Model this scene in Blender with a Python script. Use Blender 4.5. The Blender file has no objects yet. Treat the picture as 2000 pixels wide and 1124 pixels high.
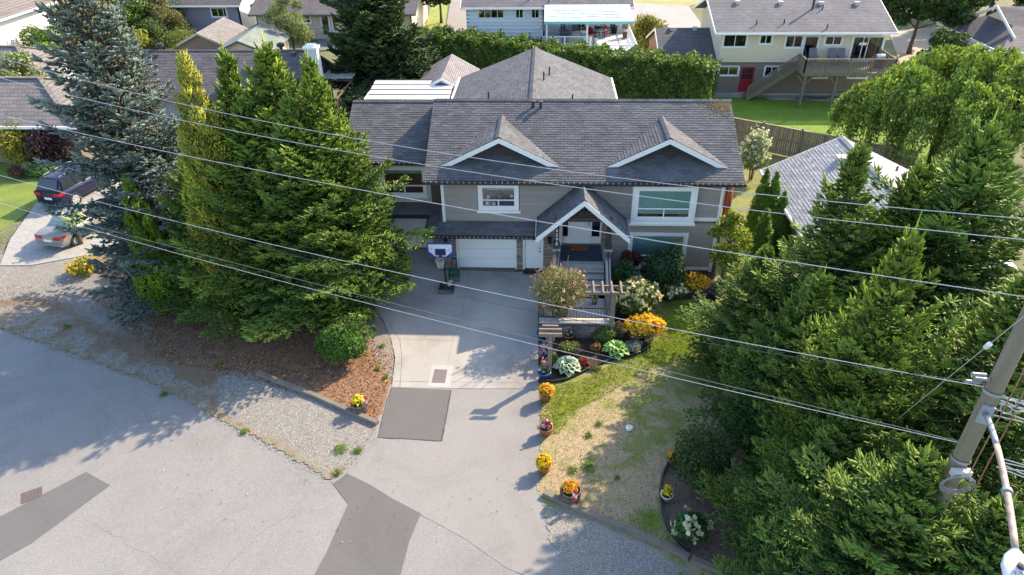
import bpy, math, random
import numpy as np
from mathutils import Vector, Matrix
C = bpy.context.scene.collection
SC = bpy.context.scene
rad = math.radians
# ------------------------------------------------------------------ camera
LENS_PX, YAW, PITCH, ROLL, CAM_Z = 1350.0, 3.0, 33.0, -0.8, 17.3
def cam_axes():
    p, t, r = rad(YAW), rad(PITCH), rad(ROLL)
    f = np.array([-math.sin(p)*math.cos(t), math.cos(p)*math.cos(t), -math.sin(t)])
    r0 = np.array([math.cos(p), math.sin(p), 0.0]); u0 = np.cross(r0, f)
    return math.cos(r)*r0+math.sin(r)*u0, -math.sin(r)*r0+math.cos(r)*u0, f
RT, UP, FW = cam_axes()
cd = bpy.data.cameras.new('camera'); cam = bpy.data.objects.new('camera', cd); C.objects.link(cam)
cd.sensor_width = 36; cd.sensor_fit = 'HORIZONTAL'; cd.lens = LENS_PX/2000*36
cd.clip_start = 0.2; cd.clip_end = 1500
cam.matrix_world = Matrix(((RT[0], UP[0], -FW[0], 0), (RT[1], UP[1], -FW[1], 0), (RT[2], UP[2], -FW[2], CAM_Z), (0, 0, 0, 1)))
SC.camera = cam
# ------------------------------------------------------------------ light
SUN_V = Vector((1.1, 1.0, 1.0)).normalized()
SUN_EL, SUN_AZ = math.asin(SUN_V.z), math.atan2(SUN_V.x, SUN_V.y)
W = bpy.data.worlds.new('World'); SC.world = W; W.use_nodes = True
nt = W.node_tree; nt.nodes.clear()
sky = nt.nodes.new('ShaderNodeTexSky'); sky.sky_type = 'NISHITA'; sky.sun_disc = False
sky.sun_elevation = SUN_EL; sky.sun_rotation = SUN_AZ; sky.dust_density = 1.0; sky.air_density = 1.0; sky.ozone_density = 1.0
bg = nt.nodes.new('ShaderNodeBackground'); bg.inputs[1].default_value = 0.15
wo = nt.nodes.new('ShaderNodeOutputWorld'); nt.links.new(sky.outputs[0], bg.inputs[0]); nt.links.new(bg.outputs[0], wo.inputs[0])
sl = bpy.data.lights.new('sun', 'SUN'); sl.energy = 3.4; sl.angle = rad(0.6); sl.color = (1.0, 0.82, 0.58)
so = bpy.data.objects.new('sun', sl); C.objects.link(so); so.location = (20, 20, 40)
so.rotation_euler = SUN_V.to_track_quat('Z', 'Y').to_euler()
SC.view_settings.view_transform = 'Standard'; SC.view_settings.look = 'None'
SC.view_settings.exposure = 1.65; SC.view_settings.gamma = 1.0
# ------------------------------------------------------------------ measuring: where a sight line meets a level or an upright plane
def sight(px, py): return FW+RT*((px-1000)/LENS_PX)+UP*((562-py)/LENS_PX)
def G(px, py, z=0.0):
    d = sight(px, py); t = (z-CAM_Z)/d[2]; return Vector((d[0]*t, d[1]*t, z))
def V(px, py, y):
    d = sight(px, py); t = y/d[1]; return Vector((d[0]*t, y, CAM_Z+d[2]*t))
# ------------------------------------------------------------------ materials
MATS = {}
def nodes_of(m):
    m.use_nodes = True; n = m.node_tree; n.nodes.clear(); return n
def N(n, kind, **kw):
    x = n.nodes.new(kind)
    for k, v in kw.items(): setattr(x, k, v)
    return x
def ramp(n, src, stops):
    r = N(n, 'ShaderNodeValToRGB'); n.links.new(src, r.inputs[0]); e = r.color_ramp.elements
    while len(e) < len(stops): e.new(0.5)
    for i, (p, c) in enumerate(stops):
        e[i].position = p; e[i].color = (c, c, c, 1) if isinstance(c, (int, float)) else (*c, 1)
    return r.outputs[0]
def noise(n, vec, scale, detail=4, rough=0.6, dist=0.0):
    x = N(n, 'ShaderNodeTexNoise'); x.inputs['Scale'].default_value = scale; x.inputs['Detail'].default_value = detail
    x.inputs['Roughness'].default_value = rough; x.inputs['Distortion'].default_value = dist; n.links.new(vec, x.inputs['Vector']); return x.outputs[0]
def mixc(n, a, b, fac=1.0, mode='MULTIPLY'):
    x = N(n, 'ShaderNodeMix', data_type='RGBA', blend_type=mode)
    for s, v in ((x.inputs[0], fac), (x.inputs[6], a), (x.inputs[7], b)):
        if hasattr(v, 'is_linked'): n.links.new(v, s)
        elif isinstance(v, (int, float)): s.default_value = v
        else: s.default_value = (*v, 1)
    return x.outputs[2]
def mat(name, col, rough=0.8, var=0.12, scale=6.0, fine=60.0, fvar=0.06, bump=0.0, attr=False, metal=0.0, stain=0.0, spec=0.4, stretch=None):
    """plain coloured surface with broad unevenness, fine grain and optional stains; attr multiplies by the mesh's own tint"""
    if name in MATS: return MATS[name]
    m = bpy.data.materials.new(name); n = nodes_of(m); MATS[name] = m
    g = N(n, 'ShaderNodeNewGeometry').outputs['Position']
    if stretch:
        mp = N(n, 'ShaderNodeMapping'); mp.inputs['Scale'].default_value = stretch; n.links.new(g, mp.inputs[0]); g = mp.outputs[0]
    c = mixc(n, col, ramp(n, noise(n, g, scale), [(0.25, 1-var), (0.75, 1+var)]))
    c = mixc(n, c, ramp(n, noise(n, g, fine, 2), [(0.25, 1-fvar), (0.75, 1+fvar)]))
    if stain: c = mixc(n, c, ramp(n, noise(n, g, scale*0.35, 5, 0.7, 0.4), [(0.3, 1-stain), (0.55, 1.0)]))
    if attr:
        a = N(n, 'ShaderNodeAttribute', attribute_name='Col'); c = mixc(n, c, a.outputs[0])
    b = N(n, 'ShaderNodeBsdfPrincipled'); n.links.new(c, b.inputs['Base Color']); b.inputs['Roughness'].default_value = rough
    b.inputs['Metallic'].default_value = metal; b.inputs['Specular IOR Level'].default_value = spec
    if bump:
        bp = N(n, 'ShaderNodeBump'); bp.inputs['Strength'].default_value = 0.6; bp.inputs['Distance'].default_value = bump
        n.links.new(noise(n, g, fine, 3), bp.inputs['Height']); n.links.new(bp.outputs[0], b.inputs['Normal'])
    o = N(n, 'ShaderNodeOutputMaterial'); n.links.new(b.outputs[0], o.inputs[0]); return m
def leafmat(name, trans=0.3, rough=0.55, tint=(1, 1, 1), tcol=(1.25, 1.3, 0.55)):
    if name in MATS: return MATS[name]
    m = bpy.data.materials.new(name); n = nodes_of(m); MATS[name] = m
    a = N(n, 'ShaderNodeAttribute', attribute_name='Col')
    g = N(n, 'ShaderNodeNewGeometry').outputs['Position']
    c = mixc(n, a.outputs[0], ramp(n, noise(n, g, 1.3, 3), [(0.3, (0.82, 0.85, 0.85)), (0.7, (1.18, 1.14, 1.0))]))
    c = mixc(n, c, tint)
    b = N(n, 'ShaderNodeBsdfPrincipled'); n.links.new(c, b.inputs['Base Color']); b.inputs['Roughness'].default_value = rough; b.inputs['Specular IOR Level'].default_value = 0.25
    t = N(n, 'ShaderNodeBsdfTranslucent'); n.links.new(mixc(n, c, tcol), t.inputs[0])
    x = N(n, 'ShaderNodeMixShader'); x.inputs[0].default_value = trans; n.links.new(b.outputs[0], x.inputs[1]); n.links.new(t.outputs[0], x.inputs[2])
    o = N(n, 'ShaderNodeOutputMaterial'); n.links.new(x.outputs[0], o.inputs[0]); return m
def glassmat(name, tint=(0.75, 0.85, 0.88), gloss=0.16):
    if name in MATS: return MATS[name]
    m = bpy.data.materials.new(name); n = nodes_of(m); MATS[name] = m
    t = N(n, 'ShaderNodeBsdfTransparent'); t.inputs[0].default_value = (*tint, 1)
    g = N(n, 'ShaderNodeBsdfGlossy'); g.inputs['Roughness'].default_value = 0.03; g.inputs[0].default_value = (0.9, 0.95, 1, 1)
    lw = N(n, 'ShaderNodeFresnel'); lw.inputs[0].default_value = 1.5
    ad = N(n, 'ShaderNodeMath', operation='ADD'); n.links.new(lw.outputs[0], ad.inputs[0]); ad.inputs[1].default_value = gloss
    x = N(n, 'ShaderNodeMixShader'); n.links.new(ad.outputs[0], x.inputs[0]); n.links.new(t.outputs[0], x.inputs[1]); n.links.new(g.outputs[0], x.inputs[2])
    o = N(n, 'ShaderNodeOutputMaterial'); n.links.new(x.outputs[0], o.inputs[0]); return m
def farroof(name, col, axis='X', course=0.16, tab=0.34, rot=0.0):
    """roof covering too far off to tell its tabs apart: courses follow height, tabs follow the eave"""
    if name in MATS: return MATS[name]
    m = bpy.data.materials.new(name); n = nodes_of(m); MATS[name] = m
    g = N(n, 'ShaderNodeNewGeometry').outputs['Position']
    s = N(n, 'ShaderNodeSeparateXYZ'); n.links.new(g, s.inputs[0])
    cb = N(n, 'ShaderNodeCombineXYZ'); n.links.new(s.outputs[0 if axis == 'X' else 1], cb.inputs[0]); n.links.new(s.outputs[2], cb.inputs[1])
    br = N(n, 'ShaderNodeTexBrick'); n.links.new(cb.outputs[0], br.inputs['Vector']); br.inputs['Scale'].default_value = 1
    br.inputs['Brick Width'].default_value = tab; br.inputs['Row Height'].default_value = course*0.43; br.inputs['Mortar Size'].default_value = 0.012
    br.inputs['Color1'].default_value = (1.12, 1.1, 1.1, 1); br.inputs['Color2'].default_value = (0.86, 0.86, 0.88, 1); br.inputs['Mortar'].default_value = (0.55, 0.55, 0.58, 1)
    c = mixc(n, col, br.outputs[0]); c = mixc(n, c, ramp(n, noise(n, g, 0.8, 5, 0.7), [(0.3, 0.8), (0.7, 1.15)]))
    c = mixc(n, c, ramp(n, noise(n, g, 25, 3), [(0.3, 0.85), (0.7, 1.15)]))
    b = N(n, 'ShaderNodeBsdfPrincipled'); n.links.new(c, b.inputs['Base Color']); b.inputs['Roughness'].default_value = 0.9; b.inputs['Specular IOR Level'].default_value = 0.3
    bp = N(n, 'ShaderNodeBump'); bp.inputs['Distance'].default_value = 0.02; n.links.new(br.outputs[1], bp.inputs['Height']); bp.invert = True; n.links.new(bp.outputs[0], b.inputs['Normal'])
    o = N(n, 'ShaderNodeOutputMaterial'); n.links.new(b.outputs[0], o.inputs[0]); return m
# ------------------------------------------------------------------ mesh building
def vec(*a): return Vector(a)
class MB:
    def __init__(s): s.v, s.f, s.m, s.c, s.cur, s.mi = [], [], [], [], (1, 1, 1), 0
    def add(s, pts, faces):
        o = len(s.v); s.v += [tuple(p) for p in pts]; s.c += [s.cur]*len(pts)
        for f in faces: s.f.append([o+i for i in f]); s.m.append(s.mi)
    def poly(s, *pts): s.add(pts, [list(range(len(pts)))])
    def box(s, x0, x1, y0, y1, z0, z1):
        s.add([(x, y, z) for z in (z0, z1) for y in (y0, y1) for x in (x0, x1)], [(0, 2, 3, 1), (4, 5, 7, 6), (0, 1, 5, 4), (2, 6, 7, 3), (0, 4, 6, 2), (1, 3, 7, 5)])
    def obox(s, c, a, b, d):
        """box round c with half-axis vectors a, b, d"""
        c, a, b, d = Vector(c), Vector(a), Vector(b), Vector(d)
        s.add([c+a*i+b*j+d*k for k in (-1, 1) for j in (-1, 1) for i in (-1, 1)], [(0, 2, 3, 1), (4, 5, 7, 6), (0, 1, 5, 4), (2, 6, 7, 3), (0, 4, 6, 2), (1, 3, 7, 5)])
    def beam(s, p, q, w, h, up=(0, 0, 1)):
        p, q = Vector(p), Vector(q); t = (q-p); L = t.length
        if L < 1e-6: return
        t = t/L; sd = t.cross(Vector(up))
        if sd.length < 1e-4: sd = t.cross(Vector((0, 1, 0)))
        sd.normalize(); u = sd.cross(t).normalized(); s.obox((p+q)/2, t*L/2, sd*w/2, u*h/2)
    def tube(s, pts, r, n=8, cap=True):
        pts = [Vector(p) for p in pts]; rs = r if isinstance(r, (list, tuple)) else [r]*len(pts); o = len(s.v); ref = None
        for i, p in enumerate(pts):
            t = (pts[min(i+1, len(pts)-1)]-pts[max(i-1, 0)]).normalized()
            if ref is None: ref = t.cross(Vector((0.13, 0.29, 0.95)) if abs(t.z) < 0.9 else Vector((1, 0, 0))).normalized()
            ref = (ref-t*ref.dot(t)).normalized(); b = t.cross(ref)
            for k in range(n):
                a = 2*math.pi*k/n; s.v.append(tuple(p+(ref*math.cos(a)+b*math.sin(a))*rs[i])); s.c.append(s.cur)
        for i in range(len(pts)-1):
            for k in range(n):
                s.f.append([o+i*n+k, o+i*n+(k+1) % n, o+(i+1)*n+(k+1) % n, o+(i+1)*n+k]); s.m.append(s.mi)
        if cap:
            s.f.append([o+k for k in range(n)][::-1]); s.m.append(s.mi); s.f.append([o+(len(pts)-1)*n+k for k in range(n)]); s.m.append(s.mi)
    def lathe(s, c, prof, n=16):
        o = len(s.v)
        for r, z in prof:
            for k in range(n): a = 2*math.pi*k/n; s.v.append((c[0]+r*math.cos(a), c[1]+r*math.sin(a), c[2]+z)); s.c.append(s.cur)
        for i in range(len(prof)-1):
            for k in range(n): s.f.append([o+i*n+k, o+i*n+(k+1) % n, o+(i+1)*n+(k+1) % n, o+(i+1)*n+k]); s.m.append(s.mi)
    def prism(s, pts, ext):
        pts = [Vector(p) for p in pts]; e = Vector(ext); n = len(pts)
        s.add(pts+[p+e for p in pts], [list(range(n))[::-1], [n+i for i in range(n)]]+[[i, (i+1) % n, n+(i+1) % n, n+i] for i in range(n)])
    def mesh(s, name, mats, smooth=False):
        me = bpy.data.meshes.new(name); me.from_pydata(s.v, [], s.f)
        mats = mats if isinstance(mats, (list, tuple)) else [mats]
        for m in mats: me.materials.append(m)
        if len(mats) > 1: me.polygons.foreach_set('material_index', s.m)
        if smooth: me.polygons.foreach_set('use_smooth', [True]*len(s.f))
        a = me.color_attributes.new('Col', 'FLOAT_COLOR', 'POINT')
        a.data.foreach_set('color', np.hstack([np.array(s.c, dtype=np.float32).reshape(-1, 3), np.ones((len(s.v), 1), np.float32)]).ravel())
        me.validate(); me.update(); return me
    def build(s, name, mats, parent=None, smooth=False, **props):
        o = bpy.data.objects.new(name, s.mesh(name, mats, smooth)); return put(o, parent, **props)
ORIGIN = {}
def put(o, parent=None, **props):
    C.objects.link(o)
    if parent is not None:
        o.parent = parent; o.matrix_parent_inverse = Matrix.Translation(-ORIGIN.get(parent.name, Vector((0, 0, 0))))
    for k, v in props.items(): o[k] = v
    return o
def thing(name, loc, label, cat, group=None):
    o = bpy.data.objects.new(name, None); o.empty_display_size = 0.3; o.location = loc; C.objects.link(o)
    o['label'] = label; o['category'] = cat
    if group: o['group'] = group
    ORIGIN[o.name] = Vector(loc); return o
def tag(o, label, cat, group=None):
    o['label'] = label; o['category'] = cat
    if group: o['group'] = group
    return o
def copy_thing(root, loc, rz=0, scale=1.0, label=None, group=None):
    def cp(o, parent):
        c = o.copy(); C.objects.link(c)
        if parent is not None: c.parent = parent
        for ch in list(o.children): cp(ch, c)
        return c
    r = cp(root, None); r.location = loc; r.rotation_euler = (0, 0, rz); r.scale = (scale,)*3 if not isinstance(scale, tuple) else scale
    if label: r['label'] = label
    if group: r['group'] = group
    return r
_ub = {}
def unit_box(m, tint=(1, 1, 1)):
    k = (m.name, tint)
    if k not in _ub:
        b = MB(); b.cur = tint; b.box(-.5, .5, -.5, .5, -.5, .5); _ub[k] = b.mesh('plain_block', m)
    return _ub[k]
def piece(name, c, size, m, parent, rot=None, tint=(1, 1, 1)):
    o = bpy.data.objects.new(name, unit_box(m, tint)); o.location = c; o.scale = size
    if rot is not None: o.rotation_euler = rot
    C.objects.link(o); o.parent = parent; o.matrix_parent_inverse = Matrix.Translation(-ORIGIN.get(parent.name, Vector((0, 0, 0)))); return o
def np_mesh(name, verts, faces, cols, m):
    me = bpy.data.meshes.new(name); nv, nf, k = len(verts), len(faces), faces.shape[1]
    me.vertices.add(nv); me.vertices.foreach_set('co', verts.astype(np.float32).ravel())
    me.loops.add(nf*k); me.loops.foreach_set('vertex_index', faces.astype(np.int32).ravel())
    me.polygons.add(nf); me.polygons.foreach_set('loop_start', np.arange(0, nf*k, k, dtype=np.int32)); me.polygons.foreach_set('loop_total', np.full(nf, k, np.int32))
    a = me.color_attributes.new('Col', 'FLOAT_COLOR', 'POINT'); a.data.foreach_set('color', np.hstack([cols, np.ones((nv, 1))]).astype(np.float32).ravel())
    me.materials.append(m); me.update(calc_edges=True); return me
def unit(a): return a/np.maximum(np.linalg.norm(a, axis=-1, keepdims=True), 1e-9)
def leaves_mesh(name, P, Nrm, size, cols, m, rng, aspect=0.55, D=None):
    """one diamond leaf per point, lying across Nrm; D = lengthwise direction"""
    n = len(P); D = unit(np.cross(Nrm, rng.normal(size=(n, 3)))) if D is None else unit(D); S = unit(np.cross(D, Nrm)); s = size.reshape(-1, 1)
    up = unit(np.cross(S, D))
    v = np.stack([P-D*s*0.5, P+S*s*aspect*0.5+up*s*0.1, P+D*s*0.5, P-S*s*aspect*0.5+up*s*0.1], 1).reshape(-1, 3)
    return np_mesh(name, v, np.arange(4*n).reshape(n, 4), np.repeat(cols, 4, 0), m)
def twigs_mesh(name, A, D, L, R, cols, m, rng, tipcols=None, blunt=False):
    """needle-covered shoots: narrow three-sided cones, or blunt-ended three-sided fingers"""
    n = len(A); D = unit(D); X = unit(np.cross(D, rng.normal(size=(n, 3)))); Y = np.cross(D, X); L = L.reshape(-1, 1); R = R.reshape(-1, 1); b = np.arange(n).reshape(-1, 1); tc = cols if tipcols is None else tipcols
    if blunt:
        vs = [A+D*L*k+(X*math.cos(a)+Y*math.sin(a))*R*q for k, q in ((.04, .75), (.55, 1.05), (1.0, .34)) for a in (0, 2.094, 4.189)]; v = np.stack(vs, 1).reshape(-1, 3)
        f = np.concatenate([b*9+np.array([[o+i, o+(i+1) % 3, o+3+(i+1) % 3, o+3+i]]) for o in (0, 3) for i in range(3)], 0)
        return np_mesh(name, v, f, np.stack([cols]*3+[(cols+tc)/2]*3+[tc]*3, 1).reshape(-1, 3), m)
    vs = [A+D*L*0.12+(X*math.cos(a)+Y*math.sin(a))*R for a in (0, 2.094, 4.189)]+[A+D*L]
    v = np.stack(vs, 1).reshape(-1, 3); b = b*4
    f = np.concatenate([b+np.array([[0, 1, 3]]), b+np.array([[1, 2, 3]]), b+np.array([[2, 0, 3]])], 0)
    return np_mesh(name, v, f, np.stack([cols, cols, cols, tc], 1).reshape(-1, 3), m)
# ------------------------------------------------------------------ plants
def lumpy(rng, n, lobes=14, amp=0.3, lo=0.55):
    d = unit(rng.normal(size=(n, 3))); Lb = unit(rng.normal(size=(lobes, 3)))
    k = np.max(d@Lb.T, axis=1); r = (1-amp)+amp*np.clip((k-0.6)/0.4, 0, 1)
    return d*(r*(lo+(1-lo)*rng.random(n)**0.6))[:, None]
def pal(rng, n, cols, jit=0.18):
    c = np.array(cols)[rng.integers(0, len(cols), n)]; return np.clip(c*(1+jit*rng.normal(size=(n, 1))), 0.004, 1)
GREEN = [(0.05, 0.11, 0.02), (0.07, 0.15, 0.03), (0.09, 0.17, 0.03)]
def foliage(name, c, r, n, size, cols, seed, m, lobes=10, amp=0.42, lo=0.5, flat_bottom=True, parent=None, aspect=0.55, **props):
    rng = np.random.default_rng(seed); q = lumpy(rng, n, lobes, amp, lo)
    if flat_bottom: q[:, 2] = np.where(q[:, 2] < -0.45, -0.45+0.2*rng.random(n), q[:, 2])
    P = q*np.array(r)+np.array(c); nr = unit(unit(q)+rng.normal(size=(n, 3))*0.7)
    me = leaves_mesh(name, P, nr, size*(0.7+0.6*rng.random(n)), pal(rng, n, cols), m, rng, aspect)
    return put(bpy.data.objects.new(name, me), parent, **props)
def blossoms(name, c, r, n, size, cols, seed, parent, top=0.1, lobes=14, amp=0.3, each=5):
    """small clustered flower heads near the outside of a bush"""
    rng = np.random.default_rng(seed+5); q = unit(rng.normal(size=(n*3, 3))); q = q[q[:, 2] > top][:n]; n = len(q)
    P0 = q*np.array(r)*(0.70+0.38*rng.random((n, 1)))+np.array(c)
    P = np.repeat(P0, each, 0)+rng.normal(size=(n*each, 3))*size*0.35; nr = unit(np.repeat(q, each, 0)+rng.normal(size=(n*each, 3))*0.5)
    cc = np.repeat(pal(rng, n, cols, 0.1), each, 0)
    me = leaves_mesh(name, P, nr, np.full(n*each, size)*(0.7+0.6*rng.random(n*each)), cc, leafmat('petal', 0.25), rng, 0.9)
    return put(bpy.data.objects.new(name, me), parent, kind='stuff')
def stems(c, r, seed, parent, n=7, m=None, name='stem'):
    b = MB(); rnd = random.Random(seed); c = Vector(c)
    for i in range(n):
        a = rnd.uniform(0, 6.28); t = rnd.uniform(0.3, 0.8)
        b.tube([(c.x+0.1*r[0]*math.cos(a), c.y+0.1*r[1]*math.sin(a), max(0, c.z-r[2])), (c.x+0.5*r[0]*t*math.cos(a), c.y+0.5*r[1]*t*math.sin(a), c.z), (c.x+r[0]*t*math.cos(a), c.y+r[1]*t*math.sin(a), c.z+r[2]*0.5)], [0.03, 0.02, 0.01], 5)
    return b.build(name, m or mat('bark', (0.10, 0.075, 0.05), 0.9, 0.25, 8, 40, 0.2, 0.01), parent)
def bush(name, g, r, n, size, cols, seed, label, cat='bush', flowers=None, group=None, lift=None, trans=0.3, **kw):
    cz = r[2]*0.5 if lift is None else lift
    t = thing(name, (g[0], g[1], 0), label, cat, group); c = (g[0], g[1], cz+r[2]*0.1)
    foliage('foliage', c, r, n, size, cols, seed, leafmat('leaf', trans), parent=t, **kw)
    stems(c, r, seed, t)
    if flowers: blossoms('flower', c, r, flowers[0], flowers[1], flowers[2], seed, t, *(flowers[3:]))
    return t
def spruce_mesh(name, seed, H, R, nb, cold, colt, m, spacing=0.17, tw=0.21, tr=0.030, power=0.8, droop=0.22, lowcut=0.03, topup=50, curl=0.14, lat=0.42):
    rng = np.random.default_rng(seed); A, D, L, Rr, CB, CT = [], [], [], [], [], []
    cold, colt = np.array(cold), np.array(colt)
    ga = 2.39996
    for i in range(nb):
        lv = (i//7)*7+3.5+rng.normal()*(1.1 if i % 7 else 3); t = min(.985, max(lowcut*.8, lowcut+(1-lowcut)*(lv/nb)**1.05)); h = t*H
        az = i*ga+rng.normal()*0.3; Lb = R*((1-t)**power)*(0.72+0.5*rng.random())*(0.7 if rng.random() < 0.25 else 1)*(1-.6*max(0, (t-.66)/.34))+0.16
        e0 = rad(2+(topup-2)*t**1.5+rng.normal()*8)
        hd = np.array([math.cos(az), math.sin(az), 0.0]); sd = np.array([-hd[1], hd[0], 0.0]); z = np.array([0, 0, 1.0])
        dr = droop*(1-t)
        def pt(s): return z*h+hd*(Lb*s*math.cos(e0))+z*(Lb*(s*math.sin(e0)-dr*s**1.3+curl*s**3))
        Lb *= 1+.22*math.sin(3*az+seed+5*t)+.12*math.sin(5*az-9*t); tone = rng.uniform(.6, 1.3); yl = rng.random(); shoots = []
        ns = max(2, int(Lb/spacing))
        for k in range(ns):
            s = 0.14+0.86*(k+rng.random()*0.6)/ns; s = min(s, 1.0); p = pt(s); tg = unit(pt(s+0.03)-pt(s-0.03))
            shoots.append((p, tg, tw*1.1, s))
            ll = lat*Lb*(1-s)**0.75+0.12
            for sg in (-1, 1):
                q = ll*(0.75+0.5*rng.random()); dv = unit(tg*0.65+sd*sg*(0.8+0.3*rng.random())+z*rng.normal(-0.12, 0.15))
                m2 = max(1, int(q/(spacing*0.8)))
                for k5 in range(3): shoots.append((p+dv*q*(.8+.07*k5)-z*(0.25*q*.7), dv*.8+np.cross(dv, z)*(k5-1)*.7+z*(.15+.3*rng.random()), tw*1.1, min(1.0, s+.45)))
                for j in range(m2):
                    u = (j+0.5*rng.random()+0.2)/m2; pp = p+dv*q*u-z*(0.25*q*u*u)
                    shoots.append((pp, dv-z*0.25*u, tw, s))
                    sp = np.cross(dv, z)
                    for sg2 in (-1, 1):
                        shoots.append((pp, dv*0.7+sp*sg2*0.8+z*rng.normal(-0.1, 0.25), tw*(0.65+0.5*rng.random())*(1.05-0.5*u), s))
        pe = pt(1.0); te = unit(pt(1.0)-pt(.95))
        for k5 in range(7): shoots.append((pt(.92+.01*k5), te*.9+np.cross(te, z)*(k5-3)*.3+z*(.3+.25*rng.random()), tw*1.5, 1.0))
        for p, d, l, s in shoots:
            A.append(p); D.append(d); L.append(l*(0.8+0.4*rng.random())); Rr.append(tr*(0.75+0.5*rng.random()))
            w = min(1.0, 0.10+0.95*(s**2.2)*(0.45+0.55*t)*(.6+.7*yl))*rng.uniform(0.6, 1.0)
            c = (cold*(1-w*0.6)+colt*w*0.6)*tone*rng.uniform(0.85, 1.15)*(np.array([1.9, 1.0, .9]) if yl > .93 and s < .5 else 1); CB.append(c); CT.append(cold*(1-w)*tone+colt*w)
    for k in range(26):   # leader shoots
        hz = H*(0.90+0.15*k/26); a = k*ga; up = 1.2 if k > 20 else 0.8
        A.append(np.array([0, 0, hz])); D.append(np.array([math.cos(a), math.sin(a), up])); L.append(0.42*(1.15-k/26)); Rr.append(tr*0.7); CB.append(colt); CT.append(colt)
    A.append(np.array([0, 0, H*1.0])); D.append(np.array([0, 0, 1.0])); L.append(H*0.085); Rr.append(tr); CB.append(colt); CT.append(colt)
    return twigs_mesh(name, np.array(A), np.array(D), np.array(L), np.array(Rr), np.array(CB), m, rng, np.array(CT), blunt=True)
BARK = mat('bark', (0.10, 0.075, 0.05), 0.9, 0.25, 8, 40, 0.2, 0.01)
def trunk_mesh(name, H, r0, seed=1, limbs=0, limb_r=2.0, m=None, lean=0.0):
    b = MB(); rnd = random.Random(seed); pts = [(lean*k/8+rnd.uniform(-.05, .05)*(k > 0), rnd.uniform(-.05, .05)*(k > 0), -0.1+(H+0.1)*k/8) for k in range(9)]
    b.tube(pts, [r0*(1.25 if k == 0 else 1-0.9*k/8) for k in range(9)], 9)
    for i in range(limbs):
        z = H*rnd.uniform(0.3, 0.85); a = i*2.4+rnd.uniform(-.3, .3); L = limb_r*rnd.uniform(.5, 1)*(1.2-z/H)
        b.tube([(0, 0, z), (L*.5*math.cos(a), L*.5*math.sin(a), z+L*.25), (L*math.cos(a), L*math.sin(a), z+L*.45)], [r0*.4*(1.1-z/H)+.02, r0*.25, .015], 6)
    return b.mesh(name, m or BARK, True)
def tree_from(name, crown_me, trunk_me, loc, rz, sc, label, cat='tree', group=None):
    t = thing(name, loc, label, cat, group); t.rotation_euler = (0, 0, rz); t.scale = sc if isinstance(sc, tuple) else (sc,)*3
    for nm, me in (('trunk', trunk_me), ('crown', crown_me)):
        o = bpy.data.objects.new(nm, me); C.objects.link(o); o.parent = t
    return t
def crown_mesh(name, seed, clusters, n, size, cols, m, aspect=0.55, droop=0.0):
    """leafy crown of many small clumps: clusters = [(x,y,z,rx,ry,rz), ...]"""
    rng = np.random.default_rng(seed); Ps, Ns, Cs, Ds = [], [], [], []
    vol = np.array([c[3]*c[4]+c[3]*c[5] for c in clusters]); vol = vol/vol.sum()
    for (x, y, z, rx, ry, rz), w in zip(clusters, vol):
        k = max(20, int(n*w)); q = lumpy(rng, k, 8, 0.35, 0.45); Ps.append(q*np.array([rx, ry, rz])+np.array([x, y, z])); Ns.append(unit(unit(q)+rng.normal(size=(k, 3))*0.8))
        Cs.append(pal(rng, k, cols)*rng.uniform(0.8, 1.2))
        Ds.append(unit(rng.normal(size=(k, 3))*(1-droop)+np.array([0, 0, -1.0])*droop*2))
    P, Nr, Cc, Dd = map(np.concatenate, (Ps, Ns, Cs, Ds))
    return leaves_mesh(name, P, Nr, size*(0.7+0.6*rng.random(len(P))), Cc, m, rng, aspect, D=Dd if droop else None)
def blobs(rnd, n, R, H0, H1, r):
    out = []
    for i in range(n):
        u = rnd.random(); a = i*2.4; z = H0+(H1-H0)*u; k = math.sin(math.pi*min(1, max(0.05, 0.15+u*0.85)))**0.6
        d = R*k*math.sqrt(rnd.random())*0.9; rr = r*rnd.uniform(.7, 1.2); out.append((d*math.cos(a), d*math.sin(a), z, rr, rr, rr*.75))
    return out
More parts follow.
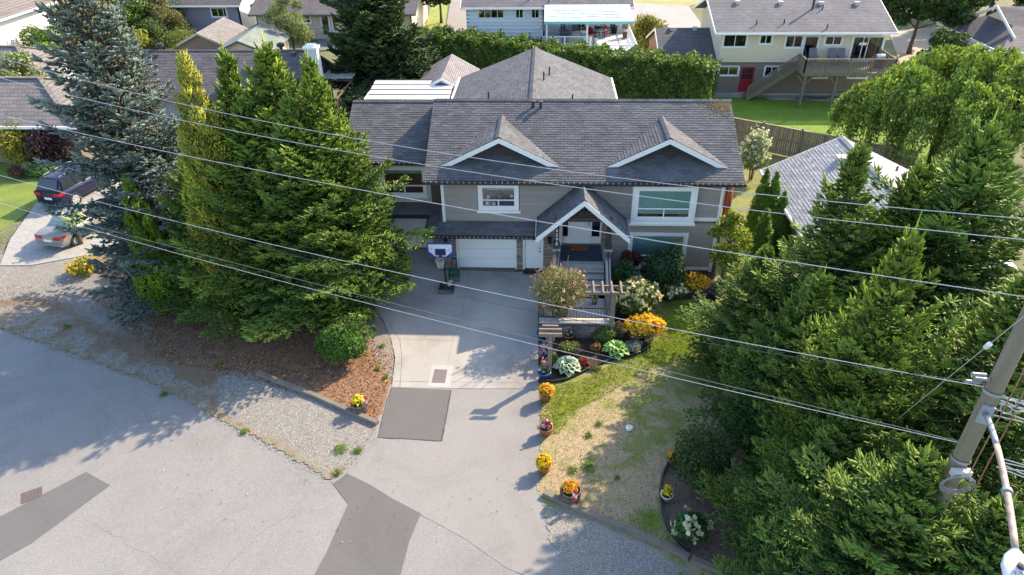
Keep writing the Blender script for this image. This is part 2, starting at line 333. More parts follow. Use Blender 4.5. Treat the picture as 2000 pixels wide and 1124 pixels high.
def hedge(name, path, width, height, n, size, cols, seed, label, parent=None):
    rng = np.random.default_rng(seed); path = [np.array(p) for p in path]; seg = [np.linalg.norm(path[i+1]-path[i]) for i in range(len(path)-1)]; tot = sum(seg)
    P, Nr = [], []
    for i, l in enumerate(seg):
        k = int(n*l/tot); a, b = path[i], path[i+1]; d = (b-a)/l; nn = np.array([-d[1], d[0]]); u = rng.random(k)*l
        hh = (height if not callable(height) else height)*1.0
        ang = rng.random(k)*math.pi; wob = 0.9+0.04*np.sin(u*2.1+seed)+0.04*np.sin(u*5.3)+0.04*np.sin(u*11+ang*3)
        top = rng.random(k) < 0.45; sgn = np.where(rng.random(k) < 0.7, -1, 1)
        zz = np.where(top, hh*wob*(0.93+0.12*rng.random(k)), rng.random(k)**0.7*hh*0.95*wob)
        bulge = 0.9+0.14*np.sin(u*3.3+zz*2.2)+0.08*np.sin(zz*6+u*7)
        ss = np.where(top, (rng.random(k)*2-1)*width/2*0.95, sgn*width/2*bulge*(0.8+0.2*rng.random(k)))
        xy = a+d*u[:, None]+nn*ss[:, None]; P.append(np.column_stack([xy, zz])); nv = np.where(top[:, None], np.array([0, 0, 1.0]), np.column_stack([nn[0]*sgn, nn[1]*sgn, np.full(k, .3)])); Nr.append(unit(nv+rng.normal(size=(k, 3))*.7))
    P, Nr = np.concatenate(P), np.concatenate(Nr); tone = 1+0.22*np.sin(P[:, 0]*3.1)*np.sin(P[:, 1]*2.3+P[:, 2]*2)
    me = leaves_mesh(name, P, Nr, size*(0.7+0.6*rng.random(len(P))), pal(rng, len(P), cols)*tone[:, None], leafmat('leaf', 0.3), rng)
    t = thing(name, (float(path[0][0]), float(path[0][1]), 0), label, 'hedge'); put(bpy.data.objects.new('foliage', me), t, kind='stuff')
    b = MB()
    for i, l in enumerate(seg):
        for k in range(int(l/0.8)): p = path[i]+(path[i+1]-path[i])*(k+.5)*.8/l; b.tube([(p[0], p[1], -.05), (p[0], p[1], height*.8)], [.06, .02], 5)
    b.build('stem', BARK, t, kind='stuff'); return t
# ------------------------------------------------------------------ building helpers
SHG = mat('shingle', (0.115, 0.115, 0.121), 0.92, 0.22, 1.1, 90, 0.14, 0.004, attr=True, spec=0.25)
SHL = mat('shingle_light', (0.33, 0.325, 0.335), 0.92, 0.12, 1.1, 90, 0.14, 0.004, attr=True, spec=0.25)
DECKM = mat('roof_felt', (0.075, 0.07, 0.075), 0.95)
TINTS = [(k, k, k*1.01) for k in (0.78, 0.88, 0.96, 1.04, 1.12, 1.22)]
_tab = {}
def tab_mesh(m, w, e, ti):
    k = (m.name, round(w, 3), e, ti)
    if k not in _tab:
        b = MB(); b.cur = TINTS[ti]; hw = w/2
        p = [(-hw, 0, .003), (hw, 0, .003), (hw, 0, .022), (-hw, 0, .022), (-hw, e+.012, .004), (hw, e+.012, .004)]
        b.add(p, [(0, 1, 2, 3), (3, 2, 5, 4), (0, 3, 4), (1, 5, 2)]); _tab[k] = b.mesh('shingle', m)
    return _tab[k]
def roof_plane(parent, o, u, v, pts, m=SHG, e=0.145, w=0.31, single=0, seed=3, thick=0.10, deck=True):
    """a roof slope: pts = convex outline in (along eave, up slope) metres; sheathing plus shingle tabs in courses"""
    o, u, v = Vector(o), Vector(u).normalized(), Vector(v).normalized(); n = u.cross(v).normalized()
    if n.z < 0: n = -n; 
    P = lambda a, b, c=0: o+u*a+v*b+n*c
    if deck:
        b = MB(); b.prism([P(a, c, -thick) for a, c in pts], n*thick); b.build('roof_deck', DECKM, parent)
    rnd = random.Random(seed); stuff = MB(); vmax = max(p[1] for p in pts); k = 0; left = single; vv = min(p[1] for p in pts)
    flip = u.cross(v).dot(n) < 0
    R3 = Matrix(((u.x, v.x, n.x), (u.y, v.y, n.y), (u.z, v.z, n.z)))
    while vv < vmax-0.03:
        vm = vv+e*0.5; xs = []
        for i in range(len(pts)):
            (a, c), (a2, c2) = pts[i], pts[(i+1) % len(pts)]
            if (c-vm)*(c2-vm) < 0: xs.append(a+(a2-a)*(vm-c)/(c2-c))
        if len(xs) >= 2:
            x0, x1 = min(xs), max(xs); x = x0-(k % 2)*w*.5-rnd.uniform(0, .06)
            while x < x1:
                ww = w-0.012; a, b2 = max(x, x0), min(x+ww, x1)
                if b2-a > 0.03:
                    ti = min(5, max(0, int(rnd.gauss(2.6, 1.2))))
                    if left > 0 and b2-a > ww*0.98 and not flip:
                        ob = bpy.data.objects.new('shingle', tab_mesh(m, ww, e, ti)); ob.matrix_basis = Matrix.Translation(P((a+b2)/2, vv))@R3.to_4x4(); C.objects.link(ob)
                        ob.parent = parent; ob.matrix_parent_inverse = Matrix.Translation(-ORIGIN.get(parent.name, Vector((0, 0, 0)))); left -= 1
                    else:
                        stuff.cur = TINTS[ti]; t = .019+rnd.uniform(-.004, .005); q = [P(a, vv, .003), P(b2, vv, .003), P(b2, vv, t), P(a, vv, t), P(a, vv+e+.012, .004), P(b2, vv+e+.012, .004)]
                        stuff.add(q, [(0, 1, 2, 3), (3, 2, 5, 4), (0, 3, 4), (1, 5, 2)])
                x += w
        vv += e; k += 1
    return stuff.build('shingle_field', m, parent, kind='stuff') if stuff.v else None
def ridge_caps(parent, p, q, m=SHG, w=0.15, slope=0.488, step=0.2, side=None):
    """overlapping cap shingles folded over a ridge"""
    p, q = Vector(p), Vector(q); t = (q-p); L = t.length; t.normalize(); s = t.cross(Vector((0, 0, 1))).normalized(); b = MB(); n = int(L/step); rnd = random.Random(5)
    for i in range(n):
        b.cur = TINTS[rnd.randrange(0, 4)]; a, c = p+t*(i*L/n), p+t*((i+1.15)*L/n); h1, h0 = .055, .03; dz = Vector((0, 0, 1)); dn = Vector((0, 0, -w*slope))
        b.add([a+dz*h0, a+s*w+dn+dz*h0, a-s*w+dn+dz*h0, c+dz*h1, c+s*w+dn+dz*h1, c-s*w+dn+dz*h1, c+dz*.02, c+s*w+dn+dz*.01, c-s*w+dn+dz*.01], [(0, 1, 4, 3), (2, 0, 3, 5), (3, 4, 7, 6), (5, 3, 6, 8)])
    return b.build('ridge_cap', m, parent, kind='stuff')
WHITE = mat('white_trim', (0.80, 0.79, 0.76), 0.5, 0.04, 3, 50, 0.02)
SOFF = mat('soffit_white', (0.62, 0.61, 0.58), 0.7, 0.04)
GUT = mat('gutter_dark', (0.035, 0.033, 0.035), 0.4)
SIDE = mat('siding_taupe', (0.30, 0.265, 0.232), 0.75, 0.05, 2, 60, 0.05, 0.002, attr=True)
DARK = mat('dark_interior', (0.02, 0.022, 0.026), 0.9)
GLASS = glassmat('window_glass', (.85, .92, .93), .03); GLASS2 = glassmat('window_glass_grey', (0.55, 0.62, 0.65), 0.06)
class Face:
    """a wall face: s along it, d outwards, z up"""
    def __init__(s, o, r, n): s.o, s.r, s.n = Vector(o), Vector(r).normalized(), Vector(n).normalized()
    def p(s, a, d, z): return s.o+s.r*a+s.n*d+Vector((0, 0, z-s.o.z))
    def box(s, mb, a0, a1, d0, d1, z0, z1): mb.obox(s.p((a0+a1)/2, (d0+d1)/2, (z0+z1)/2), s.r*(a1-a0)/2, s.n*(d1-d0)/2, (0, 0, (z1-z0)/2))
def window(F, parent, a0, a1, z0, z1, trim=0.1, proud=0.03, bars=(), hbars=(), blind=None, glass=None, name='window', frame=WHITE, sill=True, fr=0.05, skip_low=0.0):
    """trim board surround (the part), with inner frame, panes and a blind or dark room behind as its pieces"""
    b = MB(); 
    if trim:
        F.box(b, a0-trim, a0, .0, proud, z0-trim, z1+trim); F.box(b, a1, a1+trim, .0, proud, z0-trim, z1+trim); F.box(b, a0, a1, .0, proud+.004, z1, z1+trim); F.box(b, a0, a1, .0, proud+.004, z0-trim, z0)
    else: F.box(b, a0, a1, -.02, .006, z0-.02, z0)
    w = b.build(name, frame, parent)
    f = MB(); F.box(f, a0, a0+fr, -.05, proud*.6, z0, z1); F.box(f, a1-fr, a1, -.05, proud*.6, z0, z1); F.box(f, a0+fr, a1-fr, -.05, proud*.6-.002, z0, z0+fr); F.box(f, a0+fr, a1-fr, -.05, proud*.6-.002, z1-fr, z1)
    for x in bars:
        if isinstance(x, tuple): F.box(f, x[0]-.025, x[0]+.025, -.045, proud*.5, x[1], x[2])
        else: F.box(f, x-.025, x+.025, -.045, proud*.5, z0+fr, z1-fr)
    for z in hbars: F.box(f, a0+fr, a1-fr, -.043, proud*.5-.003, z-.025, z+.025)
    f.build('frame', mat('vinyl_frame', (0.78, 0.78, 0.77), 0.4, 0.02), w)
    zs = [z0+fr]+list(hbars)+[z1-fr]
    g = MB(); F.box(g, a0+fr*.5, a1-fr*.5, -.035, -.025, z0+fr*.5, z1-fr*.5); g.build('pane', glass or GLASS, w)
    d = MB(); F.box(d, a0, a1, -.30, -.28, z0, z1); F.box(d, a0-.02, a0, -.30, -.05, z0, z1); F.box(d, a1, a1+.02, -.30, -.05, z0, z1); F.box(d, a0, a1, -.30, -.05, z1, z1+.02); F.box(d, a0, a1, -.3, -.05, z0-.02, z0)
    d.build('recess', DARK, w)
    if blind:
        s = MB(); zb, col = blind; n = int((z1-zb)/.05)
        for i in range(n): z = z1-.02-i*.05; s.obox(F.p((a0+a1)/2, -.12, z-.025), F.r*((a1-a0)/2-.03), F.n*.008+Vector((0, 0, -.0245)), F.n*.002)
        s.build('blind', col, w, kind='stuff')
    return w
def siding(F, parent, a0, a1, z0, z1, holes=(), step=0.115, m=SIDE, name='siding_board'):
    z = z0; k = 0; rnd = random.Random(int(abs(a0*100+z0*10))); ry = math.atan2(F.r.y, F.r.x)
    while z < z1-.02:
        zt = min(z+step, z1); segs = [(a0, a1)]
        for h0, h1, hz0, hz1 in holes:
            if hz0 < (z+zt)/2 < hz1:
                ns = []
                for s0, s1 in segs:
                    if h1 <= s0 or h0 >= s1: ns.append((s0, s1))
                    else:
                        if h0 > s0: ns.append((s0, h0))
                        if h1 < s1: ns.append((h1, s1))
                segs = ns
        for s0, s1 in segs:
            if s1-s0 < .04: continue
            t = rnd.choice([.94, .97, 1.0, 1.03, 1.06]); piece(name, F.p((s0+s1)/2, .008, (z+zt)/2), (s1-s0, .018, zt-z-.004), m, parent, (rad(-13) if F.n.y < 0 else rad(13), 0, ry) if abs(F.n.y) > .5 else (rad(9)*0, 0, ry), (t, t, t))
        z += step
def wallbox(F, parent, a0, a1, z0, z1, holes, m, name='wall', t=0.2, **props):
    """wall slab with real openings"""
    b = MB(); xs = sorted({a0, a1}|{h[0] for h in holes}|{h[1] for h in holes}); zs = sorted({z0, z1}|{h[2] for h in holes}|{h[3] for h in holes})
    for i in range(len(xs)-1):
        zz = None
        for j in range(len(zs)-1):
            cx, cz = (xs[i]+xs[i+1])/2, (zs[j]+zs[j+1])/2
            solid = a0 <= cx <= a1 and z0 <= cz <= z1 and not any(h[0] < cx < h[1] and h[2] < cz < h[3] for h in holes)
            if solid and zz is None: zz = zs[j]
            if zz is not None and not solid: F.box(b, xs[i], xs[i+1], -t, 0, zz, zs[j]); zz = None
        if zz is not None: F.box(b, xs[i], xs[i+1], -t, 0, zz, z1)
    return b.build(name, m, parent, **props)
# ================================================================== GROUND
rngG = np.random.default_rng(7)
def vnoise(x, y, s, seed=0):
    """smooth value noise in 0..1"""
    r = np.random.default_rng(seed).random((64, 64)); X, Y = x*s, y*s; i, j = np.floor(X).astype(int), np.floor(Y).astype(int); fx, fy = X-i, Y-j
    fx, fy = fx*fx*(3-2*fx), fy*fy*(3-2*fy); g = lambda a, b: r[a % 64, b % 64]
    return (g(i, j)*(1-fx)+g(i+1, j)*fx)*(1-fy)+(g(i, j+1)*(1-fx)+g(i+1, j+1)*fx)*fy
def fbm(x, y, s, seed=0, o=4):
    v = 0; a = 0.5; t = 0
    for k in range(o): v = v+a*vnoise(x+k*17.3, y-k*9.1, s*2**k, seed+k); t += a; a *= .55
    return v/t
def inpoly(x, y, poly):
    c = np.zeros(x.shape, bool); n = len(poly)
    for i in range(n):
        x0, y0 = poly[i]; x1, y1 = poly[(i+1) % n]
        m = ((y0 > y) != (y1 > y)); c ^= m & (x < (x1-x0)*(y-y0)/((y1-y0) or 1e-9)+x0)
    return c
def GP(pts, z=0): return [tuple(G(px, py, z)[:2]) for px, py in pts]
def groundmat():
    m = bpy.data.materials.new('yard_soil'); n = nodes_of(m); a = N(n, 'ShaderNodeAttribute', attribute_name='Col'); k = N(n, 'ShaderNodeAttribute', attribute_name='Kind')
    g = N(n, 'ShaderNodeNewGeometry').outputs['Position']; sp = N(n, 'ShaderNodeSeparateColor'); n.links.new(k.outputs[0], sp.inputs[0])
    vo = N(n, 'ShaderNodeTexVoronoi'); vo.inputs['Scale'].default_value = 24; n.links.new(g, vo.inputs['Vector'])
    bw = N(n, 'ShaderNodeRGBToBW'); n.links.new(vo.outputs['Color'], bw.inputs[0])
    stone = mixc(n, ramp(n, bw.outputs[0], [(0.2, 0.72), (0.5, 0.98), (0.8, 1.28)]), ramp(n, vo.outputs['Distance'], [(0.0, 1.08), (0.55, 0.72)]))
    tuft = ramp(n, noise(n, g, 14, 6, 0.75, 0.6), [(0.28, 0.7), (0.5, 0.98), (0.72, 1.3)]); tuft = mixc(n, tuft, ramp(n, noise(n, g, 55, 3, 0.8), [(0.3, 0.7), (0.7, 1.3)]))
    bark = ramp(n, noise(n, g, 26, 5, 0.8), [(0.3, 0.6), (0.7, 1.35)])
    c = mixc(n, mixc(n, mixc(n, bark, stone, sp.outputs[0], 'MIX'), tuft, sp.outputs[1], 'MIX'), (1, 1, 1), 0.0, 'MIX'); c = mixc(n, c, a.outputs[0])
    b = N(n, 'ShaderNodeBsdfPrincipled'); n.links.new(c, b.inputs['Base Color']); b.inputs['Roughness'].default_value = 0.95; b.inputs['Specular IOR Level'].default_value = 0.2
    bp = N(n, 'ShaderNodeBump'); bp.inputs['Distance'].default_value = 0.02; bp.inputs['Strength'].default_value = 0.7; n.links.new(c, bp.inputs['Height']); n.links.new(bp.outputs[0], b.inputs['Normal'])
    o = N(n, 'ShaderNodeOutputMaterial'); n.links.new(b.outputs[0], o.inputs[0]); return m
YARD = groundmat()
def sheet(name, x0, x1, y0, y1, st, paint, z=0.0, keep=None, **props):
    nx, ny = int((x1-x0)/st)+1, int((y1-y0)/st)+1; X, Y = np.meshgrid(x0+np.arange(nx)*st, y0+np.arange(ny)*st); X, Y = X.ravel(), Y.ravel(); X = X+(rngG.random(len(X))-.5)*st*.7; Y = Y+(rngG.random(len(Y))-.5)*st*.7
    col, kind, Z = paint(X, Y); I = (np.arange(ny-1)[:, None]*nx+np.arange(nx-1)[None, :]).ravel(); F = np.stack([I, I+1, I+nx+1, I+nx], 1)
    if keep is not None: kf = keep(X, Y); F = F[kf[F].all(1)]
    used, inv = np.unique(F, return_inverse=True); F = inv.reshape(F.shape)
    me = np_mesh(name, np.column_stack([X, Y, Z+z])[used], F, col[used], YARD)
    a = me.color_attributes.new('Kind', 'FLOAT_COLOR', 'POINT'); a.data.foreach_set('color', np.hstack([kind[used], np.ones((len(used), 1))]).astype(np.float32).ravel())
    me.polygons.foreach_set('use_smooth', [True]*len(F)); o = bpy.data.objects.new(name, me); return put(o, None, **props)
def blend(col, kind, w, c, k):
    w = np.clip(w, 0, 1)[:, None]; return col*(1-w)+np.array(c)*w, kind*(1-w)+np.array(k)*w
K_GRAV, K_GRASS, K_SOIL = (1, 0, 0), (0, 1, 0), (0, 0, 1)
C_GRAV, C_MULCH, C_SOIL = (0.27, 0.258, 0.238), (0.235, 0.135, 0.085), (0.05, 0.036, 0.028)
C_DRY, C_GREEN, C_LUSH, C_BROWNG = (0.34, 0.265, 0.165), (0.145, 0.185, 0.014), (0.10, 0.155, 0.012), (0.17, 0.14, 0.09)
street_edge = [(-400, 505), (0, 645), (150, 697), (300, 755), (420, 815), (520, 870), (600, 915), (650, 945)]
throat = [(650, 945), (700, 895), (738, 832), (752, 795), (765, 757), (770, 700), (764, 660), (748, 625), (735, 600), (700, 585)]
dr_right = [(1052, 560), (1052, 757), (1052, 850), (1050, 965), (1060, 1010), (1078, 1060), (1104, 1124), (1125, 1165)]
timberR = [(1060, 965), (1115, 990), (1180, 1012), (1240, 1040), (1300, 1066), (1345, 1090), (1385, 1108), (1440, 1130)]
rd = GP([(-400, 505)]+street_edge[1:]+throat[1:])+[(-5.4, 30.2), (0.0, 30.2)]+GP(dr_right)
rd += [(3.5, 9.6), (12.0, 6.2), (40, -4.0), (30, -30), (-90, -30), (-90, 48)]
def edge_dist(x, y, poly):
    d = np.full(x.shape, 1e9)
    for i in range(len(poly)-1):
        (ax, ay), (bx, by) = poly[i], poly[i+1]; L2 = (bx-ax)**2+(by-ay)**2; t = np.clip(((x-ax)*(bx-ax)+(y-ay)*(by-ay))/L2, 0, 1); d = np.minimum(d, np.hypot(x-ax-t*(bx-ax), y-ay-t*(by-ay)))
    return d
gravel1 = GP([(-60, 455), (60, 430), (160, 480), (175, 510), (210, 560), (300, 640), (290, 665), (200, 640), (120, 590), (60, 580), (-40, 590)])
gravel2 = GP([(425, 735), (480, 728), (560, 745), (650, 790), (740, 835), (735, 880), (690, 905), (640, 930), (560, 870), (470, 830), (430, 790)])
gravelmix = GP([(-60, 590), (100, 600), (250, 690), (330, 720), (400, 760), (520, 860), (440, 815), (300, 750), (150, 690), (-60, 620)])
gravel3 = GP([(1060, 985), (1120, 1005), (1180, 1030), (1240, 1060), (1300, 1090), (1345, 1120), (1400, 1180), (1130, 1180), (1070, 1040)])
pebble = GP([(640, 610), (750, 600), (768, 660), (772, 750), (735, 700), (690, 640), (640, 640)])
bedA = GP([(1052, 655), (1052, 748), (1100, 747), (1165, 715), (1220, 697), (1265, 680), (1275, 655), (1270, 635), (1240, 600), (1300, 588), (1390, 585), (1400, 520), (1350, 500), (1200, 520), (1190, 655)])
bedB = GP([(1320, 885), (1295, 920), (1288, 980), (1300, 1025), (1325, 1060), (1345, 1082), (1385, 1106), (1500, 1150), (1900, 1150), (2000, 900), (1900, 600), (1600, 640), (1480, 700), (1450, 820), (1380, 870)])
greenA = GP([(1054, 760), (1130, 745), (1220, 700), (1290, 660), (1280, 600), (1400, 585), (1460, 640), (1420, 700), (1340, 700), (1240, 735), (1190, 770), (1130, 800), (1090, 850), (1056, 850)])
greenB = GP([(1230, 985), (1295, 975), (1325, 1060), (1310, 1062), (1250, 1030)])
def soft(x, y, poly, r=.45):
    return sum(inpoly(x+r*k*math.cos(a), y+r*k*math.sin(a), poly)*1.0 for k, a in [(0, 0)]+[(.5, i*2.1) for i in range(3)]+[(1, .5+i*1.26) for i in range(5)])/9
def paint_yard(x, y):
    wx, wy = x+(fbm(x, y, 1.3, 11)-.5)*1.1, y+(fbm(x, y, 1.3, 23)-.5)*1.1; w2x, w2y = x+(fbm(x, y, 4, 31)-.5)*.35, y+(fbm(x, y, 4, 33)-.5)*.35
    n1, n2, n3 = fbm(x, y, .7, 3), fbm(x, y, 2.5, 5), fbm(x, y, 6, 8); one = np.ones_like(x)
    col = np.tile(np.array(C_MULCH), (len(x), 1)); kind = np.tile(np.array(K_SOIL, float), (len(x), 1))
    right = (x > -1.0)*1.0
    lw = np.clip((n2-.35)*4, 0, 1)
    col, kind = blend(col, kind, right, C_DRY, K_GRASS)
    col, kind = blend(col, kind, right*np.clip((n1*.5+n2*.5-.47)*8, 0, 1)*.75, (.15, .185, .03), K_GRASS)
    col, kind = blend(col, kind, right*np.clip((n3-.62)*8, 0, 1)*.6, C_LUSH, K_GRASS)
    left = 1-right
    col, kind = blend(col, kind, left*np.clip((-x-11.5)/4, 0, 1)*.75, (.16, .125, .095), K_SOIL)
    # worn verge between the street and the trees: soil, dry grass and gravel run into one another
    road_d = edge_dist(x, y, GP(street_edge))
    col, kind = blend(col, kind, left*np.clip(1.4-road_d/1.6+(n2-.5)*2, 0, 1)*.9, C_BROWNG, K_GRASS)
    col, kind = blend(col, kind, left*inpoly(wx, wy, gravelmix)*np.clip((n2-.3)*3, 0, 1), (.27, .255, .235), K_GRAV)
    for p in (gravel1, gravel2): col, kind = blend(col, kind, np.clip(soft(w2x, w2y, p, .4)*1.5-n3*.5, 0, 1)*np.clip(.55+n2*.8, 0, 1), C_GRAV, K_GRAV)
    col, kind = blend(col, kind, inpoly(wx, wy, gravel1)*np.clip((fbm(x, y, .5, 41)-.55)*6, 0, 1)*.6, (.26, .22, .17), K_SOIL)
    col, kind = blend(col, kind, np.clip(soft(w2x, w2y, gravel3, .4)*1.5-n3*.5, 0, 1)*np.clip(1.1-n1*.6, 0, 1), C_GRAV, K_GRAV)
    col, kind = blend(col, kind, inpoly(w2x, w2y, pebble)*.8, (.30, .24, .20), K_GRAV)
    col, kind = blend(col, kind, left*np.clip(.75-road_d/.5+(n3-.5)*2.4, 0, 1), (.23, .20, .135), K_GRASS)
    col, kind = blend(col, kind, left*(n3 > .74)*np.clip(1-road_d/2.0, 0, 1)*.8, (.07, .11, .025), K_GRASS)
    col, kind = blend(col, kind, np.clip(soft(wx, wy, greenA, .9)*1.5-n3*.55, 0, 1), C_GREEN, K_GRASS)
    col, kind = blend(col, kind, soft(wx, wy, greenA, .9)*np.clip((y-20.6)*.8, 0, 1)*.8, C_LUSH, K_GRASS)
    col, kind = blend(col, kind, np.clip(soft(wx, wy, greenB, .5)*1.4-n3*.5, 0, 1), C_LUSH, K_GRASS)
    x2, y2 = x+(n3-.5)*.12, y+(fbm(x, y, 6, 61)-.5)*.12
    ib = inpoly(x2, y2, bedA); col, kind = blend(col, kind, ib*1.0, C_SOIL, K_SOIL)
    ib = inpoly(x2, y2, bedB); col, kind = blend(col, kind, ib*1.0, (.19, .135, .10), K_SOIL)
    col, kind = blend(col, kind, (x > 8.3)*(y > 24)*.9, (.13, .15, .05), K_GRASS)
    Z = .008+(n3-.5)*.024*(kind[:, 1]+.3)+.012*(n2-.5)+(rngG.random(len(x))-.5)*.01
    return col, kind, Z
def keep_yard(x, y):
    j = .12; xx, yy = x+(fbm(x, y, 3, 77)-.5)*j*2.6+(rngG.random(len(x))-.5)*.10, y+(fbm(x, y, 3, 78)-.5)*j*2.6+(rngG.random(len(x))-.5)*.10
    hard = (y > 16.4) & (x > -6.2) & (x < 1); return ~np.where(hard, inpoly(x, y, rd), inpoly(xx, yy, rd))
sheet('yard_ground', -30, 13.2, 8.2, 29.0, .085, paint_yard, 0.0, keep_yard, kind='structure')
lawnG = mat('lawn_far', (0.12, 0.145, 0.035), 0.95, 0.25, 1.0, 14, 0.3, 0.02)
b = MB(); b.box(-300, 300, -120, 420, -1.2, -.06); g0 = b.build('ground', mat('ground_far', (0.13, 0.135, 0.06), 0.95, 0.3, 0.35, 9, 0.25, 0.02), kind='structure')
def flat(name, pts, z, m, t=.04, parent=None, **props):
    b = MB(); b.prism([(p[0], p[1], z-t) for p in pts], (0, 0, t)); return b.build(name, m, parent, **props)
def asphaltmat(name, c, speck=0.35, crack=True):
    m = bpy.data.materials.new(name); n = nodes_of(m); g = N(n, 'ShaderNodeNewGeometry').outputs['Position']
    cc = mixc(n, c, ramp(n, noise(n, g, .30, 6, .7, 1.2), [(.3, .86), (.5, 1.0), (.72, 1.07)])); cc = mixc(n, cc, ramp(n, noise(n, g, 38, 2, .9), [(.25, 1-speck), (.5, 1.0), (.75, 1+speck)]))
    cc = mixc(n, cc, ramp(n, noise(n, g, 9, 3, .8), [(.3, .95), (.7, 1.05)]))
    b = N(n, 'ShaderNodeBsdfPrincipled'); b.inputs['Roughness'].default_value = .9; b.inputs['Specular IOR Level'].default_value = .3
    bp = N(n, 'ShaderNodeBump'); bp.inputs['Distance'].default_value = .006; n.links.new(noise(n, g, 45, 2, .9), bp.inputs['Height']); n.links.new(bp.outputs[0], b.inputs['Normal'])
    n.links.new(cc, b.inputs['Base Color']); o = N(n, 'ShaderNodeOutputMaterial'); n.links.new(b.outputs[0], o.inputs[0]); return m
ASP, ASPD, ASP2 = asphaltmat('asphalt_worn', (.225, .218, .212), .34), asphaltmat('asphalt_patch', (.125, .119, .117), .26), asphaltmat('asphalt_drive', (.238, .227, .219), .24)
seam = GP([(655, 928), (725, 972), (822, 1003), (790, 1080), (778, 1124)])
flat('verge_base', [(-31, 7.5), (13.4, 7.5), (13.4, 29.5), (-31, 29.5)], -.034, mat('verge_soil', (.16, .13, .10), .95, .2, 4, 40, .2), .02, kind='structure')
street = flat('street', (GP([(-400, 492), (0, 633), (150, 684), (300, 742), (420, 801), (520, 855), (600, 899), (655, 928)])+GP([(655, 950), (820, 1004), (905, 1050), (990, 1110), (1104, 1160)])+[(3.5, 9.6), (12.0, 6.2), (40, -4.0), (30, -30), (-90, -30), (-90, 48)]), -.012, ASP, kind='structure')
drv = flat('driveway', GP([(645, 940), (690, 888), (726, 830), (741, 795), (757, 750)])+GP([(1060, 757), (1060, 850), (1058, 965), (1068, 1010), (1086, 1060), (1112, 1124), (1133, 1165)])+GP([(990, 1110), (905, 1050), (820, 1004)]), -.006, ASP2, kind='structure')
flat('asphalt_patch', GP([(765, 757), (881, 762), (862, 862), (738, 855)]), -.001, ASPD, .03, drv)
flat('asphalt_patch', GP([(650, 945), (678, 925), (725, 948), (768, 975), (822, 1003), (800, 1055), (775, 1150), (600, 1150), (640, 1075), (680, 985)]), -.001, ASPD, .03, street)
flat('asphalt_patch', GP([(168, 922), (215, 948), (60, 1062), (-40, 1118), (-40, 1030)]), -.004, asphaltmat('asphalt_old_patch', (.125, .122, .122), .25), .03, street)
TAR = mat('tar_line', (.05, .045, .05), .6); CRK = mat('crack_shade', (.13, .125, .12), .9)
def crack(pts, w, parent, seed=1, z=.0015, name='crack', jag=.05, m=TAR):
    rnd = random.Random(seed); P = [Vector((p[0], p[1], 0)) for p in GP(pts)]; L = []
    for i in range(len(P)-1):
        k = max(1, int((P[i+1]-P[i]).length/.18))
        for j in range(k): L.append(P[i].lerp(P[i+1], j/k)+Vector((rnd.uniform(-jag, jag), rnd.uniform(-jag, jag), 0)))
    L.append(P[-1]); b = MB()
    for i in range(len(L)-1):
        t = (L[i+1]-L[i]).normalized(); s = Vector((-t.y, t.x, 0))*w*rnd.uniform(.4, 1)/2; b.add([L[i]-s, L[i]+s, L[i+1]+s, L[i+1]-s], [(0, 1, 2, 3)])
    for v in range(len(b.v)): b.v[v] = (b.v[v][0], b.v[v][1], z)
    b.build(name, m, parent)
crack([(881, 762), (872, 812), (862, 862)], .07, drv, 1, jag=.01); crack([(862, 862), (800, 858), (738, 855)], .05, drv, 2, jag=.01); crack([(765, 758), (752, 795), (738, 855)], .035, drv, 3, jag=.01)
for i, (pts, w) in enumerate([([(285, 790), (230, 840), (160, 900), (90, 960), (20, 1010)], .022), ([(160, 1012), (230, 1050), (300, 1090), (350, 1120)], .022), ([(600, 965), (560, 1010), (500, 1050), (460, 1090), (430, 1124)], .025),
    ([(650, 945), (620, 925), (580, 915), (600, 900)], .018), ([(420, 815), (380, 850), (350, 900)], .01), ([(60, 690), (160, 735), (260, 800)], .012), ([(0, 850), (60, 820), (130, 790)], .015), ([(560, 915), (600, 940), (655, 950)], .018), ([(820, 1004), (905, 1050), (990, 1110)], .02)]): crack(pts, w*.7, street, i+10, z=-.0105, m=CRK)
b = MB(); c = G(62, 967); b.obox((c.x, c.y, -.004), (.24, .16, 0), (-.13, .2, 0), (0, 0, .006)); 
for k in range(5): b.obox((c.x+.055*(k-2)*1.5, c.y+.036*(k-2)*1.5, .004), (.012, .008, 0), (-.1, .16, 0), (0, 0, .003))
b.build('drain_cover', mat('cast_iron', (.12, .09, .085), .6), street)
CONC = mat('concrete', (.335, .315, .29), .85, .07, .8, 40, .05, .003, stain=.38)
CONC2 = mat('concrete_pale', (.37, .36, .345), .8, .05, 1.5, 40, .05, .002)
E1 = [(-5.35, 28.1), (-5.35, 27.3), (-5.85, 26.1)]
J = dict(c0=(916, 529), c1=(1009, 532), c2=(1056, 531), r1=(905, 603), r2=(1031, 605), r3=(1051, 606), s0=(764, 662), s1=(884, 666), s2=(1036, 671), s3=(1051, 672), t0=(765, 757), t1=(864, 759), t2=(1037, 760), t3=(1052, 760), g0=(772, 486), g1=(852, 486), g2=(858, 528), h0=(690, 552), h1=(748, 625), h2=(730, 598), k0=(772, 700))
slabs = [GP([J[k] for k in q.split()]) for q in ('c0 c1 r2 r1', 'c1 c2 r3 r2', 'g0 g1 g2 c0 r1 h0', 'h0 r1 s1 s0 h1 h2', 'r1 r2 s2 s1', 'r2 r3 s3 s2', 's0 s1 t1 t0 k0', 's1 s2 t2 t1', 's2 s3 t3 t2')]  # concrete paving in separate pours with open joints between
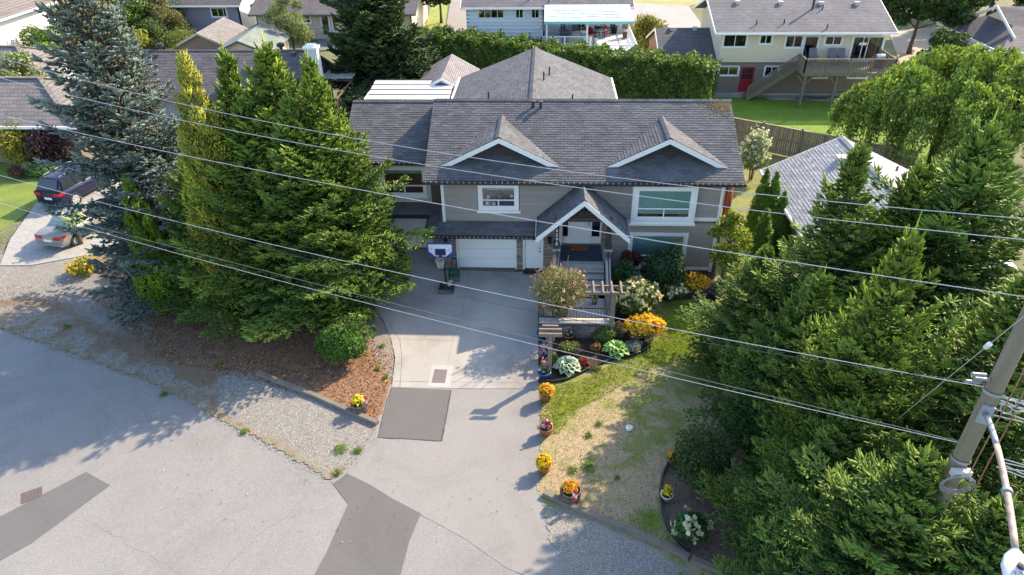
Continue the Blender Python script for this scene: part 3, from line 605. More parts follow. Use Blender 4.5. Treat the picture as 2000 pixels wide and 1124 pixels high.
for i, s in enumerate(slabs):
    cx, cy = sum(p[0] for p in s)/len(s), sum(p[1] for p in s)/len(s); s2 = [(cx+(x-cx)*.9975, cy+(y-cy)*.9975) for x, y in s]
    flat('concrete_slab', s2, .004+.002*(i % 2), CONC, .05, drv)
mh = GP([(843, 714), (886, 715), (878, 757), (836, 756)]); flat('utility_pad', mh, .011, CONC2, .05, drv)
c0 = GP([(849, 722), (874, 723), (869, 749), (843, 748)]); flat('utility_cover', c0, .017, mat('cover_plate', (.16, .13, .13), .7, .1, 20), .03, drv)
crack([(758, 628), (781, 665), (785, 700), (781, 757)], .016, drv, 30, z=.0075, jag=.0, name='joint'); crack([(765, 745), (1051, 749)], .014, drv, 31, z=.0078, jag=.0, name='joint')
flat('driveway_bed', GP([(640, 560), (1053, 520), (1053, 760), (764, 758), (770, 700), (760, 650), (690, 590)]), -.045, mat('joint_dark', (.05, .045, .04), .95), .02, drv)
# loose stones over the gravelled ground
def scatter_stones(name, polys, n, seed, onroad=False):
    rng = np.random.default_rng(seed); vs, fs, cs = [], [], []; tot = []
    for p in polys:
        a = np.array(p); lo, hi = a.min(0), a.max(0); q = lo+(hi-lo)*rng.random((int(n*1.8), 2)); q = q[inpoly(q[:, 0], q[:, 1], p) & (onroad | ~inpoly(q[:, 0], q[:, 1], rd))][:n]; tot.append(q)
    q = np.concatenate(tot); k = len(q); r = .011+.016*rng.random(k); base = np.array([[1, 0, 0], [0, 1, 0], [-1, 0, 0], [0, -1, 0], [0, 0, .7]])
    v = base[None]*r[:, None, None]*(.7+.6*rng.random((k, 5, 1))); a = rng.random(k)*6.28; ca, sa = np.cos(a)[:, None], np.sin(a)[:, None]
    x, y = v[:, :, 0]*ca-v[:, :, 1]*sa, v[:, :, 0]*sa+v[:, :, 1]*ca; P = np.stack([x+q[:, :1], y+q[:, 1:], v[:, :, 2]+.008], 2).reshape(-1, 3)
    f = (np.arange(k)*5)[:, None, None]+np.array([[0, 1, 4], [1, 2, 4], [2, 3, 4], [3, 0, 4]])[None]
    c = np.repeat((np.array([.29, .28, .26])*(.6+.8*rng.random((k, 1)))), 5, 0)
    return put(bpy.data.objects.new(name, np_mesh(name, P, f.reshape(-1, 3), c, mat('gravel_stone', (1, 1, 1), .9, .05, attr=True))), None, kind='stuff')
scatter_stones('gravel', [gravel1, gravel2, gravel3, pebble], 8000, 4)
for k_, (w_, n_) in enumerate(((5, 5200), (11, 2600))): scatter_stones('edge_grit', [GP([(x, y-w_) for x, y in street_edge[1:]]+[(x, y+w_) for x, y in street_edge[:0:-1]])], n_, 14+k_, True)
# grass blades over the front lawn and verge
def tufts(name, poly, n, h, cols, seed, avoid=(), z=.004):
    rng = np.random.default_rng(seed); a = np.array(poly); lo, hi = a.min(0), a.max(0); q = lo+(hi-lo)*rng.random((n*2, 2)); m = inpoly(q[:, 0], q[:, 1], poly)
    for p in avoid: m &= ~inpoly(q[:, 0], q[:, 1], p)
    q = q[m][:n]; k = len(q); P = np.column_stack([q, np.full(k, z)]); D = unit(np.column_stack([rng.normal(size=(k, 2))*.6, np.ones(k)])); L = h*(.5+rng.random(k)); c = pal(rng, k, cols, .2)
    X = unit(np.cross(D, rng.normal(size=(k, 3))))*(.010+.006*rng.random((k, 1))); v = np.stack([P-X, P+X, P+D*L[:, None]], 1).reshape(-1, 3)
    return put(bpy.data.objects.new(name, np_mesh(name, v, np.arange(3*k).reshape(k, 3), np.repeat(c, 3, 0), leafmat('leaf', .3))), None, kind='stuff')
lawn = GP([(1054, 760), (1054, 960), (1060, 975), (1330, 1075), (1290, 980), (1300, 900), (1330, 870), (1500, 700), (1460, 600), (1280, 600), (1270, 680), (1130, 745)])
tufts('grass', greenA, 28000, .05, [(.19, .24, .01), (.13, .19, .01), (.24, .27, .02)], 1, [bedA])
tufts('dry_grass', lawn, 18000, .038, [(.36, .28, .13), (.42, .33, .17), (.22, .2, .07), (.12, .17, .03)], 2, [bedA, bedB])
tufts('verge_grass', GP([(430, 815), (520, 862), (640, 935), (735, 835), (745, 860), (660, 950), (600, 918), (520, 875), (300, 760), (0, 650), (0, 640), (300, 745)]), 5000, .045, [(.30, .26, .16), (.26, .23, .14), (.15, .16, .07)], 3)
# kerb timbers
TIMB = mat('old_timber', (.17, .145, .12), .85, .2, 3, 50, .2, .005)
def timber(pts, label, w=.17, h=.16, group='old timbers edging the yard'):
    P = [Vector((*p, 0)) for p in GP(pts)]; t = thing('edging_timber', P[0], label, 'timber', group)
    for i in range(len(P)-1):
        d = P[i+1]-P[i]; k = max(1, round(d.length/2.3))
        for j in range(k):
            a, c = P[i].lerp(P[i+1], j/k), P[i].lerp(P[i+1], (j+1)/k-.004); m = (a+c)/2; piece('plank', (m.x, m.y, h/2), ((c-a).length, w, h), TIMB, t, (0, 0, math.atan2(d.y, d.x)), (1+.1*((i+j) % 3-1),)*3)
    return t
timber([(1062, 966), (1115, 992), (1180, 1018), (1240, 1044), (1300, 1070), (1345, 1094)], 'long grey weathered timber edge between lawn and roadside gravel')
timber([(1350, 1096), (1385, 1110), (1440, 1134), (1500, 1165)], 'dark timber edge below the hydrangea bed at the bottom of the yard')
timber([(505, 732), (560, 755), (620, 778), (680, 805), (738, 830)], 'sunken brown timber between orange mulch and pale gravel by the driveway')
# black lawn edging round the beds
def edging(pts, label, h=.12):
    P = [Vector((*p, h/2)) for p in GP(pts)]; b = MB()
    for i in range(len(P)-1): b.beam(P[i], P[i+1], .045, h)
    b2 = MB(); b2.tube([p+Vector((0, 0, h/2)) for p in P], .035, 6); o = b.build('bed_edging', mat('edging_black', (.03, .03, .032), .5)); tag(o, label, 'edging'); b2.build('rim', mat('edging_black', (.03, .03, .032), .5), o)
edging([(1056, 748), (1080, 749), (1105, 744), (1140, 728), (1165, 716), (1195, 705), (1235, 697), (1262, 685), (1277, 662)], 'black plastic edging curving between the entry garden bed and green lawn')
edging([(1335, 878), (1308, 900), (1294, 930), (1289, 960), (1293, 1000), (1305, 1035), (1325, 1062), (1345, 1078)], 'black plastic edging curved round the mulch bed under the spruces')
edging([(1375, 868), (1352, 874), (1335, 880)], 'short black edging piece showing between spruce branches and lawn')
edging([(1285, 592), (1310, 584), (1345, 580), (1385, 584)], 'dark edging between shaded lawn and the flower bed under the window')
# ================================================================== MAIN HOUSE
H = thing('split_level_house', (1.7, 28.25, 0), 'large grey split level house with twin roof gables and white garage doors, in the centre', 'house')
def pr(name): return name
SL = .488; EY, EZ, RY, RZ = 27.75, 4.78, 32.2, 6.95; RX0, RX1 = -5.28, 8.64
sv = Vector((0, 1, SL)).normalized(); sl = math.hypot(RY-EY, RZ-EZ); SLAB = MB()
roof = SLAB; b = MB(); b.prism([(RX0+.02, EY+.05, EZ-.13), (RX0+.02, RY, RZ-.15), (RX0+.02, 36.65, EZ-.13)], (RX1-RX0-.04, 0, 0)); roof = b.build('roof', DECKM, H)
roof_plane(roof, (RX0, EY, EZ), (1, 0, 0), sv, [(0, 0), (RX1-RX0, 0), (RX1-RX0, sl), (0, sl)], single=230, seed=1)
roof_plane(roof, (RX0, 36.65, EZ), (1, 0, 0), (0, -1, SL), [(0, 0), (RX1-RX0, 0), (RX1-RX0, sl), (0, sl)], seed=2)
ridge_caps(roof, (RX0, RY, RZ+.01), (RX1, RY, RZ+.01))
b = MB(); b.box(RX0-.03, RX1+.03, EY-.13, EY-.005, EZ-.15, EZ-.01); b.build('gutter', GUT, roof)
LIGHTC = mat('light_clip', (.55, .55, .55), .4)
b = MB()
for i in range(58): x = RX0+.1+i*.24; b.box(x, x+.022, EY-.15, EY-.12, EZ-.05, EZ+.02)
b.build('light_clip', LIGHTC, roof, kind='stuff')
b = MB()
for x0 in (RX0, RX1-.05): b.prism([(x0, EY, EZ-.22), (x0, EY, EZ-.02), (x0, RY, RZ-.02), (x0, RY, RZ-.22)], (.05, 0, 0)); b.prism([(x0, 36.65, EZ-.22), (x0, 36.65, EZ-.02), (x0, RY, RZ-.02), (x0, RY, RZ-.22)], (.05, 0, 0))
b.build('bargeboard', WHITE, roof)
b = MB(); b.box(RX0+.05, RX1-.05, EY, 28.3, EZ-.16, EZ-.14); b.build('soffit', SOFF, H)
b = MB()
for x, y in ((-.55, 31.75), (-.2, 31.7)): b.lathe((x, y, 6.7), [(.07, 0), (.07, .28), (.12, .28), (.12, .34), (0, .36)], 10)
b.build('roof_vent', mat('vent_black', (.03, .03, .035), .5), roof)
# moss on the weathered end of the ridge
rngm = np.random.default_rng(2); k = 700; mx = RX1-.1-np.abs(rngm.normal(size=k))*.5; my = RY-.05-np.abs(rngm.normal(size=k))*.35; mp = np.column_stack([mx, my, EZ+(my-EY)*SL+.035])
put(bpy.data.objects.new('moss', leaves_mesh('moss', mp, np.tile(np.array([[0., -.4, .9]]), (k, 1)), .05+.04*rngm.random(k), pal(rngm, k, [(.2, .13, .05), (.16, .14, .06), (.1, .07, .05)]), leafmat('leaf', .3), rngm, .9)), roof, kind='stuff')
# ---- front wall
FF = Face((0, 28.25, 0), (1, 0, 0), (0, -1, 0))
WX0, WX1 = -4.62, 7.95; ZB = 2.6
win1 = (-2.80, -1.28, 3.28, 4.28); bay = (4.15, 6.5, 2.98, 4.35); low = (4.1, 6.52, .42, 1.92); gar = (-4.02, -1.3, .0, 2.12); sdoor = (-.86, -.06, .0, 2.02)
wallm = mat('sheathing', (.17, .15, .13), .8)
wallbox(FF, H, WX0, WX1, 0, EZ-.15, [win1, (4.0, 6.65, 2.8, 4.6), low, gar, sdoor, (.78, 2.75, 1.35, 3.75)], wallm)
b = MB(); b.box(WX0, WX0+.2, 28.25, 36.2, 0, 4.63); b.box(WX1-.2, WX1, 28.25, 36.2, 0, 4.63); b.box(WX0, WX1, 36.0, 36.2, 0, 4.63)
b.prism([(WX0, 28.4, 4.6), (WX0, 36.0, 4.6), (WX0, RY, RZ-.3)], (.2, 0, 0)); b.prism([(WX1-.2, 28.4, 4.6), (WX1-.2, 36.0, 4.6), (WX1-.2, RY, RZ-.3)], (.2, 0, 0)); b.build('wall', SIDE, H)
hb = (win1[0]-.19, win1[1]+.21, win1[2]-.24, 4.5)
siding(FF, H, WX0+.13, 4.0, 2.58, EZ-.2, [hb, (.55, 2.9, 0, 3.2)])
siding(FF, H, 6.66, WX1-.13, 2.86, EZ-.2); siding(FF, H, 2.9, WX1-.13, .25, 2.56, [(low[0]-.15, low[1]+.15, low[2]-.16, low[3]+.14)]); siding(FF, H, .95-.3, .78, 2.6, 2.9)
b = MB(); FF.box(b, WX0, WX0+.13, 0, .045, 2.5, EZ-.15); FF.box(b, WX1-.13, WX1, 0, .045, 0, EZ-.15); FF.box(b, WX0+.13, WX1-.13, 0, .035, EZ-.26, EZ-.15)
b.build('corner_trim', WHITE, H)
b = MB(); FF.box(b, 6.66, WX1-.13, 0, .05, 2.68, 2.86); b.build('belly_band', WHITE, H)
b = MB(); FF.box(b, 4.0, WX1-.13, 0, .05, .1, .25); b.build('base_trim', WHITE, H)
def downpipe(x, z0, z1): b = MB(); b.box(x, x+.07, 28.13, 28.2, z0, z1); b.build('downpipe', GUT, H)
downpipe(8.0, .05, 4.6)
BL = mat('blind_teal', (.50, .68, .64), .6, .03); BLC = mat('blind_cream', (.5, .5, .45), .6); CURT = mat('curtain_brown', (.22, .10, .05), .8, .25, 5)
w = window(FF, H, *win1, trim=.16, bars=[((win1[0]+win1[1])/2, win1[2]+.05, win1[2]+.32)], hbars=(3.62,), blind=(4.08, BLC)); b = MB(); FF.box(b, win1[0]-.22, win1[1]+.24, 0, .07, 2.99, 3.11); b.build('sill', WHITE, w)
for k, (x, z, col) in enumerate([(-2.55, 3.36, (.8, .78, .75)), (-2.25, 3.34, (.8, .78, .75)), (-2.5, 3.66, (.7, .7, .7)), (-2.0, 3.7, (.5, .2, .15)), (-1.45, 3.72, (.7, .72, .75))]):
    b = MB(); b.lathe((x, 28.35, z), [(.05, 0), (.08, .06), (.05, .14), (0, .16)], 8); b.build('ornament', mat('ornament%d' % k, col, .5), w)
# bay box upper right
b = MB(); b.box(3.92, 6.74, 27.9, 28.26, 2.98-.28, 2.98); b.box(3.92, 6.74, 27.9, 28.26, 4.35, 4.6); b.box(3.92, 4.15, 27.9, 28.26, 2.98, 4.35); b.box(6.5, 6.74, 27.9, 28.26, 2.98, 4.35); b.box(3.86, 6.8, 27.84, 28.27, 2.62, 2.7); bayw = b.build('bay_window', WHITE, H)
FB = Face((0, 27.9, 0), (1, 0, 0), (0, -1, 0)); window(FB, bayw, *bay, trim=.12, bars=[(5.35, bay[2]+.05, bay[2]+.42)], hbars=(3.43,), blind=(3.1, BL), name='window')
window(FF, H, *low, trim=.15, bars=[(5.3, low[2]+.05, low[2]+.38)], hbars=(.82,), blind=(.45, BL))
# ---- garage door and side door, stone piers
GD = mat('garage_white', (.82, .81, .80), .45, .03, 2, 40, .02); JN = mat('joint_grey', (.25, .25, .25), .7)
def garage_door(F, a0, a1, z1, label=None):
    f = MB(); F.box(f, a0-.06, a0, 0, .05, 0, z1+.06); F.box(f, a1, a1+.06, 0, .05, 0, z1+.06); F.box(f, a0, a1, 0, .052, z1, z1+.06); g = f.build('garage_door', WHITE, H)
    for i in range(4): piece('panel', F.p((a0+a1)/2, -.10, z1*(i+.5)/4), (a1-a0, .04, z1/4-.012), GD, g)
    k = MB(); F.box(k, a0, a1, -.16, -.13, 0, z1); k.build('backing', JN, g); return g
garage_door(FF, gar[0], gar[1], 2.12)
f = MB(); FF.box(f, sdoor[0]-.08, sdoor[0], 0, .05, 0, 2.1); FF.box(f, sdoor[1], sdoor[1]+.08, 0, .05, 0, 2.1); FF.box(f, sdoor[0], sdoor[1], 0, .052, 2.02, 2.1); sd = f.build('side_door', WHITE, H)
f = MB(); FF.box(f, sdoor[0], sdoor[1], -.09, -.05, .02, 2.02); f.build('door_leaf', GD, sd); f = MB()
for z0, z1 in ((.15, .9), (1.05, 1.85)): FF.box(f, -.78, -.14, -.052, -.04, z0, z1)
f.build('door_panel', GD, sd); f = MB(); f.lathe((-.15, 28.26, .95), [(0, 0), (.035, .01), (.035, .04), (0, .05)], 8); f.lathe((-.15, 28.26, 1.12), [(0, 0), (.03, .01), (.03, .04), (0, .05)], 8); f.build('handle', GUT, sd)
f = MB(); FF.box(f, -.5, -.44, -.05, -.02, 1.55, 1.68); f.build('door_ornament', GUT, sd)
mt = MB(); mt.box(-.92, -.1, 27.75, 28.15, .012, .03); o = mt.build('doormat', mat('mat_brown', (.045, .03, .028), .95)); tag(o, 'dark brown doormat in front of the white side door', 'doormat')
STN = mat('ledgestone', (.27, .235, .205), .85, .15, 9, 60, .12, .006, attr=True)
STT = [(.75, .7, .68), (1.0, .95, .9), (1.2, 1.12, 1.02), (.9, .82, .76), (1.1, 1.08, 1.1), (.62, .6, .62)]
def stone_face(F, parent, a0, a1, z0, z1, seed=1, sh=.085, d=.05):
    rnd = random.Random(seed); z = z0
    while z < z1-.03:
        a = a0; h = min(sh, z1-z)
        while a < a1-.04:
            L = min(rnd.uniform(.18, .42), a1-a); 
            if a1-(a+L) < .08: L = a1-a
            dd = d*rnd.uniform(.6, 1.15); piece('stone', F.p(a+L/2, dd/2, z+h/2), (L-.008, dd, h-.007) if abs(F.r.x) > .5 else (dd, L-.008, h-.007), STN, parent, None, rnd.choice(STT)); a += L
        z += sh
pb = MB(); pb.box(-5.12, -4.1, 28.05+.2, 30.1, 0, 2.2); pier = pb.build('garage_pier', wallm, H)
stone_face(FF, pier, -5.12, -4.08, 0, 2.2, 2); FLs = Face((-5.12, 0, 0), (0, 1, 0), (-1, 0, 0))
stone_face(FLs, pier, 28.25, 30.1, 0, 2.2, 3, .11)
pb = MB(); FF.box(pb, -1.24, -.94, 0, .01, 0, 2.2); pier2 = pb.build('stone_pier', wallm, H); stone_face(FF, pier2, -1.24, -.94, 0, 2.2, 4)
pb = MB(); FF.box(pb, .02, .62, 0, .01, 0, 2.9); pier3 = pb.build('stone_pier', wallm, H); stone_face(FF, pier3, .02, .62, 0, 2.6, 5)
def wall_lamp(x, z, y=28.19):
    b = MB(); b.box(x-.05, x+.05, y, y+.03, z-.1, z+.22); b.lathe((x, y-.1, z-.16), [(.03, 0), (.08, .05), (.10, .3), (.12, .32), (.02, .42)], 8); b.tube([(x, y, z+.16), (x, y-.1, z+.24)], .015, 5); return b.build('wall_lamp', mat('lamp_black', (.02, .018, .018), .4), H)
wall_lamp(-4.55, 1.62); wall_lamp(.3, 1.62)
# ---- skirt roof over the garage door
ks = .6; b = MB(); P0 = [(-5.4, 27.6, 2.15), (-.1, 27.6, 2.15), (-.1, 28.25, 2.54), (-4.7, 28.25, 2.54)]
low_roof = MB(); low_roof.prism([(-5.4, 27.6, 2.02), (-.1, 27.6, 2.02), (-.1, 28.25, 2.06), (-5.4, 28.25, 2.06)], (0, 0, .03)); low_roof.build('soffit', SOFF, H)
b = MB(); b.box(-5.42, -.1, 27.5, 27.6, 2.02, 2.15); b.box(-5.52, -5.42, 27.5, 29.6, 2.02, 2.15); b.box(-9.3, -5.52, 29.45, 29.55, 2.02, 2.15); skr = b.build('skirt_roof', GUT, H)
v1 = Vector((0, .65, .39)).normalized(); L1 = math.hypot(.65, .39)
roof_plane(skr, (-5.42, 27.6, 2.15), (1, 0, 0), v1, [(0, 0), (5.32, 0), (5.32, L1), (.72, L1)], single=0, seed=5, thick=.04)
roof_plane(skr, (-5.42, 27.6, 2.15), (0, 1, 0), (.72, 0, .39), [(0, 0), (2.5, 0), (2.5, math.hypot(.72, .39)), (.65, math.hypot(.72, .39))], seed=6, thick=.04)
roof_plane(skr, (-9.3, 29.6, 2.15), (1, 0, 0), (0, .6, .3), [(0, 0), (4.6, 0), (4.6, .66), (0, .66)], seed=7, thick=.04)
b = MB()
for i in range(27): x = -5.35+i*.2; b.box(x, x+.022, 27.46, 27.49, 2.09, 2.16)
b.build('light_clip', LIGHTC, skr, kind='stuff')
# ---- left wing with second garage
lz0, lz1, ly0, ly1 = 4.87, 6.55, 29.6, 33.2; b = MB(); b.prism([(-9.4, ly0+.05, lz0-.13), (-9.4, ly1, lz1-.14), (-9.4, 36.8, lz0-.13)], (4.7, 0, 0)); lroof = b.build('wing_roof', DECKM, H)
sL = (lz1-lz0)/(ly1-ly0); LL = math.hypot(lz1-lz0, ly1-ly0)
roof_plane(lroof, (-9.45, ly0, lz0), (1, 0, 0), (0, 1, sL), [(0, 0), (4.8, 0), (4.8, LL), (0, LL)], single=0, seed=8); roof_plane(lroof, (-9.45, 36.8, lz0), (1, 0, 0), (0, -1, sL), [(0, 0), (4.8, 0), (4.8, LL), (0, LL)], seed=9)
ridge_caps(lroof, (-9.45, ly1, lz1+.01), (-4.7, ly1, lz1+.01), slope=sL)
b = MB(); b.box(-9.5, -5.3, ly0-.12, ly0-.005, lz0-.14, lz0); b.build('gutter', GUT, lroof); b = MB()
for i in range(17): x = -9.3+i*.24; b.box(x, x+.022, ly0-.15, ly0-.11, lz0-.05, lz0+.02)
b.build('light_clip', LIGHTC, lroof, kind='stuff')
b = MB(); b.prism([(-9.46, ly0, lz0-.2), (-9.46, ly0, lz0-.02), (-9.46, ly1, lz1-.02), (-9.46, ly1, lz1-.2)], (.05, 0, 0)); b.build('bargeboard', WHITE, lroof)
FL = Face((0, 30.1, 0), (1, 0, 0), (0, -1, 0)); w2 = (-7.62, -5.72, 3.02, 4.3); g2 = (-7.95, -5.22, 0, 2.08)
wallbox(FL, H, -9.2, -4.62, 0, 4.8, [w2, g2], mat('stucco_dark', (.12, .10, .09), .8, .1)); b = MB(); b.box(-9.2, -9.0, 30.1, 36.3, 0, 4.8); b.prism([(-9.2, 30.1, 4.75), (-9.2, 36.3, 4.75), (-9.2, 33.2, 6.35)], (.2, 0, 0)); b.box(-9.2, -4.6, 36.1, 36.3, 0, 4.8); b.build('wall', SIDE, H)
CREAM = mat('panel_cream', (.56, .54, .48), .6, .05)
b = MB(); FL.box(b, -7.95, -5.42, 0, .04, 4.42, 4.75); FL.box(b, -7.95, -7.76, 0, .045, 2.6, 4.42); FL.box(b, -5.58, -5.40, 0, .045, 2.6, 4.42); FL.box(b, -7.76, -5.58, 0, .035, 2.6, 2.9); b.build('window_surround', CREAM, H)
siding(FL, H, -9.15, -7.97, 2.55, 4.75)
w = window(FL, H, *w2, trim=.12, proud=.06, bars=[(-6.65, 3.07, 3.42)], hbars=(3.45,), blind=(4.02, mat('blind_cream', (.5, .5, .45), .6)))
b = MB(); FL.box(b, w2[0]+.05, w2[1]-.05, -.14, -.12, 3.45, 4.02); b.build('curtain', CURT, w); b = MB(); FL.box(b, -6.6, w2[1]-.05, -.14, -.12, 3.05, 3.42); b.build('curtain', mat('cloth_red', (.25, .05, .05), .8), w)
b = MB(); FL.box(b, w2[0]-.16, w2[1]+.16, 0, .1, 2.84, 2.9); b.build('sill', WHITE, w)
garage_door(FL, g2[0], g2[1], 2.08)
# ---- roof gables over the main slope
def dormer(xc, hw=2.63, yf=28.5, zp=6.47):
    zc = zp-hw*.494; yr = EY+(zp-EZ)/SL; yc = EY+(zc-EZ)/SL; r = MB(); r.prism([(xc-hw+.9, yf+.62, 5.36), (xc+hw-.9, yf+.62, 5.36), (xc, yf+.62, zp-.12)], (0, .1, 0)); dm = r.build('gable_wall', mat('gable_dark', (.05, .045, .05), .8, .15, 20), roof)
    R = roof
    for sgn in (-1, 1):
        uu = Vector((0, 1, 0)); vv = Vector((-sgn, 0, .494)).normalized(); Lv = math.hypot(hw, hw*.494)
        roof_plane(R, (xc+sgn*hw, yf, zc), uu, vv, [(0, 0), (max(.02, yc-yf), 0), (yr-yf, Lv), (0, Lv)], seed=int(xc*7)+sgn+20, thick=.05)
        f = MB(); f.prism([(xc+sgn*hw, yf-.03, zc-.02), (xc, yf-.03, zp-.02), (xc, yf-.03, zp-.24), (xc+sgn*(hw-.5), yf-.03, zc-.0)], (0, .04, 0)); f.build('bargeboard', WHITE, roof)
    ridge_caps(roof, (xc, yf-.02, zp+.02), (xc, yr, zp+.02), slope=.494)
    f = MB(); f.prism([(xc-.25, yf+.60, 5.75), (xc+.25, yf+.60, 5.75), (xc+.25, yf+.60, 6.0), (xc-.25, yf+.60, 6.0)], (0, .03, 0)); f.build('vent_panel', mat('vent_brown', (.05, .04, .045), .8, .2, 30), roof)
dormer(-1.98); dormer(5.38)
# ---- porch
PZ = 1.35; TREAD = mat('step_concrete', (.36, .35, .34), .85, .08, 3, 40, .05, stain=.15); CARP = mat('porch_carpet', (.035, .05, .075), .95, .1, 12)
b = MB(); b.box(.62, 2.88, 26.75, 28.6, 0, PZ-.02); po = b.build('porch_floor', TREAD, H); b = MB(); b.box(.80, 2.70, 26.78, 28.22, PZ-.018, PZ+.006); b.build('carpet', CARP, po)
b = MB(); b.box(.78, 2.72, 26.48, 26.78, PZ-.17, PZ); nose = b.build('step', TREAD, po)
for i in range(5):
    y1 = 26.50-i*.29; z = PZ-.17*(i+1); piece('step', (1.75, y1-.13, z-.085), (1.94, .31, .17), TREAD, po); piece('riser', (1.75, y1+.005, z+.06), (1.92, .02, .1), mat('riser_dark', (.13, .13, .14), .9), po)
b = MB(); b.box(.78, 2.72, 25.2, 26.6, 0, .5); b.box(-.1+.2, 2.9, 23.2, 25.3, 0, .5); b.build('landing', TREAD, po)
PED = mat('pedestal_stone', (.42, .40, .37), .8, .15, 8, 40, .1, .006)
for x in (.60, 2.88):
    b = MB(); b.box(x-.11, x+.11, 26.55, 26.95, 0, 2.1); pd = b.build('pedestal', wallm, po); Fp = Face((x-.11, 26.55, 0), (1, 0, 0), (0, -1, 0)); stone_face(Fp, pd, 0, .22, .5, 2.02, int(x*5)+9, .1, .04)
    b = MB(); b.box(x-.17, x+.17, 26.48, 27.02, 2.02, 2.1); b.build('pedestal_cap', PED, pd)
    b = MB(); b.box(x-.1, x+.1, 26.62, 26.84, 2.1, 3.1); b.box(x-.14, x+.14, 26.58, 26.88, 2.1, 2.28); b.build('porch_post', mat('post_dark', (.055, .045, .045), .7, .2, 15), po)
    s = 1 if x > 1 else -1
    b = MB(); yy = [26.5-.29*i for i in range(6)]; b.prism([(x-.1, 26.55, 0), (x-.1, 26.55, 1.7), (x-.1, 25.0, .85), (x-.1, 25.0, 0)], (.2, 0, 0)); b.build('stair_cheek', PED, po)
    b = MB(); b.tube([(x-.02*s, 26.5, 2.05), (x-.02*s, 26.3, 2.0), (x-.02*s, 25.05, 1.2), (x-.02*s, 25.0, .9)], .028, 6); b.tube([(x-.02*s, 26.4, 1.6), (x-.02*s, 26.4, 2.03)], .02, 5); b.build('handrail', mat('rail_navy', (.012, .015, .05), .35), po)
def text3(s, loc, size, m, parent, name='lettering', rx=90, rz=0, ext=.004, align='CENTER'):
    cu = bpy.data.curves.new(name, 'FONT'); cu.body = s; cu.size = size; cu.extrude = ext; cu.align_x = align; cu.align_y = 'CENTER'; t = bpy.data.objects.new(name, cu); C.objects.link(t); bpy.context.view_layer.update()
    me = bpy.data.meshes.new_from_object(t); bpy.data.objects.remove(t); me.materials.clear(); me.materials.append(m)
    o = bpy.data.objects.new(name, me); o.location = loc; o.rotation_euler = (rad(rx), 0, rad(rz)); C.objects.link(o)
    if parent: o.parent = parent; o.matrix_parent_inverse = Matrix.Translation(-ORIGIN.get(parent.name, Vector((0, 0, 0))))
    return o
NUMW = mat('number_white', (.75, .75, .75), .5)
for i, ch in enumerate('6098'): text3(ch, (.60, 26.57, 3.0-i*.22), .24, NUMW, po, 'house_number')
b = MB(); b.box(.50, .70, 26.585, 26.62, 2.3, 3.14); b.build('number_board', mat('board_black', (.02, .02, .02), .6), po)
dF = Face((0, 28.45, 0), (1, 0, 0), (0, -1, 0)); b = MB(); b.box(.62, .86, 28.22, 28.6, PZ, 3.45); b.box(2.68, 2.9, 28.22, 28.6, PZ, 3.45); b.box(.86, 2.68, 28.47, 28.6, 3.6, 3.68)
fr = b.build('entry_surround', CREAM, H); stone_face(Face((2.68, 28.2, 0), (1, 0, 0), (0, -1, 0)), fr, 0, .22, PZ, 3.6, 31)
f = MB(); dF.box(f, 1.15, 1.23, 0, .04, PZ, 3.5); dF.box(f, 2.17, 2.25, 0, .04, PZ, 3.5); dF.box(f, .84, 2.7, 0, .042, 3.42, 3.6); dF.box(f, .84, .9, 0, .04, PZ, 3.42); dF.box(f, 2.62, 2.7, 0, .04, PZ, 3.42); dF.box(f, .9, 1.15, 0, .03, PZ, PZ+.35); dF.box(f, 2.25, 2.62, 0, .03, PZ, PZ+.35); dF.box(f, 1.23, 2.17, 0, .05, PZ, PZ+.05)
fd = f.build('front_door', WHITE, H); f = MB(); dF.box(f, 1.23, 2.17, -.05, 0.0, PZ+.05, 3.42); f.build('door_leaf', GD, fd)
f = MB()
for z0, z1 in ((PZ+.15, PZ+.85), (PZ+1.0, PZ+1.95)): dF.box(f, 1.33, 2.07, .0, .014, z0, z1)
f.build('door_panel', GD, fd)
f = MB(); dF.box(f, 2.07, 2.11, .0, .06, PZ+.95, PZ+1.35); f.lathe((2.09, 28.40, PZ+1.45), [(0, 0), (.04, .01), (.04, .05), (0, .06)], 8); f.build('handle', GUT, fd)
f = MB(); dF.box(f, .9, 1.15, -.03, -.01, PZ+.35, 3.42); dF.box(f, 2.25, 2.62, -.03, -.01, PZ+.35, 3.42); f.build('sidelight', GLASS2, fd); f = MB(); dF.box(f, .86, 2.7, -.3, -.28, PZ, 3.5); f.build('hallway', DARK, fd)
wr = thing('wreath', (1.7, 28.38, PZ+1.62), 'twiggy wreath with white flowers hung on the white front door', 'wreath'); f = MB()
for k in range(3): f.tube([(1.7+(.19+.02*k)*math.cos(a*.39), 28.40-.02*k, PZ+1.62+(.19+.015*k)*math.sin(a*.39)) for a in range(17)], .02, 5)
f.build('ring', mat('twig_dark', (.04, .035, .03), .9), wr); rngw = np.random.default_rng(4); k = 90; aa = rngw.random(k)*6.28; put(bpy.data.objects.new('leaf_sprig', leaves_mesh('leaf_sprig', np.column_stack([1.7+.21*np.cos(aa)+rngw.normal(size=k)*.03, 28.36+rngw.normal(size=k)*.02, PZ+1.62+.21*np.sin(aa)+rngw.normal(size=k)*.03]), unit(rngw.normal(size=(k, 3))), .08+.04*rngw.random(k), pal(rngw, k, [(.03, .04, .03), (.05, .05, .05), (.5, .5, .5)]), leafmat('leaf', .3), rngw)), wr)
b = MB(); b.box(1.28, 2.08, 27.72, 28.12, PZ+.008, PZ+.03); dm = b.build('doormat', mat('coir_orange', (.30, .10, .035), .95, .15, 20)); tag(dm, 'rust coloured welcome mat on the dark porch carpet at the front door', 'doormat')
text3('WELCOME', (1.68, 27.92, PZ+.032), .17, mat('ink_black', (.03, .015, .01), .9), dm, 'lettering', rx=0)
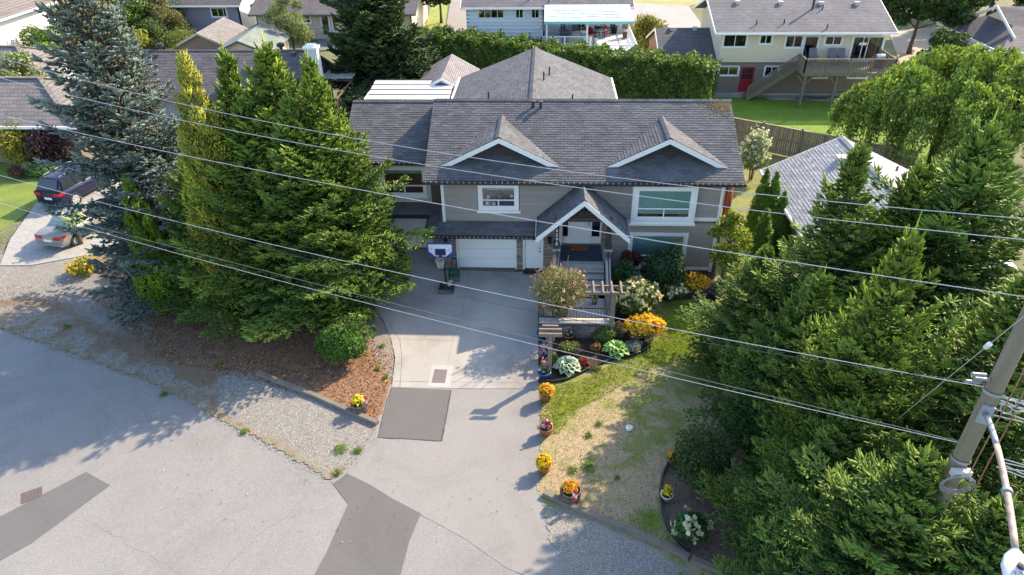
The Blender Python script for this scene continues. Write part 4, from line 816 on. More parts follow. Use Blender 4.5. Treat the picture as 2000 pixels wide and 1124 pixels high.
# porch roof
pz, pyf, pxc, phw, psl = 4.6, 26.3, 1.72, 1.98, .9; b = MB(); ze = pz-phw*psl; proof = MB(); proof.box(pxc-phw+.1, pxc+phw-.1, 28.2, 28.25, ze, ze+.02); pr_ = proof.build('porch_roof', DECKM, H)
for sgn in (-1, 1):
    Lv = math.hypot(phw, phw*psl); roof_plane(pr_, (pxc+sgn*phw, pyf, ze), (0, 1, 0), (-sgn, 0, psl), [(0, 0), (1.94, 0), (1.94 if sgn else 0, Lv*.8), (1.45, Lv), (0, Lv)], seed=40+sgn, thick=.06)
    f = MB(); f.prism([(pxc+sgn*(phw+.04), pyf-.04, ze-.03), (pxc, pyf-.04, pz-.01), (pxc, pyf-.04, pz-.27), (pxc+sgn*(phw+.04), pyf-.04, ze-.27)], (0, .05, 0)); f.build('bargeboard', WHITE, pr_)
    f = MB(); f.beam((pxc+sgn*(phw-.22), pyf+.35, ze+.02), (pxc, pyf+.35, pz-.32), .12, .16); f.build('truss_rafter', mat('post_dark', (.055, .045, .045), .7, .2, 15), pr_)
    f = MB(); f.box(pxc+sgn*(phw+.02)-.04, pxc+sgn*(phw+.02)+.04, pyf, 28.2, ze-.1, ze-.0); f.build('gutter', GUT, pr_); f = MB()
    for i in range(9): f.box(pxc+sgn*(phw+.06)-.02, pxc+sgn*(phw+.06)+.02, pyf+.1+i*.2, pyf+.14+i*.2, ze-.04, ze+.05)
    f.build('light_clip', LIGHTC, pr_, kind='stuff')
ridge_caps(pr_, (pxc, pyf-.03, pz+.02), (pxc, 27.7, pz+.02), slope=psl, w=.12)
PD = mat('post_dark', (.055, .045, .045), .7, .2, 15); f = MB(); f.box(pxc-1.25, pxc+1.25, pyf+.3, pyf+.44, 3.42, 3.62); f.build('tie_beam', PD, pr_)
for k in range(-3, 4):
    a = rad(k*27); f = MB(); f.beam((pxc+.1*math.sin(a), pyf+.37, 3.62), (pxc+.62*math.sin(a), pyf+.37, 3.62+.62*math.cos(a)*1.0), .06, .07); f.build('fan_spoke', PD, pr_)
b = MB(); b.box(pxc-.85, pxc+.85, 26.7, 28.2, 3.66, 3.68); b.build('porch_ceiling', SOFF, pr_)
# ---- rear wing
rzp, rze, rh = 6.2, 4.3, 4.85; rx = -.65; rs = (rzp-rze)/rh; RL = math.hypot(rh, rzp-rze); b = MB(); b.prism([(rx-rh+.1, 34.5, rze-.12), (rx+rh-.1, 34.5, rze-.12), (rx, 34.5, rzp-.12)], (0, 10.35, 0)); rr = b.build('rear_wing_roof', DECKM, H)
for sgn in (-1, 1): roof_plane(rr, (rx+sgn*rh, 34.6, rze), (0, 1, 0), (-sgn, 0, rs), [(0, 0), (10.3, 0), (10.3, RL), (0, RL)], seed=50+sgn, w=.33, e=.15)
ridge_caps(rr, (rx, 34.6, rzp+.02), (rx, 44.9, rzp+.02), slope=rs, w=.17); b = MB(); b.box(rx-rh+.3, rx+rh-.3, 36, 44.5, 0, rze-.1); b.prism([(rx-rh+.3, 44.3, rze-.15), (rx+rh-.3, 44.3, rze-.15), (rx, 44.3, rzp-.2)], (0, .2, 0)); b.build('rear_wall', SIDE, H)
b = MB(); b.box(rx+rh, rx+rh+.1, 34.6, 44.9, rze-.1, rze+.03); b.box(rx-rh-.12, rx-rh, 34.6, 44.9, rze-.1, rze+.03); b.build('gutter', WHITE, rr)
b = MB()
for px, py, y in ((1062, 155, 38.6), (1073, 142, 40.0), (954, 180, 37.3), (1118, 190, 36.5)):
    p = V(px, py, y); z = rzp-rs*abs(p.x-rx); b.tube([(p.x, p.y, z-.1), (p.x, p.y, z+.5)], .045, 7)
b.build('vent_pipe', mat('vent_black', (.03, .03, .035), .5), rr)
# patio cover beside it
pc = thing('patio_cover', (-9, 46.5, 0), 'white ribbed patio roof behind the left wing of the grey house', 'patio cover'); PN = mat('patio_white', (.70, .70, .68), .4, .05)
for i in range(4): y0 = 45.0+i*.88; piece('panel', (-9.2, y0+.42, 2.82+i*.07), (5.6, .82, .03), PN, pc, (rad(4.5), 0, 0))
b = MB()
for i in range(5): b.box(-12, -6.4, 44.97+i*.88, 45.03+i*.88, 2.78+i*.07, 2.84+i*.07)
b.build('rib', mat('rib_dark', (.06, .06, .07), .5), pc); b = MB()
for x in (-11.9, -9, -6.5):
    for y in (45.1, 48.4): b.box(x-.05, x+.05, y-.05, y+.05, 0, 2.8)
b.box(-12.05, -11.97, 44.9, 48.6, 2.75, 2.9); b.build('post', WHITE, pc)
# shed
def gable_shed(name, x0, x1, y0, y1, ze, zp, label, rm, wm, axis='Y', trim=WHITE, cat='shed', ov=.25, wins=()):
    t = thing(name, ((x0+x1)/2, (y0+y1)/2, 0), label, cat); b = MB()
    if axis == 'Y':
        xc = (x0+x1)/2; b.box(x0+ov, x1-ov, y0+ov, y1-ov, 0, ze); b.prism([(x0+ov, y0+ov, ze), (x1-ov, y0+ov, ze), (xc, y0+ov, zp-.18)], (0, y1-y0-2*ov, 0)); b.build('wall', wm, t)
        b = MB()
        for s, xa in ((-1, x0), (1, x1)): b.prism([(xa, y0, ze), (xc, y0, zp), (xc, y0, zp-.12), (xa, y0, ze-.12)], (0, y1-y0, 0))
        r = b.build('roof', rm, t); b = MB()
        for yy in (y0-.04, y1):
            for xa in (x0, x1): b.prism([(xa, yy, ze), (xc, yy, zp), (xc, yy, zp-.2), (xa, yy, ze-.2)], (0, .04, 0))
        b.build('bargeboard', trim, r)
    else:
        yc = (y0+y1)/2; b.box(x0+ov, x1-ov, y0+ov, y1-ov, 0, ze); b.prism([(x0+ov, y0+ov, ze), (x0+ov, y1-ov, ze), (x0+ov, yc, zp-.18)], (x1-x0-2*ov, 0, 0)); b.build('wall', wm, t)
        b = MB()
        for ya in (y0, y1): b.prism([(x0, ya, ze), (x0, yc, zp), (x0, yc, zp-.12), (x0, ya, ze-.12)], (x1-x0, 0, 0))
        r = b.build('roof', rm, t); b = MB()
        for xx in (x0-.04, x1):
            for ya in (y0, y1): b.prism([(xx, ya, ze), (xx, yc, zp), (xx, yc, zp-.2), (xx, ya, ze-.2)], (.04, 0, 0))
        b.box(x0, x1, y0-.08, y0, ze-.16, ze-.02); b.build('bargeboard', trim, r)
    return t, r
FRY = farroof('far_roof_grey', (.24, .22, .225), 'Y')
gable_shed('garden_shed', -9.3, -5.1, 47.6, 53.9, 2.35, 3.5, 'small shed with grey gabled roof between hedge and patio cover', FRY, mat('shed_pale', (.5, .48, .42), .8))
# ================================================================== BIG TREES
SPM = leafmat('spruce_needles', .22, .6, tcol=(1.25, 1.3, .5)); LFM = leafmat('leaf', .3)
GD_, GT_ = (.052, .118, .024), (.36, .47, .065)
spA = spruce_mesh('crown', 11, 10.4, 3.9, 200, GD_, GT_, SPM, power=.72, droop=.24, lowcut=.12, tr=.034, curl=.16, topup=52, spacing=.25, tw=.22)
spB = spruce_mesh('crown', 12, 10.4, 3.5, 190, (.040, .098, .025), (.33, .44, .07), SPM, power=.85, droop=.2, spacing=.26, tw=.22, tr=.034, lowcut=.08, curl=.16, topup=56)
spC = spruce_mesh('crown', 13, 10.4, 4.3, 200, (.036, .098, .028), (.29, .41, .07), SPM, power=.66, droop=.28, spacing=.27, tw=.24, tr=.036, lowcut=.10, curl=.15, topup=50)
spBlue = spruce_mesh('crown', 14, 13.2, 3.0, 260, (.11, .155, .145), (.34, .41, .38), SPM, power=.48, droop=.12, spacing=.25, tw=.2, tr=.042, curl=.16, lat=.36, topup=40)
tkA = trunk_mesh('trunk', 10.2, .2, 3); tkBlue = trunk_mesh('trunk', 13, .24, 4)
def spruce_at(px, py, y, h0, cm, tk, rz, wid, label, group, H0=10.4):
    p = V(px, py, y); s = p.z/H0; return tree_from('spruce_tree', cm, tk, (p.x, y, 0), rz, (s*wid, s*wid, s), label, 'tree', group)
GL, GR = 'green spruces in the clump left of the driveway', 'dark green spruces filling the right of the yard'
for a in [(604, 131, 24.8, 0, spA, tkA, .3, .78, 'bushy spruce nearest the driveway, its boughs reaching over the concrete', GL),
          (519, 106, 25.4, 0, spA, tkA, 1.7, 1.12, 'tall spruce with long bare leader in the middle of the left clump', GL),
          (440, 116, 25.8, 0, spB, tkA, 2.9, .98, 'pointed spruce beside the golden cypress in front of the dark roof', GL),
          (470, 215, 24.8, 0, spC, tkA, 4.1, .92, 'dense spruce at the street side of the left clump, boughs to the ground', GL),
          (565, 205, 24.2, 0, spC, tkA, 5.3, .84, 'lower front spruce of the left clump above the orange mulch', GL),
          (365, 315, 25.0, 0, spC, tkA, .9, .95, 'short dark spruce at the left edge of the clump beside the lime cypress', GL),
          (1678, 302, 19.2, 0, spB, tkA, 3.3, .98, 'tall open topped spruce before the pale grey roof on the right', GR),
          (1800, 338, 19.6, 0, spA, tkA, .2, 1.0, 'spruce with twin side leaders right of the pale grey roof', GR),
          (1928, 268, 19.0, 0, spC, tkA, 1.2, .95, 'tall spruce rising in front of the willow near the right edge', GR),
          (1778, 478, 13.6, 0, spA, tkA, 2.2, .70, 'bright tipped spruce standing left of the utility pole', GR),
          (1605, 550, 16.4, 0, spC, tkA, 5.0, .86, 'wide drooping spruce reaching over the dry lawn', GR),
          (2040, 520, 13.5, 0, spB, tkA, 4.0, 1.1, 'dark spruce behind the utility pole at the right edge', GR),
          (1670, 810, 12.2, 0, spC, tkA, .6, .98, 'low spreading spruce at the bottom right above the flower bed', GR),
          (1965, 1000, 9.0, 0, spC, tkA, 2.6, 1.1, 'nearest spruce under the street lamp at the bottom right corner', GR),
          (1498, 492, 20.8, 0, spC, tkA, .4, 1.05, 'small spruce between the cedar columns and the taller right spruces', GR),
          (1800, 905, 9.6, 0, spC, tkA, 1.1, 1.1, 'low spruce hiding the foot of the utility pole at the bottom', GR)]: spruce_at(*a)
p = V(125, -110, 26.3); t = tree_from('blue_spruce', spBlue, tkBlue, (p.x, 26.3, 0), .5, (1.0, 1.0, p.z/13.2), 'tall silvery blue spruce with cones standing beside the parked cars', 'tree')
rng = np.random.default_rng(9); k = 700; h = 6.5+6.3*rng.random(k)**.7; aa = rng.random(k)*6.28; rr_ = 3.3*((1-h/13.4)**.6)*(.55+.4*rng.random(k)); CA = np.column_stack([rr_*np.cos(aa), rr_*np.sin(aa), h])
co = bpy.data.objects.new('cone', twigs_mesh('cone', CA, np.tile([[0, 0, -1.]], (k, 1)), np.full(k, .17), np.full(k, .04), pal(rng, k, [(.46, .27, .13), (.36, .21, .10)]), mat('cone_brown', (1, 1, 1), .8, attr=True), rng)); C.objects.link(co); co.parent = t; co['kind'] = 'stuff'
# ---- cypresses
def cypress_mesh(name, seed, H, R, n, cols, m, size=.2, lumps=40, fat=.36):
    rng = np.random.default_rng(seed); cl = []
    for i in range(lumps):
        u = (i+.5)/lumps; z = H*u*.93+.25; rr = R*(1-u)**.55*(.8+.3*rng.random()); a = i*2.4; k = R*fat*(1.15-u); cl.append((rr*.62*math.cos(a), rr*.62*math.sin(a), z, k, k, k*1.9))
    cl.append((0, 0, H*.93, R*.18, R*.18, H*.07)); P, D, Cc = [], [], []; w = np.array([c[3]*c[5] for c in cl]); w /= w.sum()
    for (x, y, z, a, b, c), ww in zip(cl, w):
        k = int(n*ww)+12; q = lumpy(rng, k, 8, .25, .55); P.append(q*np.array([a, b, c])+np.array([x, y, z])); D.append(unit(q*np.array([.8, .8, .3])+np.array([0, 0, .9])+rng.normal(size=(k, 3))*.3)); Cc.append(pal(rng, k, cols)*rng.uniform(.75, 1.25))
    P, D, Cc = map(np.concatenate, (P, D, Cc)); return twigs_mesh(name, P-D*size*.4, D, size*(.6+.7*rng.random(len(P))), .03*(.8+.5*rng.random(len(P))), Cc, m, rng)
GOLD = [(.46, .44, .05), (.34, .38, .05), (.52, .48, .06), (.26, .36, .04), (.42, .36, .07)]
cyG = cypress_mesh('crown', 21, 10.3, 1.8, 42000, GOLD, LFM, .2, 54, .5); tk2 = trunk_mesh('trunk', 9, .16, 6)
p = V(352, 96, 24.6); tree_from('golden_cypress', cyG, tk2, (p.x, 24.6, 0), 0, (1.1, 1.1, p.z/10.3), 'tall golden yellow cypress between blue spruce and green spruces', 'tree')
cyL = cypress_mesh('crown', 22, 5.5, 1.25, 15000, [(.18, .30, .02), (.24, .36, .03), (.13, .24, .02)], LFM); g = G(300, 610)
tree_from('lime_cypress', cyL, trunk_mesh('trunk', 5, .1, 7), (g.x+.4, g.y+.6, 0), 0, (1, 1, 1.15), 'bright lime green cypress at the left foot of the spruce clump', 'tree')
cyT = cypress_mesh('crown', 23, 3.8, .55, 9000, [(.15, .28, .03), (.20, .34, .04), (.11, .21, .03)], LFM, .15, 44, .62); tk3 = trunk_mesh('trunk', 3.4, .06, 8)
for i, (px, py, h, lb) in enumerate([(1470, 478, 1.08, 'dark narrow cedar column next to the grey house corner'), (1489, 480, 1.05, 'middle narrow cedar column right of the grey house, bright tipped'), (1508, 492, .86, 'shortest narrow cedar column beside the pale roofed house wall'), (1476, 520, .8, 'front narrow cedar column above the spruce at the house corner')]):
    g = G(px, py); tree_from('cedar_column', cyT, tk3, (g.x, g.y, 0), i*1.7, (1.1, 1.1, h), lb, 'tree', 'narrow cedar columns at the house corner')
# ---- conifer behind the left neighbour
cyB = spruce_mesh('crown', 31, 10.4, 3.5, 230, (.035, .07, .03), (.12, .17, .05), SPM, power=.55, droop=.36, spacing=.3, tw=.34, tr=.06, topup=25)
g = G(745, 200); tree_from('cedar_tree', cyB, trunk_mesh('trunk', 10, .3, 9), (g.x, g.y, 0), 0, (1.08, 1.08, 1.22), 'tall dark feathery conifer behind the chimney of the dark roofed bungalow', 'tree')
# ---- leafy trees
def leafy(name, g, H, R, n, size, cols, seed, label, nb=26, r=1.0, z0=.35, cat='tree', group=None, droop=0, sc=1):
    rnd = random.Random(seed); cm = crown_mesh('crown', seed, blobs(rnd, nb, R, H*z0, H*.93, r), n, size, cols, LFM, droop=droop)
    return tree_from(name, cm, trunk_mesh('trunk', H*.8, .05+H*.018, seed, 7, R*.8), (g[0], g[1], 0), 0, 1, label, cat, group)
# willow
def willow_mesh(seed, H, R, n, cols):
    rng = np.random.default_rng(seed); P, D, Cc = [], [], []
    domes = [(0, 0, H, R*.55), (-R*.5, -.8, H*.86, R*.42), (R*.5, .4, H*.95, R*.45), (-R*.15, -R*.5, H*.82, R*.4), (R*.25, -R*.55, H*.8, R*.38), (-R*.68, .6, H*.7, R*.3), (.2, R*.5, H*.85, R*.4), (R*.75, -.6, H*.75, R*.33)]
    per = n//(len(domes)*60)
    for dx, dy, dz, dr in domes:
        for s in range(60):
            a, u = rng.random()*6.28, rng.random()**.5; x, y = dx+dr*u*math.cos(a), dy+dr*u*math.sin(a); z = dz-(u**2)*dr*.75; L = (1.0+2.8*rng.random())*(.5+u*.7); tone = rng.uniform(.7, 1.3)
            ox, oy = (x-dx)*.5*rng.random(), (y-dy)*.5*rng.random(); t = rng.random(per)
            P.append(np.column_stack([x+ox*t**.5+rng.normal(size=per)*.13, y+oy*t**.5+rng.normal(size=per)*.13, np.maximum(.2, z-L*t**1.3+rng.normal(size=per)*.06)]))
            D.append(np.tile([[ox*.4, oy*.4, -1.]], (per, 1))+rng.normal(size=(per, 3))*.7); Cc.append(pal(rng, per, cols)*tone)
    P, D, Cc = map(np.concatenate, (P, D, Cc)); return leaves_mesh('crown', P, unit(rng.normal(size=(len(P), 3))), .22*(.7+.6*rng.random(len(P))), Cc, LFM, rng, .4, D=D)
wl = willow_mesh(5, 7.2, 5.8, 84000, [(.21, .30, .06), (.16, .25, .05), (.29, .36, .07), (.10, .17, .04)])
tree_from('willow_tree', wl, trunk_mesh('trunk', 5.5, .35, 11, 8, 4), (24.0, 41.5, 0), 0, 1, 'large yellow green willow with trailing branches on the right', 'tree')
leafy('plum_tree', G(1895, 330), 5.2, 1.9, 7000, .2, [(.09, .035, .04), (.06, .03, .035), (.12, .05, .04)], 61, 'dark purple leaved tree half hidden in front of the willow')
# back left garden
YG, MG, DG = [(.24, .26, .04), (.3, .29, .06), (.18, .22, .04)], [(.09, .16, .03), (.12, .19, .04), (.07, .12, .03)], [(.04, .08, .025), (.06, .10, .03), (.03, .06, .02)]
leafy('yellow_shrub_tree', G(215, 118), 3.6, 3.8, 15000, .24, YG, 62, 'wide yellow green rounded shrub behind the blue spruce', z0=.2, nb=34, r=1.3)
leafy('garden_tree', G(268, 88), 7.5, 2.3, 13000, .26, [(.10, .17, .03), (.14, .19, .04), (.07, .12, .03)], 63, 'tall green conifer like tree left of the blue grey house', z0=.12, r=1.1)
leafy('garden_tree', G(330, 80), 4.6, 1.8, 8000, .22, [(.17, .17, .07), (.22, .18, .09), (.12, .16, .05)], 64, 'brownish green flowering shrub tree beside the wooden arbour', z0=.15)
leafy('garden_tree', G(305, 92), 2.6, 2.0, 6000, .2, [(.08, .13, .04), (.12, .17, .07)], 65, 'low grey green shrub between the yellow shrub and brown shed', z0=.1)
leafy('vine_bush', G(356, 62), 3.0, 1.1, 4000, .18, [(.07, .16, .02), (.10, .2, .03)], 66, 'glossy green climber mounded over the deck corner of the blue grey house', z0=.1)
leafy('birch_tree', G(577, 112), 5.6, 2.3, 11000, .17, [(.20, .24, .12), (.26, .28, .16), (.14, .19, .07)], 67, 'pale green weeping tree in front of the beige bungalow', z0=.3, droop=.6, r=.8)
leafy('low_shrub', G(362, 96), 1.6, 1.6, 3500, .16, [(.22, .25, .08), (.16, .2, .05)], 68, 'low pale green shrub beside the brown shed', z0=.2, cat='shrub')
leafy('green_shrub', G(110, 130), 3.6, 2.4, 8000, .22, MG, 69, 'dark green shrub behind the blue spruce near the far lawn', z0=.1, cat='shrub')
leafy('red_shrub', G(72, 38), 2.3, 1.1, 2500, .2, [(.16, .05, .05), (.22, .08, .07)], 70, 'reddish shrub by the trampoline in the far left garden', z0=.15, cat='shrub')
leafy('reed_clump', G(108, 152), 2.6, 1.2, 4500, .3, [(.15, .22, .04), (.2, .26, .06)], 71, 'tall grassy bright green clump at the end of the tiled roof', z0=.1, cat='plant')
hedge('back_hedge', [(-44, 92), (-32, 90)], 3, 3.2, 5000, .28, MG, 3, 'green hedge at the far left behind the yellow shrub')
leafy('white_magnolia', (-38.5, 49.3), 4.6, 3.0, 11000, .2, [(.10, .16, .04), (.14, .2, .05), (.4, .38, .32)], 72, 'green shrub with pale flowers between the two tiled roofs', z0=.25)
# right and rear
leafy('roadside_tree', G(862, 45), 6.5, 2.6, 8000, .3, DG, 73, 'dark tree beside the gravel lane behind the tall conifer', z0=.35)
leafy('yellow_bush', G(1262, 98), 3.0, 1.9, 7000, .22, [(.28, .26, .06), (.22, .22, .05), (.16, .2, .05)], 74, 'yellow green bush between the white deck and the small dark roof', z0=.1, cat='bush')
leafy('shade_tree', G(1775, 105), 8.4, 4.2, 20000, .34, DG, 75, 'dark broad tree behind the right end of the cream house', z0=.38, r=1.3, nb=34)
leafy('laurel_bush', G(1830, 150), 3.8, 2.5, 9000, .26, [(.04, .085, .03), (.06, .11, .035)], 76, 'dense dark laurel bush left of the white walled house', z0=.1, cat='bush')
for i, (px, py, hh, R, cc, lb) in enumerate([(1850, 60, 8.5, 4.0, DG, 'dark tree mass above the laurel at the top right'), (1930, 30, 9.5, 4.2, DG, 'tall dark tree behind the white house at the top right'), (1990, 40, 8, 3.5, MG, 'lighter green tree at the top right corner'), (1800, 25, 9, 3.6, DG, 'dark tree far behind the broad shade tree'), (2060, 25, 9, 4, DG, 'dark tree just beyond the top right corner')]):
    leafy('background_tree', G(px, py), hh, R, 10000, .4, cc, 80+i, lb, z0=.2, r=1.4, group='dark trees along the top right')
leafy('sapling', G(1408, 560), 3.9, 1.0, 3600, .15, [(.20, .26, .03), (.30, .28, .03), (.10, .17, .03)], 90, 'slender yellow green tree at the right corner of the grey house', z0=.3, r=.42)
leafy('golden_shrub', G(60, 320), 2.6, 1.2, 5000, .17, [(.36, .30, .03), (.28, .26, .04), (.2, .2, .04)], 91, 'bright golden shrub before the brown fence at the far left', z0=.1, cat='shrub')
leafy('purple_shrub', G(108, 325), 2.2, 1.3, 4000, .17, [(.07, .035, .05), (.05, .03, .04)], 92, 'dark purple shrub behind the navy car', z0=.1, cat='shrub')
bush('white_flower_shrub', G(1465, 352), (.9, .9, 1.7), 3600, .13, [(.14, .2, .09), (.2, .27, .12), (.42, .43, .34)], 93, 'shrub covered in white blooms at the right end of the grey roof', 'shrub', (160, .13, [(.62, .62, .5)], -.2), lift=1.4)
hedge('laurel_hedge', [(-14.5, 61.8), (-9, 60.4), (-4.5, 58.6), (0, 56.0), (4, 54.2), (8, 52.8), (12.4, 51.0)], 2.8, 3.9, 62000, .23, [(.07, .14, .025), (.11, .19, .035), (.05, .10, .02), (.15, .21, .04)], 2, 'long green hedge behind the grey house, in front of the white deck')
# ================================================================== GARDEN PLANTS
RH = [(.035, .085, .035), (.05, .11, .04), (.03, .065, .03)]
bush('rhododendron', G(1292, 575), (1.15, .95, 1.35), 4200, .14, RH, 101, 'tall dark green rhododendron before the lower window', lift=1.1, trans=.15)
bush('rhododendron', G(1222, 578), (.85, .8, 1.0), 2800, .13, RH, 102, 'dark green rhododendron right beside the entry steps', lift=.8, trans=.15)
bush('rhododendron', G(1262, 585), (.8, .6, .7), 2000, .13, RH, 103, 'low dark rhododendron between the two larger ones', lift=.55, trans=.15)
bush('japanese_maple', G(1228, 553), (.6, .5, .55), 1800, .09, [(.10, .025, .02), (.14, .04, .025), (.07, .02, .02)], 104, 'rust red maple shrub beneath the left end of the lower window', lift=1.2)
bush('rudbeckia', G(1352, 573), (.75, .45, .5), 1400, .09, [(.08, .14, .03), (.12, .17, .03)], 105, 'orange yellow daisies in the shade below the lower window', 'flowers', (260, .075, [(.62, .34, .02), (.6, .42, .03)], 0), lift=.45)
bush('hydrangea', G(1312, 588), (.55, .5, .5), 1300, .13, [(.10, .17, .04), (.15, .2, .05)], 106, 'white hydrangea beside the yellow daisies near the house wall', 'bush', (30, .14, [(.6, .6, .45)], .1), lift=.45)
bush('hydrangea', G(1240, 622), (1.05, .85, .95), 4200, .13, [(.12, .19, .05), (.17, .23, .06), (.08, .14, .03)], 107, 'big pale flowered hydrangea right of the arbour', 'bush', (110, .14, [(.55, .52, .3), (.5, .42, .33), (.42, .46, .2)], .05), lift=.85)
bush('rudbeckia', G(1256, 662), (.85, .55, .55), 1700, .09, [(.09, .15, .03), (.14, .19, .04)], 108, 'mass of bright yellow daisies at the edge of the lawn', 'flowers', (520, .08, [(.72, .46, .015), (.75, .5, .02), (.68, .36, .02)], -.05), lift=.5)
bush('lambs_ear', G(1240, 685), (.38, .35, .25), 500, .12, [(.3, .33, .3), (.38, .4, .36)], 109, 'silvery grey plant below the bright yellow daisies', 'plant', lift=.2)
bush('yellow_rose', G(1208, 612), (.28, .28, .55), 700, .08, [(.2, .22, .04), (.3, .28, .04)], 110, 'yellow flowered shrub behind the right arbour post', 'bush', (40, .08, [(.7, .5, .1)], -.5), lift=.6)
bush('low_perennial', G(1180, 668), (.5, .4, .4), 1200, .09, [(.13, .2, .05), (.17, .24, .07)], 111, 'soft green perennial before the stone planter wall', 'plant', lift=.3)
bush('low_perennial', G(1112, 688), (.55, .35, .28), 900, .08, [(.2, .23, .06), (.13, .18, .05), (.26, .24, .06)], 112, 'yellow green ground plant in the middle of the entry bed', 'plant', lift=.2)
bush('low_perennial', G(1080, 712), (.28, .3, .3), 600, .09, [(.07, .15, .03), (.10, .2, .04)], 113, 'green clump left of the striped hosta beside the post', 'plant', lift=.22)
bush('coral_bells', G(1140, 716), (.28, .25, .22), 450, .1, [(.22, .03, .04), (.3, .06, .05)], 114, 'crimson leaved plant right of the striped hosta', 'plant', lift=.18)
bush('bronze_grass', G(1163, 685), (.32, .25, .22), 450, .09, [(.25, .12, .07), (.2, .1, .06)], 115, 'bronze pink plant in the entry bed', 'plant', lift=.16)
bush('thyme_patch', G(1163, 722), (.35, .2, .12), 400, .06, [(.2, .22, .07), (.14, .17, .05)], 116, 'low yellowish ground cover at the lawn side of the bed', 'plant', lift=.08)
def hosta(g, r, n, cols, edge, seed, label, gr=None):
    t = thing('hosta', (g[0], g[1], 0), label, 'plant', gr); rnd = random.Random(seed); mm = mat('hosta_leaf', (1, 1, 1), .5, .1, attr=True)
    for i in range(n):
        a = i*2.4; lv = i/n; L = r*(.45+.55*(1-lv)); w = L*.28; el = .25+.9*lv; d = Vector((math.cos(a), math.sin(a), 0)); s = Vector((-d.y, d.x, 0)); b = MB(); base = Vector((g[0], g[1], .08+.2*lv))+d*.04
        m1, m2, tip = base+d*L*.35+Vector((0, 0, L*.35*el+.03)), base+d*L*.75+Vector((0, 0, L*.5*el)), base+d*L+Vector((0, 0, L*.32*el-.02)); c0 = rnd.choice(cols)
        b.cur = c0; b.add([base, m1, m2, tip], []); b.cur = edge; up = Vector((0, 0, .04)); b.add([m1+s*w+up, m2+s*w*.9+up, m1-s*w+up, m2-s*w*.9+up], []); b.f = [[0, 4, 1], [4, 5, 2, 1], [5, 3, 2], [0, 1, 6], [6, 1, 2, 7], [7, 2, 3]]; b.m = [0]*6
        b.build('leaf', mm, t)
    return t
hosta(G(1108, 722), .62, 34, [(.12, .22, .09), (.15, .26, .1)], (.62, .66, .48), 1, 'large white edged striped hosta at the front of the entry bed')
hosta(G(1203, 690), .62, 30, [(.12, .3, .04), (.18, .34, .06)], (.3, .42, .12), 2, 'big bright green hosta beside the lawn edging')
rs_ = thing('rose_bush', tuple(G(1084, 648)), 'large straggly pink rose tree leaning over the entry landing', 'rose'); c = (G(1084, 648).x+.15, 23.5, 2.0)
foliage('foliage', c, (1.25, 1.05, 1.05), 6800, .085, [(.22, .25, .09), (.30, .29, .12), (.34, .26, .17), (.14, .18, .05)], 120, LFM, lobes=24, amp=.4, lo=.35, flat_bottom=False, parent=rs_); stems(c, (1.6, 1.3, 2.0), 5, rs_, 26, mat('rose_stem', (.24, .17, .11), .9), 'stem'); blossoms('flower', c, (1.3, 1.1, 1.1), 60, .085, [(.62, .34, .30), (.7, .42, .34), (.55, .2, .22)], 121, rs_, -.5)
bush('mulch_shrub', G(672, 712), (1.05, .8, .95), 4800, .11, [(.045, .12, .02), (.07, .16, .03), (.09, .18, .03)], 130, 'glossy green shrub standing in the orange mulch under the spruces', lift=.8, lobes=20, amp=.4)
bush('camellia', G(1360, 950), (1.0, 1.0, 1.3), 4600, .10, [(.035, .07, .02), (.05, .09, .03), (.06, .1, .03)], 131, 'dark small leaved shrub at the lawn edge under the right spruces', lift=1.1, lobes=20, amp=.4)
bush('hydrangea', G(1347, 1052), (.55, .5, .5), 2200, .12, [(.045, .13, .04), (.06, .16, .05)], 132, 'round green hydrangea with cream heads in the bottom mulch bed', 'bush', (16, .15, [(.62, .6, .4)], -.1), lift=.42)
bush('corner_perennials', G(168, 533), (.8, .75, .45), 1700, .1, [(.3, .27, .04), (.2, .22, .04), (.12, .17, .03)], 133, 'yellow and green perennials at the gravel drive corner under the blue spruce', 'plant', (90, .08, [(.65, .45, .03)], 0), lift=.3)
bush('brown_bush', G(38, 348), (.6, .5, .45), 900, .12, [(.11, .06, .045), (.08, .05, .04)], 134, 'brown leaved mound on the far left lawn', 'bush', lift=.35)
bush('ground_cover', G(95, 342), (1.5, .8, .45), 1900, .16, [(.10, .2, .04), (.13, .24, .05)], 135, 'broad leaved green ground cover behind the navy car', 'plant', lift=.25)
bush('white_daisies', G(62, 340), (.5, .4, .5), 700, .12, [(.2, .24, .08), (.45, .45, .3)], 136, 'pale flowering plant beside the brown mound', 'plant', lift=.35)
bush('weedy_shrub', G(1880, 990), (1.1, 1.0, .9), 2600, .12, [(.22, .2, .03), (.14, .15, .03), (.3, .2, .05)], 137, 'sunlit yellow green undergrowth at the foot of the utility pole', 'bush', lift=.6)
def palm_at(g):
    t = thing('palm_clump', (g.x, g.y, 0), 'spiky green yucca like palm behind the grey sedan', 'plant'); rnd = random.Random(3)
    b = MB(); b.tube([(g.x, g.y, 0), (g.x, g.y, 1.3)], .1, 7); b.build('stem', BARK, t)
    for i in range(36):
        a = i*2.4; L = rnd.uniform(.6, .95); e = rnd.uniform(-.1, .9); d = Vector((math.cos(a), math.sin(a), 0)); s = Vector((-d.y, d.x, 0))*.04; p0 = Vector((g.x, g.y, 1.3)); p1 = p0+d*L*.55+Vector((0, 0, L*.5*e+.1)); p2 = p0+d*L+Vector((0, 0, L*.35*e-.15)); b = MB(); b.cur = rnd.choice([(.18, .24, .05), (.12, .2, .04), (.28, .3, .1)]); b.add([p0-s, p0+s, p1+s*1.4, p1-s*1.4, p2], [(0, 1, 2, 3), (3, 2, 4)]); b.build('leaf', mat('hosta_leaf', (1, 1, 1), .5, .1, attr=True), t)
palm_at(G(160, 478))
